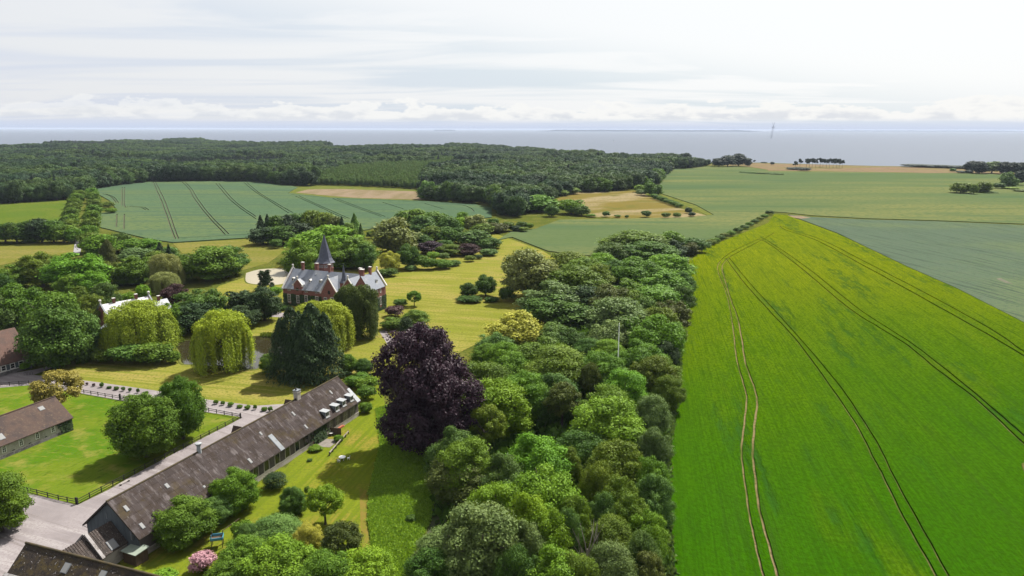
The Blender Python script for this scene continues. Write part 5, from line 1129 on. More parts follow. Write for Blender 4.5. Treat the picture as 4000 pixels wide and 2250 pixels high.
def tree(reg, cx, top, wz, h, kind, mat, label, base=None, **k):
    u, v = Z(reg, cx, top)
    if base is not None:
        ub, vb = Z(reg, cx, base); p = G(ub, vb, 0); lo, hi = 0., 60.
        for _ in range(40):
            m = (lo + hi) / 2; q = Vector((p.x, p.y, m - CAM_H)); vv = 1125 - (q.y * sp + q.z * cp) / (q.y * cp - q.z * sp) * F
            if vv > v + (0 if abs(cx) < 1e9 else 0): lo = m
            else: hi = m
        h = lo; w = wz / 2.574 * depth(p) / F
        p = p + Vector((p.x, p.y, 0)).normalized() * (w * (.18 if kind == 'beech' else .30) if kind not in ('opn',) else 0)
        # the crown's near foot is what one sees: set the tree back by part of its radius and lower it to keep its top
        u2, v2 = u, v; d = ray(u2, v2); tpar = math.hypot(p.x, p.y) / math.hypot(d.x, d.y); h = CAM_H + d.z * tpar
    else:
        p = G(u, v, h); w = wz / 2.574 * depth(p) / F
    return plant(kind, p.x, p.y, w, max(h, .6), 'leaf_' + mat if mat else None, label, **k)
TREES = [
# --- left: drive, hedge row, park
('A0', 60, 1075, 250, 12, 'rnd', 'dark', 'dark tree at the left end of the row below the bright meadow', 1290),
('A0', 175, 1068, 250, 12, 'rnd', 'dark', 'dark tree second in the row below the bright meadow', 1290),
('A0', 300, 1050, 250, 12.5, 'tal', 'dark', 'tallest dark tree midway in the row below the bright meadow', 1290),
('A0', 425, 1032, 260, 13, 'rnd', 'conifer', 'blackish green tree in the row below the bright meadow', 1290),
('A0', 545, 1050, 250, 12, 'rnd', 'dark', 'dark tree near the avenue end of the row below the meadow', 1290),
('A0', 650, 1078, 240, 11.5, 'rnd', 'mid', 'mid green tree where the hedge row meets the avenue', 1290),
('A0', 735, 1115, 150, 11, 'rnd', 'mid', 'tree at the left corner of the drive mouth'),
('A0', 1060, 862, 170, 6.5, 'shr', 'olive', 'pale bushy willow scrub on the field side of the avenue'),
('A0', 1105, 930, 140, 5, 'shr', 'bright', 'yellow green bush at the tip of the field side scrub'),
('B0', 900, 20, 260, 12, 'rnd', 'olive', 'olive tree right beside the shaded drive mouth'),
('B0', 1000, 40, 330, 13, 'rnd', 'bright', 'light green round tree right of the pale drive'),
('B0', 1070, 90, 220, 15, 'con', 'brown', 'dark brownish cone shaped tree right of the drive'),
('B0', 1200, 8, 230, 12, 'rnd', 'dark', 'dark green tree on the blue field edge right of the drive'),
('B0', 1350, 70, 320, 9, 'rnd', 'mid', 'wide green tree touching the lower edge of the blue field'),
('B0', 1480, 88, 240, 8, 'rnd', 'bright', 'flat topped light tree on the lower edge of the blue field'),
('B0', 1370, 172, 340, 9, 'rnd', 'grey', 'wide greyish tree behind the cone shaped brown tree'),
('B0', 1600, 118, 170, 12, 'spr', 'conifer', 'dark conifer pair left of the hay meadow'),
('B0', 1690, 135, 130, 11, 'spr', 'conifer', 'smaller dark conifer touching the hay meadow'),
('B0', 1690, 165, 190, 8.5, 'rnd', 'blue', 'bluish tree below the dark conifers'),
('B0', 1560, 205, 190, 8, 'rnd', 'olive', 'small olive tree between grey tree and pale willow'),
('B0', 1640, 232, 350, 15, 'wil', 'palewillow', 'pale green willow left of the large open park tree'),
('B0', 1640, 420, 320, 9, 'wil', 'palewillow', 'lower pale willow in front of the tall pale willow'),
('B0', 2050, 128, 580, 18, 'tal', 'mid', 'large mid green park tree left of the white pond'),
('B0', 2290, 150, 340, 15, 'rnd', 'dark', 'dark tree behind the large park tree left of the white pond'),
('B0', 1290, 250, 340, 14, 'tal', 'mid', 'tall green tree behind the pale cottage roof'),
('B0', 1460, 260, 200, 12, 'rnd', 'mid', 'narrow green tree beside the pale willow'),
('B0', 1090, 300, 220, 11, 'rnd', 'olive', 'small olive tree below the brown cone tree'),
('B0', 390, 212, 400, 16.5, 'rnd', 'olive', 'dark olive half of the big double dome below the hay meadow'),
('B0', 740, 214, 560, 17.5, 'rnd', 'bright', 'yellow green half of the big double dome below the hay meadow'),
('B0', 880, 400, 300, 11, 'rnd', 'bright', 'light green tree at the right foot of the double dome'),
('B0', 720, 430, 300, 10, 'rnd', 'mid', 'green tree at the foot of the double dome'),
('B0', 90, 340, 320, 12, 'rnd', 'mid', 'dark green tree at the left picture edge below the hay meadow'),
('B0', -60, 420, 280, 11, 'rnd', 'dark', 'dark tree cut by the left picture edge'),
('B0', 180, 518, 480, 19, 'rnd', 'mid', 'big round tree above the reddish tiled barn roof'),
('B0', 30, 640, 360, 16, 'rnd', 'blue', 'bluish tree above the left end of the tiled barn'),
('B0', 480, 560, 520, 21, 'tal', 'mid', 'large crown in the middle of the tree mass by the tiled barn'),
('B0', 700, 690, 440, 20, 'tal', 'dark', 'dark tree at the right of the mass beside the road'),
('B0', 500, 780, 560, 19, 'rnd', 'dark', 'front dark tree shading the road beside the tiled barn'),
('B0', 800, 800, 320, 16, 'rnd', 'blue', 'bluish grey tree left of the golden willow by the cottage'),
('B0', 790, 560, 280, 13, 'rnd', 'olive', 'olive tree left of the cottage chimneys'),
('B0', 1040, 520, 270, 14, 'rnd', 'blue', 'blue green chestnut behind the cottage finial'),
('B0', 905, 640, 270, 12, 'rnd', 'olive', 'small olive tree behind the left cottage gable'),
('B0', 1275, 600, 165, 8, 'shr', 'bright', 'small light tree just behind the cottage roof'),
('B0', 1420, 535, 170, 9, 'shr', 'bright', 'bright green bush behind the cottage right gable'),
('B0', 1740, 535, 240, 9, 'rnd', 'wine', 'wine red tree right of the cottage finial'),
('B0', 2000, 578, 500, 14, 'rnd', 'dark', 'dark round tree in front of the large park tree'),
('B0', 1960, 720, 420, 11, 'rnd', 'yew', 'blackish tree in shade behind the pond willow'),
('B0', 1690, 722, 260, 12, 'rnd', 'mid', 'mid green tree between golden willow and dark round tree'),
('B0', 1780, 950, 170, 5, 'shr', 'dark', 'dark bush at the lawn edge right of the golden willow'),
('B0', 1370, 712, 720, 17, 'wil', 'willow', 'golden willow in front of the cottage'),
('B0', 1560, 1110, 420, 9, 'shr', 'mid', 'glossy green bush mass below the golden willow', 1370),
('B0', 1740, 1190, 180, 6, 'shr', 'mid', 'right end bush of the mass below the golden willow by the pond', 1350),
('B0', 1280, 1140, 420, 9, 'shr', 'dark', 'dark bush mass under the golden willow', 1375),
('B0', 1060, 1180, 280, 8, 'shr', 'olive', 'left end bush under the golden willow by the road', 1350),
('B0', 2270, 795, 610, 20, 'wil', 'willow', 'golden weeping willow on the bank of the pond', 1450),
('B0', 250, 1310, 125, 3.5, 'shr', 'bright', 'small bright round bush in front of the tiled barn', 1410),
('B0', 345, 1180, 150, 6, 'yew', 'yew', 'dark ivy covered stump of yew beside the tiled barn', 1370),
('B0', 2400, 612, 460, 11, 'ced', 'yew', 'very dark cedar between dark round tree and manor house'),
('B0', 2430, 760, 340, 8, 'rnd', 'yew', 'low black yew behind the pond willow'),
# --- paddock and yard
('C0', 550, 250, 530, 12, 'opn', 'gold', 'bronze tinted open tree behind the stone stable'),
('C0', 1850, 292, 410, 17, 'rnd', 'mid', 'green tree standing right behind its twin in the paddock corner', 985),
('C0', 1480, 465, 590, 17, 'rnd', 'mid', 'large dense front tree of the pair beside the barn lane', 1185),
('E0', 30, 330, 560, 15, 'tal', 'mid', 'tree cut by the left picture edge on the gravel yard', 1075),
('E0', 2370, 345, 450, 9, 'tal', 'bright', 'light green tree overhanging the middle of the long barn', 850),
('E0', 1850, 645, 620, 10, 'tal', 'mid', 'dense green tree in front of the near end of the barn', 1180),
('E0', 2190, 650, 280, 7.5, 'rnd', 'blue', 'bluish tree between the two green trees at the barn', 960),
('E0', 2430, 885, 260, 5, 'shr', 'mid', 'green bush beside the blue play tower'),
('E0', 2490, 930, 260, 5, 'rnd', 'blue', 'bluish bush right of the blue play tower'),
('E0', 2440, 1060, 420, 7, 'rnd', 'mid', 'green tree above the pink shrub'),
('E0', 2300, 1290, 420, 6, 'rnd', 'mid', 'green bush right of the pink shrub at the bottom edge'),
('E0', 2050, 1210, 300, 4.5, 'shr', 'pink', 'pink flowering shrub at the bottom edge', 1449),
('E0', 1640, 1400, 300, 2.5, 'shr', 'bright', 'low light green weeds near the pink shrub'),
('E1', 195, 405, 268, 4.5, 'clip', 'yew', 'clipped round dark bush on the lawn by the barn wall', 605),
('E1', 370, 540, 270, 8, 'tal', 'dark', 'small dark leaning tree on the barn lawn', 860),
('E1', 700, 535, 410, 8, 'opn', 'lime', 'airy yellow green tree on the barn lawn', 930),
('E1', 520, 540, 70, 3, 'shr', 'olive', 'thin sapling between the two lawn trees', 640),
('E1', 200, 860, 480, 6, 'rnd', 'blue', 'dark bluish bush below the leaning lawn tree'),
('E1', 515, 920, 280, 6, 'rnd', 'yellow', 'bright yellow green bush at the lawn end'),
('E1', 850, 915, 460, 8, 'opn', 'brown', 'olive brown twiggy tree at the end of the mown path'),
('E1', 250, 1060, 760, 10, 'tal', 'bright', 'large light green crown at the bottom left of the lawn'),
('E1', 700, 1210, 560, 9.5, 'rnd', 'mid', 'green crown at the bottom edge left of the mown path'),
('E1', 1090, 1185, 560, 9, 'rnd', 'lime', 'yellow green crown at the bottom edge on the mown path end'),
('E1', 1560, 835, 120, 2.2, 'shr', 'dark', 'single dark bush standing in the rough meadow', 920),
('E1', 540, 265, 60, .9, 'shr', 'blue', 'tiny bluish shrub in the middle of the barn lawn', 303),
('C1', 830, 895, 110, 2.6, 'shr', 'bright', 'small bright bush on the gravel terrace', 975),
('C1', 600, 1005, 160, 1.2, 'shr', 'mid', 'low plants at the edge of the gravel terrace'),
('C1', 1085, 130, 180, 6, 'rnd', 'dark', 'dark bush left of the purple beech', 310),
('C1', 1030, 270, 300, 4, 'shr', 'mid', 'green bush at the far gable of the long barn'),
('C1', 1110, 300, 260, 4, 'shr', 'bright', 'light green bush between barn gable and purple beech'),
('C1', 1110, 400, 220, 4, 'shr', 'mid', 'bush in front of the barn gable by the beech'),
('C1', 1105, 560, 150, 2.6, 'shr', 'mid', 'low hedge bush at the barn corner by the mown lawn', 690),
('C1', 930, 85, 170, 7, 'rnd', 'mid', 'green bush at the right foot of the dark cypress', 300),
('C1', 160, 70, 220, 6, 'rnd', 'mid', 'green bush at the left foot of the dark cypress', 300),
# --- around the manor
('B1', 590, 735, 590, 25, 'con', 'conifer', 'tall dark cypress, right of the pair before the barn', 1545),
('B1', 385, 765, 500, 23, 'con', 'conifer', 'dark cypress, left of the pair before the barn', 1530),
('B1', 650, 710, 680, 17, 'wil', 'willow', 'golden willow in front of the manor house'),
('B1', 1040, 525, 500, 19, 'bir', 'birch', 'tall dark weeping birch in front of the manor wing', 1110),
('B1', 100, 395, 200, 12, 'ced', 'conifer', 'dark cedar standing left of the manor house', 620),
('B1', 205, 560, 160, 6, 'shr', 'bright', 'bright green bush at the left corner of the manor house', 690),
('B1', 90, 560, 320, 10, 'rnd', 'yew', 'broad black yew left of the manor house', 930),
('B1', 250, 740, 150, 2.5, 'shr', 'dark', 'dark bushes at the foot of the manor front'),
('A1', 690, 1105, 660, 20, 'rnd', 'bright', 'bright green dome behind the manor spire'),
('A1', 430, 1225, 340, 18, 'tal', 'mid', 'green tree left of the manor spire'),
('A1', 950, 1210, 480, 17, 'tal', 'mid', 'mid green dark sided tree right of the manor spire'),
('A1', 740, 1215, 200, 17, 'rnd', 'lime', 'yellow green crown peeping out right of the spire'),
('A1', 1080, 1290, 220, 14, 'rnd', 'dark', 'dark tree at the right end of the group behind the manor'),
('A1', 40, 1005, 150, 15, 'spr', 'conifer', 'leftmost spruce of the dark group below the blue field'),
('A1', 110, 995, 140, 15.5, 'spr', 'conifer', 'second spruce from the left in the dark group'),
('A1', 190, 1000, 180, 15, 'rnd', 'dark', 'dark round tree in the spruce group'),
('A1', 290, 992, 190, 15, 'rnd', 'conifer', 'blackish round tree in the spruce group'),
('A1', 430, 950, 250, 16, 'tal', 'blue', 'grey green larch at the top of the spruce group'),
('A1', 560, 955, 240, 16, 'rnd', 'olive', 'olive topped tree in the middle of the spruce group'),
('A1', 690, 975, 230, 15.5, 'rnd', 'olive', 'light topped tree right in the spruce group'),
('A1', 790, 1015, 170, 14, 'rnd', 'brown', 'brownish tree at the right of the spruce group'),
('A1', 860, 1020, 120, 15, 'spr', 'conifer', 'dark slim spruce right of the spruce group'),
('A1', 985, 985, 150, 15, 'spr', 'mid', 'lone green pointed spruce against the blue field'),
('A1', 1050, 1085, 100, 11, 'spr', 'blue', 'small bluish spruce beside the lone green spruce'),
('A1', 900, 1060, 170, 12, 'rnd', 'mid', 'green tree below the slim spruce'),
('A1', 60, 1110, 260, 12, 'rnd', 'conifer', 'black green tree in the front left of the spruce group'),
('A1', 250, 1090, 330, 13, 'rnd', 'dark', 'dark tree in the front of the spruce group'),
('A1', 420, 1070, 260, 13.5, 'rnd', 'conifer', 'blackish tree in the shady middle of the spruce group'),
('A1', 200, 1240, 140, 6, 'shr', 'dark', 'round dark bush at the foot of the spruce group'),
('A1', 1410, 1008, 440, 18, 'tal', 'palewillow', 'pale yellow green round tree standing right of the manor trees', 1400),
('A1', 1145, 1165, 90, 5, 'shr', 'dark', 'little dark bush at the end of the blue field'),
('A1', 1570, 935, 300, 14, 'rnd', 'mid', 'green tree left in the wood clump below the blue field'),
('A1', 1680, 1000, 290, 14, 'tal', 'blue', 'blue grey tree in the wood clump'),
('A1', 1800, 965, 290, 14, 'rnd', 'mid', 'mid green tree in the middle of the wood clump'),
('A1', 1945, 1010, 210, 13, 'rnd', 'dark', 'dark tree in the wood clump beside the yellow one'),
('A1', 2025, 1008, 150, 12, 'rnd', 'lime', 'narrow yellow tree in the wood clump'),
('A1', 2072, 955, 125, 12, 'rnd', 'bright', 'small light green tree on top of the wood clump'),
('A1', 2200, 990, 220, 13, 'rnd', 'palewillow', 'pale willow right in the wood clump'),
('A1', 2375, 1028, 120, 7, 'rnd', 'dark', 'dark bush at the right end of the wood clump'),
('A1', 2270, 1085, 220, 8, 'rnd', 'olive', 'olive tree below the pale willow of the wood clump'),
('A1', 2420, 1078, 230, 7, 'rnd', 'brown', 'brown olive bush right of the wood clump'),
('A1', 2530, 1065, 170, 7, 'shr', 'olive', 'olive thorn bush at the right tip of the wood clump'),
('A1', 1770, 1115, 270, 11, 'rnd', 'olive', 'olive tree in the front of the wood clump'),
('A1', 1660, 1190, 200, 9, 'rnd', 'dark', 'dark tree at the left front of the wood clump'),
('A1', 1945, 1105, 310, 12, 'rnd', 'dark', 'dark green tree in the front middle of the wood clump'),
('A1', 2180, 1150, 330, 10, 'rnd', 'blue', 'rounded bluish tree at the front right of the wood clump'),
('A1', 2350, 1225, 220, 7, 'rnd', 'dark', 'dark bush near the right end of the lawn border'),
('A1', 1760, 1258, 250, 8, 'rnd', 'purple', 'dark purple tree in the lawn border'),
('A1', 1950, 1290, 260, 7, 'rnd', 'olive', 'olive bush beside the dark purple tree'),
('A1', 2130, 1290, 230, 7, 'rnd', 'wine', 'reddish brown bush in the lawn border'),
('A1', 1890, 1240, 160, 8, 'rnd', 'dark', 'dark bush above the olive bush of the lawn border'),
('A1', 2340, 1335, 200, 4.5, 'shr', 'blue', 'low bluish bush at the right end of the lawn border'),
('B1', 1540, 128, 215, 10, 'rnd', 'dark', 'dark round tree next to the small yellow tree', 395),
('B1', 1350, 205, 200, 9, 'rnd', 'yellow', 'small yellow tree on the manor lawn', 425),
('B1', 1330, 372, 210, 3, 'shr', 'dark', 'low dark bushes under the small yellow tree', 472),
('B1', 1660, 245, 200, 4.5, 'shr', 'mid', 'green bush in the lawn border right of the dark round tree', 400),
('B1', 1560, 338, 140, 3, 'shr', 'grey', 'small greyish bush at the left end of the long hedge', 412),
('B1', 1760, 278, 200, 4.5, 'shr', 'mid', 'left part of the long clipped lawn hedge', 405),
('B1', 1880, 285, 220, 4.5, 'shr', 'mid', 'middle part of the long clipped lawn hedge', 395),
('B1', 1990, 290, 170, 4, 'shr', 'dark', 'right part of the long clipped lawn hedge', 365),
('B1', 1780, 210, 150, 5, 'shr', 'bright', 'light green bush above the long clipped hedge'),
('B1', 1890, 215, 120, 4.5, 'shr', 'grey', 'pale bush above the long clipped hedge'),
('B1', 2240, 240, 90, 3, 'clip', 'yew', 'clipped dark dome at the right of the lawn border', 292),
('B1', 2150, 250, 130, 3.5, 'shr', 'olive', 'olive bush left of the clipped dome'),
('B1', 1592, 605, 165, 5.5, 'opn', 'bright', 'small light green tree alone on the manor lawn', 762),
('B1', 1455, 680, 160, 3, 'shr', 'dark', 'dark wedge shaped hedge beside the small lawn tree', 770),
('B1', 1400, 755, 220, 4, 'shr', 'wine', 'purple rhododendron at the right corner of the manor house', 880),
('B1', 1600, 800, 260, 6.5, 'rnd', 'olive', 'olive willow scrub right of the rhododendron'),
('B1', 1365, 868, 270, 4.5, 'shr', 'mid', 'green bush below the purple rhododendron', 1010),
('B1', 1515, 872, 210, 7, 'yew', 'yew', 'dark upright yew beside the curved path', 1085),
('B1', 1680, 945, 170, 4.5, 'shr', 'grey', 'pale green bush behind the purple beech'),
('B1', 2140, 518, 175, 5, 'rnd', 'dark', 'left one of two small dark lawn trees', 690),
('B1', 2310, 438, 195, 8, 'rnd', 'dark', 'right one of two small dark lawn trees', 670),
('B1', 2150, 650, 280, 2.2, 'shr', 'dark', 'low dark bed under the two small lawn trees', 735),
('B1', 2370, 660, 160, 2.4, 'shr', 'dark', 'low bush right of the dark lawn bed', 730),
('B1', 2530, 560, 200, 5, 'shr', 'dark', 'dark bush at the foot of the grey green willow', 730),
('B2', 170, 163, 540, 17, 'rnd', 'palewillow', 'large round grey green willow on the right of the manor lawn', 720),
('B1', 1710, 915, 1190, 28, 'beech', 'purple', 'huge purple beech beside the long barn', 2290),
('B2', 40, 790, 560, 13, 'tal', 'yellow', 'yellow leaved tree behind the purple beech'),
]
# --- the belt of trees along the barley field
BELT = [
('B1', 2420, 1010, 330, 9, 'tal', 'blue', 'blue green crown between yellow tree and purple beech'),
('B1', 2330, 1140, 260, 8, 'rnd', 'mid', 'small green crown at the right shoulder of the purple beech'),
('B1', 2500, 1120, 300, 10, 'rnd', 'bright', 'light green crown below the yellow tree'),
('B2', 1250, 8, 560, 14, 'rnd', 'olive', 'dark olive crown at the far end of the tree belt'),
('B2', 1600, 8, 230, 12, 'rnd', 'mid', 'green crown at the far right end of the tree belt'),
('B2', 1010, 118, 290, 12, 'rnd', 'blue', 'bluish crown at the far left end of the tree belt'),
('B2', 1370, 98, 440, 13, 'rnd', 'dark', 'dark crown in the second row of the far belt end'),
('B2', 1640, 88, 220, 12, 'tal', 'conifer', 'blackish narrow crown at the far belt end'),
('B2', 1835, 68, 220, 9, 'rnd', 'dark', 'round dark tree where the hedge starts from the belt'),
('B2', 1785, 105, 150, 8.5, 'tal', 'brown', 'dark brownish tree beside the round dark one at the hedge start'),
('B2', 560, 212, 340, 12, 'rnd', 'olive', 'olive crown right behind the grey green willow'),
('B2', 905, 222, 250, 10, 'rnd', 'bright', 'small bright crown on the belt edge below the blue green field'),
('B2', 740, 268, 330, 12, 'rnd', 'olive', 'olive crown right of the grey green willow'),
('B2', 650, 342, 500, 17, 'rnd', 'olive', 'big olive dome right of the grey green willow'),
('B2', 330, 430, 300, 12, 'rnd', 'dark', 'dark crown below the grey green willow'),
('B2', 1060, 288, 260, 12, 'rnd', 'blue', 'blue green crown in the upper belt'),
('B2', 880, 330, 260, 13, 'rnd', 'olive', 'olive crown sloping down in the upper belt'),
('B2', 1280, 262, 400, 15, 'rnd', 'mid', 'green dome in the middle of the upper belt'),
('B2', 1580, 238, 400, 14, 'rnd', 'bright', 'bright green dome near the field in the upper belt'),
('B2', 1140, 470, 360, 14, 'tal', 'mid', 'green ragged crown in the upper middle belt'),
('B2', 1510, 395, 460, 15, 'tal', 'mid', 'large green crown near the field in the upper belt'),
('B2', 1700, 400, 260, 13, 'tal', 'dark', 'dark crown overhanging the barley in the upper belt'),
('B2', 1420, 520, 500, 15, 'tal', 'mid', 'wide green crown in the belt above the grey green one'),
('B2', 1710, 560, 220, 12, 'rnd', 'dark', 'dark crown at the field edge below the overhanging one'),
('B2', 400, 495, 520, 15, 'tal', 'grey', 'blue grey tree on the lawn edge of the belt'),
('B2', 480, 650, 560, 11, 'rnd', 'dark', 'dark lower crown of the lawn edge of the belt'),
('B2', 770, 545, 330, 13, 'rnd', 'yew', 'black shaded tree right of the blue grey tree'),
('B2', 1010, 535, 380, 15, 'rnd', 'brown', 'slightly browned crown in the middle belt'),
('B2', 1230, 585, 320, 13, 'rnd', 'olive', 'olive crown right of the brown tinted one'),
('B2', 1090, 655, 540, 16.5, 'rnd', 'grey', 'large grey green dome in the middle belt'),
('B2', 1350, 645, 250, 14, 'rnd', 'blue', 'blue green crown right of the large grey green dome'),
('B2', 1600, 690, 330, 13, 'rnd', 'brown', 'brown olive crown at the field edge in the middle belt'),
('B2', 1500, 770, 360, 14, 'rnd', 'olive', 'olive topped crown above the bright chestnut'),
('B2', 1490, 850, 430, 15, 'rnd', 'bright', 'bright green chestnut in the middle belt right of the flagpole'),
('B2', 1670, 930, 160, 8, 'rnd', 'olive', 'light olive crown at the field edge beside the chestnut'),
('B2', 1010, 880, 380, 12, 'tal', 'grey', 'grey green crown just left of the flagpole top'),
('B2', 1200, 810, 300, 13, 'tal', 'mid', 'green crown just right of the flagpole top'),
('B2', 430, 925, 280, 9, 'rnd', 'blue', 'blue green crown right of the yellow tree'),
('B2', 590, 985, 260, 8, 'rnd', 'dark', 'dark low crown right of the yellow tree'),
('B2', 785, 1085, 250, 7, 'rnd', 'dark', 'dark bush in the gap above the flagpole foot'),
('B2', 970, 1095, 260, 8, 'rnd', 'bright', 'bright small crown left of the flagpole'),
('B2', 1270, 1080, 460, 14, 'tal', 'mid', 'green ragged crown right of the flagpole foot'),
('B2', 1490, 1265, 360, 12, 'rnd', 'olive', 'olive crown at the field edge right of the flagpole'),
('B2', 1560, 1110, 200, 9, 'rnd', 'yew', 'dark shaded crown below the bright chestnut'),
('B2', 300, 1058, 580, 14, 'tal', 'mid', 'wide green crown right behind the purple beech'),
('B2', 480, 1165, 560, 14, 'rnd', 'olive', 'olive green crown in the belt right of the beech'),
('B2', 880, 1215, 420, 13, 'rnd', 'mid', 'fresh green crown left of the flagpole foot'),
('B2', 40, 1200, 440, 13, 'tal', 'mid', 'green crown touching the right of the purple beech'),
('C1', 2270, 125, 520, 14, 'tal', 'mid', 'green crown at the right shoulder of the purple beech'),
('C1', 2390, 305, 600, 15, 'tal', 'lime', 'vivid light green ash right of the purple beech'),
('C1', 1960, 240, 400, 14, 'bir', 'olive', 'drooping olive birch right of the purple beech', 800),
('C2', 140, 260, 420, 13, 'rnd', 'mid', 'green crown between vivid ash and dark brown tree'),
('C2', 420, 255, 440, 13, 'tal', 'blue', 'blue green crown above the dark brown tree'),
('C2', 800, 165, 260, 12, 'opn', 'brown', 'thin dark brown tree left of the flagpole foot'),
('C2', 510, 370, 420, 12, 'opn', 'brown', 'thin dark brown tree in the middle of the near belt'),
('C2', 1140, 198, 420, 14, 'tal', 'bright', 'bright crown directly in front of the flagpole'),
('C2', 1420, 100, 380, 13, 'rnd', 'olive', 'olive crown at the field edge right of the flagpole foot'),
('C2', 1580, 300, 260, 10, 'rnd', 'olive', 'olive bushy crown hanging to the field margin'),
('C2', 960, 355, 440, 14, 'tal', 'mid', 'green crown below the bright one before the flagpole'),
('C2', 990, 490, 640, 15, 'tal', 'bright', 'large bright tree in the middle of the near belt'),
('C2', 1410, 490, 300, 12, 'rnd', 'grey', 'grey olive crown at the field edge in the near belt'),
('C2', 1440, 820, 280, 11, 'rnd', 'grey', 'pale grey crown at the field edge below the other grey one'),
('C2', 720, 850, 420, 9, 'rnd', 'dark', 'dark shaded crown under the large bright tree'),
('C2', 560, 1010, 220, 9, 'rnd', 'olive', 'small dull olive tree in the near belt'),
('C2', 210, 865, 600, 14, 'tal', 'bright', 'bright wide crown below the thin dark brown tree'),
('C1', 2330, 590, 420, 12, 'opn', 'olive', 'half bare olive tree under the vivid ash'),
('C1', 1980, 795, 430, 13, 'tal', 'blue', 'blue green crown at the meadow edge below the beech'),
('C1', 2140, 900, 520, 14, 'tal', 'mid', 'green topped crown at the meadow edge'),
('C1', 2080, 1090, 560, 10, 'rnd', 'brown', 'brown shaded tree at the meadow edge'),
('C1', 2480, 1060, 420, 12, 'tal', 'blue', 'fresh bluish crown right of the brown shaded tree'),
('E2', 1060, 85, 500, 14, 'rnd', 'olive', 'dark olive crown near the field in the lower belt'),
('E2', 1390, 240, 330, 12, 'rnd', 'mid', 'green crown above the blue grey one at the field'),
('E2', 1430, 390, 360, 12, 'tal', 'blue', 'blue grey green crown bulging into the barley field'),
('E2', 900, 295, 330, 13, 'rnd', 'olive', 'olive crown in the middle of the lower belt'),
('E2', 1090, 440, 330, 12, 'rnd', 'olive', 'olive crown right of the middle of the lower belt'),
('E2', 370, 320, 640, 15, 'tal', 'bright', 'large fresh green crown in the lower belt'),
('E2', 60, 410, 420, 13, 'tal', 'blue', 'bluish crown left of the large fresh green one'),
('E1', 2420, 470, 560, 14, 'tal', 'lime', 'lime green crown above the grey ash in the lower belt'),
('E2', 160, 585, 480, 14, 'tal', 'lime', 'lime green crown in the lower belt above the bottom edge'),
('E2', 380, 740, 440, 13, 'tal', 'lime', 'lime green crown beside the bare branches'),
('E2', 570, 765, 260, 12, 'rnd', 'blue', 'bluish crown left of the bare branches'),
('E2', 640, 640, 300, 12, 'rnd', 'mid', 'mid green crown above the bare branches'),
('E2', 930, 565, 290, 12, 'tal', 'blue', 'bright bluish crown right above the bare branches'),
('E2', 1190, 615, 330, 11, 'rnd', 'olive', 'light olive crown below the middle of the lower belt'),
('E2', 1360, 785, 340, 10, 'rnd', 'bright', 'bright crown at the field margin in the lower belt'),
('E2', 990, 855, 420, 10, 'rnd', 'olive', 'yellowish olive crown right of the bare branches'),
('E2', 1310, 1000, 300, 10, 'rnd', 'blue', 'bluish crown at the field margin near the bottom'),
('E2', 1000, 1110, 430, 11, 'rnd', 'grey', 'grey green round crown near the bottom edge'),
('E2', 1370, 1210, 400, 9, 'opn', 'brown', 'thin brownish crown at the field margin by the bottom edge'),
('E2', 640, 1200, 420, 11, 'rnd', 'olive', 'olive crown near the bottom edge left of the grey one'),
('E2', 420, 1140, 620, 12, 'tal', 'bright', 'bright green crown at the bottom edge of the belt'),
('E2', 140, 860, 420, 12, 'tal', 'grey', 'grey green crown right of the big grey ash'),
('E2', 60, 1150, 380, 11, 'rnd', 'dark', 'dark shaded crown right of the big grey ash at the bottom'),
('E1', 2240, 670, 760, 15.5, 'tal', 'grey', 'big grey green ash at the bottom of the belt'),
('E1', 1860, 980, 420, 9, 'rnd', 'grey', 'grey crown on the meadow side of the big ash'),
('E1', 1780, 1200, 460, 8, 'rnd', 'dark', 'dark low crown on the meadow side at the bottom'),
('E2', 770, 830, 400, 15, 'dead', None, 'bare pale branches of a dying tree in the lower belt'),
]
for row in TREES + BELT:
    tree(*row[:8], **({'base': row[8]} if len(row) > 8 else {}), **({'group': 'trees of the belt along the barley field'} if row in BELT else {}))
# --- avenue along the drive: two rows
AV = [(790, 738, 120), (762, 775, 125), (745, 820, 130), (725, 870, 140), (705, 925, 150), (690, 985, 160), (690, 1045, 165), (915, 720, 110), (930, 770, 130), (935, 828, 140), (930, 890, 150), (915, 955, 165), (900, 1022, 165), (885, 1085, 160)]
for i, (x, y, w) in enumerate(AV):
    tree('A0', x, y, w, 11, 'rnd', 'mid' if i % 3 else 'olive', '%s tree from the forest end in the %s row of the avenue' % (('first', 'second', 'third', 'fourth', 'fifth', 'sixth', 'last')[i % 7], 'left' if i < 7 else 'right'), group='avenue trees along the drive')
# --- young shrubs along the drive
for i, (x, y) in enumerate([(815, 385), (875, 400), (945, 412), (1025, 420), (1100, 432), (1170, 446), (1240, 458), (1310, 466), (1390, 476), (1470, 484)]):
    p = GZ('C0', x, y); plant('shr', p.x, p.y, TRNG.uniform(.8, 1.7), TRNG.uniform(.8, 1.8), 'leaf_wine' if i < 3 else 'leaf_dark', 'young dark shrub in the row left of the paddock trees' if i >= 3 else 'reddish young shrub at the left end of the drive row', group='young shrubs along the drive')
for r_, x, y in (('C0', 2170, 590), ('C0', 2240, 600), ('C0', 2320, 614), ('C0', 2410, 628), ('C0', 2490, 640), ('C0', 2565, 645), ('C1', 85, 658), ('C1', 148, 664)):
    p = GZ(r_, x, y); plant('shr', p.x, p.y, TRNG.uniform(1.1, 1.9), TRNG.uniform(1.0, 1.8), 'leaf_mid', 'young green shrub in the row near the long barn', group='young shrubs along the drive')
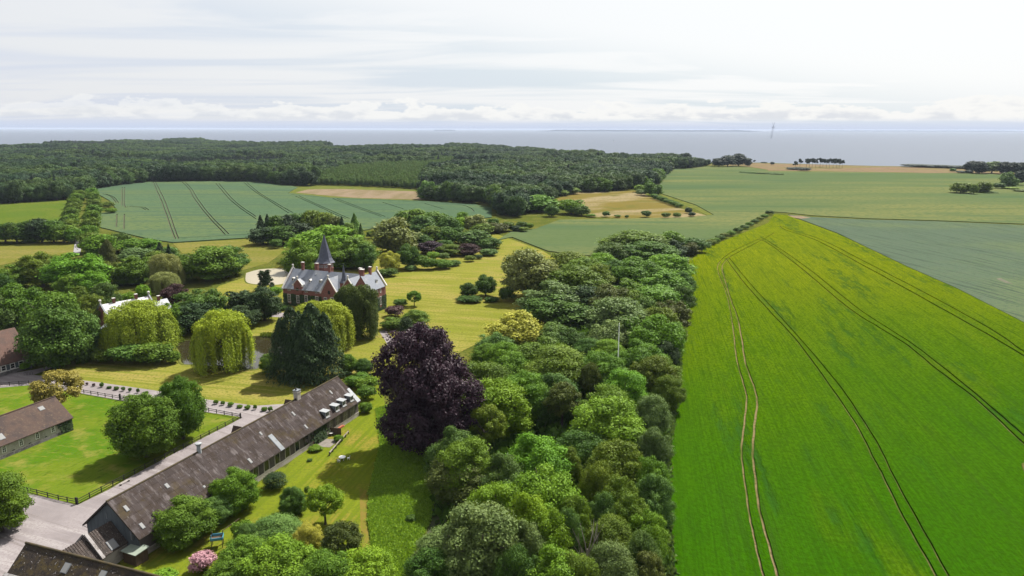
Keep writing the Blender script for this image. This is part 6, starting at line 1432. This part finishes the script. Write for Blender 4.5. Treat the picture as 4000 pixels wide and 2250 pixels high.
# --- hedge from the belt to the field corner
HG = [(1960, 1330), (2000, 1308), (2040, 1290), (2090, 1262), (2140, 1240), (2200, 1212), (2270, 1180), (2340, 1145), (2390, 1112), (2440, 1085), (2490, 1060), (2540, 1030)]
for i, (x, y) in enumerate(HG):
    p = GZ('A2', x, y); pale = i == 7
    plant('shr', p.x, p.y, 7.5, TRNG.uniform(3.2, 4.6), 'leaf_grey' if pale else ('leaf_dark', 'leaf_olive', 'leaf_mid')[i % 3], 'pale flowering bush in the hedge above the barley' if pale else 'bush of the hedge running up to the barley field corner', group='hedge bushes above the barley field')
p = GZ('A3', 20, 1000); plant('shr', p.x, p.y, 9, 4, 'leaf_dark', 'last dark bush of the hedge at the barley field tip', group='hedge bushes above the barley field')
FAR = [
('A2', 1425, 655, 170, 17, 'tal', 'mid', 'tall light tree at the corner between pale dry field and wheat'),
('A2', 1290, 695, 120, 9, 'rnd', 'lime', 'yellow green tree at the top corner of the pale dry field'),
('A2', 1300, 740, 130, 7, 'shr', 'grey', 'pale bush at the top corner of the pale dry field'),
('A2', 600, 830, 250, 14, 'rnd', 'mid', 'dark green tree at the left of the pale dry field'),
('A2', 705, 905, 150, 9, 'rnd', 'dark', 'smaller dark tree at the left corner of the pale dry field'),
('A2', 260, 795, 400, 15, 'tal', 'mid', 'broad green tree left of the pale dry field'),
('A2', 120, 695, 240, 15, 'rnd', 'bright', 'yellow green tree at the left of the pale dry field group'),
('A2', 30, 830, 240, 14, 'rnd', 'dark', 'dark shaded tree left of the broad green tree'),
('A2', 400, 900, 150, 10, 'rnd', 'dark', 'dark tree between the broad tree and the pale dry field'),
('A2', 450, 735, 230, 8, 'rnd', 'olive', 'olive bush left above the pale dry field'),
('A2', 580, 720, 200, 8, 'rnd', 'olive', 'olive bush above the pale dry field'),
('A2', 330, 740, 150, 8, 'rnd', 'dark', 'dark bush left in the row above the pale dry field'),
('A2', 950, 962, 90, 5, 'shr', 'dark', 'dark bush alone below the pale dry field, left one'),
('A2', 1060, 998, 80, 2.5, 'shr', 'mid', 'very low bush below the pale dry field'),
('A2', 1155, 998, 46, 3, 'shr', 'dark', 'tiny dark bush below the pale dry field'),
('A2', 800, 990, 110, 3, 'shr', 'mid', 'low bush at the lower left corner of the pale dry field'),
('A2', 1350, 955, 120, 6, 'shr', 'dark', 'largest lone bush below the pale dry field'),
('A2', 1552, 975, 110, 5, 'shr', 'olive', 'left bush of the pair below the pale dry field'),
('A2', 1660, 970, 95, 5, 'shr', 'olive', 'right bush of the pair below the pale dry field'),
('A2', 1778, 920, 80, 6, 'shr', 'conifer', 'dark round bush at the right corner of the pale dry field'),
('A2', 1808, 968, 85, 4, 'shr', 'conifer', 'lower dark bush at the right corner of the pale dry field'),
('A2', 100, 1065, 140, 6, 'shr', 'dark', 'dark bush in the thorn clump left of the wheat'),
('A2', 180, 1082, 100, 5, 'shr', 'mid', 'right bush in the thorn clump left of the wheat'),
('A2', 40, 1098, 150, 5, 'shr', 'conifer', 'left bush in the thorn clump left of the wheat'),
('A2', 120, 1120, 120, 4, 'shr', 'olive', 'front bush in the thorn clump left of the wheat'),
('A3', 1950, 662, 185, 14, 'rnd', 'olive', 'left round tree standing in the wheat near the right edge'),
('A3', 2080, 690, 75, 12, 'rnd', 'olive', 'narrow tree between the round trees in the wheat'),
('A3', 2180, 668, 155, 13, 'rnd', 'olive', 'right round tree standing in the wheat near the right edge'),
('A3', 2330, 675, 130, 8, 'shr', 'dark', 'dark bush right of the round trees in the wheat'),
('A3', 2450, 720, 200, 3, 'shr', 'lime', 'yellow green scrub at the right edge of the wheat'),
('A3', 2550, 740, 160, 3.5, 'shr', 'olive', 'olive scrub at the right picture edge in the wheat'),
('A3', 2200, 760, 240, 2.5, 'shr', 'mid', 'low scrub below the round trees in the wheat'),
('A3', 2060, 455, 130, 21, 'rnd', 'coast', 'left dark tree of the coastal clump on the right'),
('A3', 2140, 462, 140, 21, 'rnd', 'coast', 'second dark tree of the coastal clump on the right'),
('A3', 2265, 458, 190, 21, 'rnd', 'blue', 'lighter round tree in the coastal clump on the right'),
('A3', 2390, 466, 130, 21, 'rnd', 'coast', 'dark tree right of the lighter one in the coastal clump'),
('A3', 2480, 468, 130, 21, 'rnd', 'coast', 'dark tree near the right end of the coastal clump'),
('A3', 2560, 472, 130, 21, 'rnd', 'coast', 'dark tree at the right picture edge of the coastal clump'),
('A3', 2440, 562, 150, 20, 'tal', 'blue', 'pale tree below the coastal clump at the right edge'),
('A3', 2535, 550, 120, 20, 'rnd', 'coast', 'dark tree beside the pale one at the right edge'),
('A3', 1940, 555, 110, 5, 'shr', 'coast', 'dark bush left below the coastal clump'),
('A3', 2025, 545, 90, 7, 'shr', 'coast', 'taller dark bush below the coastal clump'),
('A3', 1862, 528, 70, 7, 'shr', 'blue', 'pale bush left of the coastal clump'),
('A2', 2085, 420, 150, 19, 'rnd', 'coast', 'left dark tree of the coastal clump before the heath'),
('A2', 2175, 398, 150, 23, 'rnd', 'coast', 'middle dark tree of the coastal clump before the heath'),
('A2', 2285, 383, 160, 25, 'rnd', 'coast', 'tallest dark tree of the coastal clump before the heath'),
('A2', 2375, 430, 85, 16, 'rnd', 'coast', 'right dark tree of the coastal clump before the heath'),
('A2', 2440, 450, 40, 8, 'pin', 'coast', 'small wind bent pine at the right of the coastal clump'),
('A2', 2535, 468, 70, 3, 'shr', 'coast', 'dark low bush on the skyline of the heath'),
('A3', 45, 465, 48, 7, 'shr', 'coast', 'dark cone shaped bush alone on the heath'),
]
for row in FAR: tree(*row[:8])
PX = [(860, 925, 17), (968, 855, 21), (1115, 855, 21), (1185, 880, 20), (1250, 840, 22), (1330, 868, 20), (1425, 850, 21), (1490, 855, 20), (1570, 870, 20), (1640, 862, 21), (1720, 872, 20), (1805, 855, 21), (1860, 870, 20), (1930, 885, 19)]
zp = lambda x, y: (2960 + x / 5.795, 470 + y / 5.795)
for i, (x, y, h) in enumerate(PX):
    h2 = h * .86; p = G(*zp(x, y), h2); w = (150 if i else 170) / 5.795 * depth(p) / F
    plant('pin', p.x, p.y, w, h2, 'leaf_coast', 'broad low pine at the left end of the pine row on the coast' if i == 0 else 'tall bare trunked pine in the row on the coast', group='pines on the coast', var=i)
p = G(*zp(1040, 1145)); plant('shr', p.x, p.y, 26, 7, 'leaf_coast', 'dark bush at the foot of the coast pines')
p = G(*zp(850, 1115)); plant('shr', p.x, p.y, 36, 5, 'leaf_coast', 'low dark bush left at the foot of the coast pines')
for i in range(9):
    p = GZ('A3', 1440 + i * 62, 520 + i * 2); plant('shr', p.x, p.y, 46, 6.0, 'leaf_coast', 'section of the low dark hedge on the coast', group='low hedge on the coast')
for i, (r_, x, y) in enumerate((('A2', 2350, 580), ('A2', 2430, 585), ('A2', 2510, 590), ('A3', 20, 590), ('A3', 90, 598))):
    p = GZ(r_, x, y); plant('shr', p.x, p.y, 26, 2.6, 'leaf_dark', 'low scrub patch in the far wheat below the heath', group='scrub patches in the far wheat')
# --- trees along the near edges of the great wood, one by one
EDGE_C = {'leaf_forest': 'dark green', 'leaf_conifer': 'blackish', 'leaf_dark': 'deep green', 'leaf_mid': 'mid green', 'leaf_blue': 'bluish', 'leaf_forest_light': 'light green', 'leaf_coast': 'dark bluish'}
def edge_row(pts, n, w, h, mats, label, group, kinds=('rnd', 'tal')):
    L_ = [0]
    for a, b in zip(pts[:-1], pts[1:]): L_.append(L_[-1] + (b - a).length)
    for i in range(n):
        s = L_[-1] * (i + .5 + TRNG.uniform(-.25, .25)) / n
        k = max(j for j in range(len(L_) - 1) if L_[j] <= s); q = pts[k].lerp(pts[k + 1], (s - L_[k]) / max(1e-6, L_[k + 1] - L_[k])); back = Vector((q.x, q.y)).normalized()
        q = q + back * (w * .45 + TRNG.uniform(0, 5)); ww = w * TRNG.uniform(.85, 1.25)
        plant(kinds[TRNG.randrange(len(kinds))], q.x, q.y, ww, h * TRNG.uniform(.86, 1.12), (mt := mats[TRNG.randrange(len(mats))]), EDGE_C[mt] + ' ' + (('slim', 'broad')[ww > w * 1.05]) + ' ' + label % ('left end', 'left half', 'middle', 'right half', 'right end')[int(5 * s / L_[-1])], group=group)
FE = path('A0', -300, 905, 0, 895, 730, 850)
edge_row(FE, 16, 15, 19, ['leaf_forest', 'leaf_dark', 'leaf_forest'], 'wood edge tree at the %s above the bright meadow', 'forest edge trees')
FE2 = path('A0', 950, 745, 1250, 700, 1500, 672, 2000, 664, 2574, 668, 'A1', 330, 708, 600, 716)
edge_row(FE2, 40, 15, 18, ['leaf_forest', 'leaf_conifer', 'leaf_dark', 'leaf_forest'], 'wood edge tree at the %s of the blue field top', 'forest edge trees')
FE3 = path('A1', 1660, 850, 2000, 880, 2380, 895, 2480, 1010, 'A2', 60, 1035)
edge_row(FE3, 20, 14, 19, ['leaf_mid', 'leaf_dark', 'leaf_forest', 'leaf_blue'], 'wood edge tree at the %s right of the stubble', 'forest edge trees')
FE4 = path('A2', 720, 785, 980, 772, 1250, 745, 1440, 700, 1480, 650)
edge_row(FE4, 14, 15, 18, ['leaf_mid', 'leaf_blue', 'leaf_forest', 'leaf_forest_light'], 'wood edge tree at the %s above the pale dry field', 'forest edge trees')
FE5 = path('A2', 1480, 650, 1540, 590, 1600, 545, 1800, 535, 1980, 505)
edge_row(FE5, 16, 15, 17, ['leaf_forest', 'leaf_coast', 'leaf_forest'], 'wood edge tree at the %s of the far wheat side row', 'forest edge trees')
# --- hedge between pale dry field and wheat
for i in range(9):
    x = 1430 + i * 31; p = GZ('A2', x, 840 + i * 11); plant('shr', p.x, p.y, 9, TRNG.uniform(4, 6), 'leaf_dark' if i % 2 else 'leaf_mid', 'bush of the hedge between pale dry field and wheat', group='hedge between dry field and wheat')
# --- undergrowth along the barley margin
mar = path('B2', 1770, 500, 1740, 760, 1700, 1000, 'C2', 1650, 250, 1590, 690, 'E2', 1545, 180, 1530, 600, 1545, 1000, 1590, 1440)
# ------------------------------------------------------------------ the great wood behind: a mass of crowns instanced on points
def instanced(name, pts, w, h, rot, idx, crowns, mat):
    me = bpy.data.meshes.new(name); n = len(pts); me.vertices.add(n); me.vertices.foreach_set('co', np.column_stack([pts, np.zeros(n)]).astype(np.float32).reshape(-1))
    a = me.attributes.new('scl', 'FLOAT_VECTOR', 'POINT'); a.data.foreach_set('vector', np.column_stack([w, w, h]).astype(np.float32).reshape(-1))
    a = me.attributes.new('rot', 'FLOAT_VECTOR', 'POINT'); a.data.foreach_set('vector', np.column_stack([np.zeros(n), np.zeros(n), rot]).astype(np.float32).reshape(-1))
    a = me.attributes.new('idx', 'INT', 'POINT'); a.data.foreach_set('value', idx.astype(np.int32))
    o = bpy.data.objects.new(name, me); COL.objects.link(o); me.materials.append(MATS[mat])
    ng = bpy.data.node_groups.new(name + '_nodes', 'GeometryNodeTree'); ng.interface.new_socket('Geometry', in_out='INPUT', socket_type='NodeSocketGeometry'); ng.interface.new_socket('Geometry', in_out='OUTPUT', socket_type='NodeSocketGeometry')
    N, L = ng.nodes, ng.links; gi, go = N.new('NodeGroupInput'), N.new('NodeGroupOutput'); iop = N.new('GeometryNodeInstanceOnPoints'); jn = N.new('GeometryNodeJoinGeometry')
    for c in reversed(crowns):
        oi = N.new('GeometryNodeObjectInfo'); oi.transform_space = 'ORIGINAL'; oi.inputs['Object'].default_value = c; oi.inputs['As Instance'].default_value = True; L.new(oi.outputs['Geometry'], jn.inputs[0])
    def attr(nm, t):
        x = N.new('GeometryNodeInputNamedAttribute'); x.data_type = t; x.inputs['Name'].default_value = nm; return x.outputs['Attribute']
    L.new(gi.outputs[0], iop.inputs['Points']); L.new(jn.outputs[0], iop.inputs['Instance']); iop.inputs['Pick Instance'].default_value = True
    L.new(attr('idx', 'INT'), iop.inputs['Instance Index']); L.new(attr('scl', 'FLOAT_VECTOR'), iop.inputs['Scale'])
    e2r = N.new('FunctionNodeEulerToRotation'); L.new(attr('rot', 'FLOAT_VECTOR'), e2r.inputs[0]); L.new(e2r.outputs[0], iop.inputs['Rotation'])
    sm_ = N.new('GeometryNodeSetMaterial'); sm_.inputs['Material'].default_value = MATS[mat]; L.new(iop.outputs[0], sm_.inputs[0]); L.new(sm_.outputs[0], go.inputs[0])
    m = o.modifiers.new('scatter', 'NODES'); m.node_group = ng; return o
def far_crowns(kind):
    ms = [c for c, t in PROTO[kind]]; out = []
    for m in ms:
        o = next((o for o in bpy.data.objects if o.data == m), None)
        if o: out.append(o)
    return out
def in_poly(P, poly):
    x, y = P[:, 0], P[:, 1]; ins = np.zeros(len(P), bool); n = len(poly)
    for i in range(n):
        x1, y1 = poly[i]; x2, y2 = poly[(i + 1) % n]
        c = ((y1 > y) != (y2 > y)) & (x < (x2 - x1) * (y - y1) / (y2 - y1 + 1e-12) + x1); ins ^= c
    return ins
rgn = np.random.default_rng(77)
front = FE + path('A0', 850, 800) + FE2 + path('A1', 640, 690, 1660, 745) + FE3 + path('A2', 330, 900, 440, 840, 650, 770) + FE4 + FE5[1:]
wood_poly = [(p.x, p.y) for p in [Vector((-2600, 900)), *front]] + [(p.x + 0, p.y - 12) for p in reversed([q for q in coast if q.x < FE5[-1].x + 5 and q.x > -5100])] + [(-5100, 3200), (-3200, 900)]
def scatter(poly, s0, s1):
    xs = np.array(poly); x0, y0 = xs.min(0); x1, y1 = xs.max(0); out = []; y = y0
    while y < y1:
        s = s0 + (s1 - s0) * np.clip((y - 600) / 2400, 0, 1); X = np.arange(x0, x1, s) + rgn.uniform(-.4, .4) * s
        out.append(np.column_stack([X + rgn.normal(size=len(X)) * s * .28, y + rgn.normal(size=len(X)) * s * .28])); y += s * .87
    P = np.vstack(out); P = P[in_poly(P, poly)]
    P = P[np.abs(P[:, 0]) < P[:, 1] * .80 + 60]; return P
P = scatter(wood_poly, 13.5, 19.0)
# glades: the young light plantation and a cleared strip keep the tall crowns out
plant_poly = [(p.x, p.y) for p in path('A1', 610, 702, 1000, 712, 1670, 745, 1690, 640, 1900, 560, 2450, 540, 2570, 500, 2000, 480, 1300, 505, 850, 545, 620, 620)]
light_poly = [(p.x, p.y) for p in path('A1', 1000, 470, 1500, 490, 2500, 470, 2400, 440, 1700, 445, 1100, 440)]
young = in_poly(P, plant_poly) | in_poly(P, light_poly); tall = P[~young]
ns = np.sin(tall[:, 0] * .0063 + 1) * np.sin(tall[:, 1] * .0047 + .5) + .6 * np.sin(tall[:, 0] * .017 + tall[:, 1] * .011)
dist = np.hypot(tall[:, 0], tall[:, 1]); n = len(tall)
w = (19 + 6 * np.clip((dist - 700) / 2400, 0, 1)) * rgn.uniform(.8, 1.3, n); h = (17.5 + 2.4 * ns + 3.0 * np.clip((dist - 1500) / 1500, 0, 1) * np.sin(tall[:, 0] * .0105 + tall[:, 1] * .002) * np.sin(tall[:, 0] * .0031 + 2)) * rgn.uniform(.88, 1.12, n)
ST = np.column_stack([rgn.uniform(-2600, 1200, 330), rgn.uniform(550, 3400, 330)]); dd = ((tall[:, None, :] - ST[None]) ** 2).sum(2); st = dd.argmin(1)      # stands of different age
sf = rgn.choice([.55, .75, .95, 1.0, 1.1, 1.25], size=330); sd = rgn.uniform(size=330) < .10; far_k = np.clip((dist - 640) / 250, 0, 1)
h = h * (1 + (sf[st] - 1) * far_k); w = w * (1 + (sf[st] - 1) * .6 * far_k)
dark = (sd[st] & (far_k > .6)) | (rgn.uniform(size=n) < .05)
fc = far_crowns('rnd_f') + far_crowns('tal_f'); sc_ = far_crowns('spr')
o = instanced('broadleaf_wood', tall[~dark], w[~dark], h[~dark], rgn.uniform(0, 6.28, (~dark).sum()), rgn.integers(0, len(fc), (~dark).sum()), fc, 'leaf_forest'); tag(o, 'great dark green wood stretching to the sea', 'wood', kind='stuff')
cn = tall[dark]; m = len(cn)
o = instanced('conifer_wood', cn, w[dark] * .62, h[dark] * 1.0, rgn.uniform(0, 6.28, m), rgn.integers(0, len(sc_), m), sc_, 'leaf_coast'); tag(o, 'dark conifer stands in the great wood', 'wood', kind='stuff')
Pp = scatter(plant_poly, 5.0, 6.0); Pl = scatter(light_poly, 7, 7); Pp = np.vstack([Pp, Pl]); m = len(Pp)
cr = far_crowns('rnd_f')
o = instanced('young_plantation', Pp, rgn.uniform(4.5, 7.0, m), rgn.uniform(7, 10.5, m), rgn.uniform(0, 6.28, m), rgn.integers(0, len(cr), m), cr, 'leaf_forest_light'); tag(o, 'light green young plantation in front of the great wood', 'plantation', kind='stuff')
print('wood points', len(tall), m)
# undergrowth of the belt, margin weeds and rough meadow grass: nobody could count these
def tufts(name, P, wmin, wmax, hmin, hmax, mat, label, per=5):
    n = len(P) * per; C = np.repeat(P, per, 0); hh = rgn.uniform(hmin, hmax, n); ww = rgn.uniform(wmin, wmax, n)
    C = np.column_stack([C + rgn.normal(size=(n, 2)) * wmax * .6, hh * .5]); a = np.column_stack([rgn.normal(size=(n, 2)) * .45, np.ones(n)]); Nn = unit(np.column_stack([rgn.normal(size=(n, 2)), rgn.uniform(.1, .9, n)]))
    a = unit(a - Nn * np.sum(a * Nn, 1, keepdims=True)); b = np.cross(Nn, a); V = np.empty((n, 4, 3))
    V[:, 0] = C - a * hh[:, None] * .5 - b * ww[:, None] * .35; V[:, 1] = C - a * hh[:, None] * .5 + b * ww[:, None] * .35; V[:, 2] = C + a * hh[:, None] * .5 + b * ww[:, None] * .5; V[:, 3] = C + a * hh[:, None] * .5 - b * ww[:, None] * .5
    V[:, :, 2] = np.maximum(V[:, :, 2], .0)
    me = quads(name, V, rgn.uniform(0, 1, n), mat); o = bpy.data.objects.new(name, me); COL.objects.link(o); return tag(o, label, None, kind='stuff')
def rand_in(poly, n):
    xs = np.array([(p.x, p.y) if hasattr(p, 'x') else p for p in poly]); lo, hi = xs.min(0), xs.max(0); out = np.zeros((0, 2))
    while len(out) < n:
        q = rgn.uniform(lo, hi, (n * 2, 2)); out = np.vstack([out, q[in_poly(q, xs)]])
    return out[:n]
q = rand_in(MEADOW, 22000); tufts('meadow_grass', q, .10, .26, .2, .65, 'leaf_meadow', 'rough tall grass of the meadow beside the mown path', 4)
mg = path('B2', 1680, 1050, 1715, 1000, 'C2', 1690, 250, 1640, 700, 'E2', 1585, 180, 1570, 600, 1590, 1000, 1640, 1449, 1500, 1449, 1490, 600, 'C2', 1560, 700, 1600, 250)
q = rand_in(mg, 2600); tufts('margin_weeds', q, .2, .5, .4, 1.3, 'leaf_grey', 'tall weeds along the barley field margin', 4)
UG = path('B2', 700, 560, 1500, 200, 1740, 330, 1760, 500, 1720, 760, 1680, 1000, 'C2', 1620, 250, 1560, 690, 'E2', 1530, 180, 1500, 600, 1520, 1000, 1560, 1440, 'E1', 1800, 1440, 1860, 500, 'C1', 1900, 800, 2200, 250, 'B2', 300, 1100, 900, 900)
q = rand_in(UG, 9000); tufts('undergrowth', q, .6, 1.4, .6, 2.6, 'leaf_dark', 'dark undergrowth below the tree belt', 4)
# reeds on the pond banks
q = np.array([list(G(*zq(x, y)).xy) for x, y in [(1760 + 18 * i, 600 + 3 * (i % 5)) for i in range(16)] + [(160 + 12 * i, 740 - 4 * i) for i in range(14)]])
q = np.repeat(q, 12, 0) + rgn.normal(size=(len(q) * 12, 2)) * .7; tufts('reeds', q, .1, .25, .7, 1.5, 'leaf_olive', 'yellowish reeds on the pond bank', 4)
# ------------------------------------------------------------------ air
mb = MB(); mb.box(-62000, 62000, -500, 66000, -16, CAM_H + 3.0)
hz = bpy.data.materials.new('haze'); hz.use_nodes = True; nt = hz.node_tree; nt.nodes.clear(); ou = nt.nodes.new('ShaderNodeOutputMaterial'); pv = nt.nodes.new('ShaderNodeVolumePrincipled')
pv.inputs['Color'].default_value = (.54, .62, .78, 1); pv.inputs['Density'].default_value = HAZE; pv.inputs['Anisotropy'].default_value = 0; nt.links.new(pv.outputs[0], ou.inputs['Volume']); MATS['haze'] = hz
if HAZE > 0: tag(mb.build('haze', 'haze'), 'thin pale sea haze filling the air', None, kind='stuff')
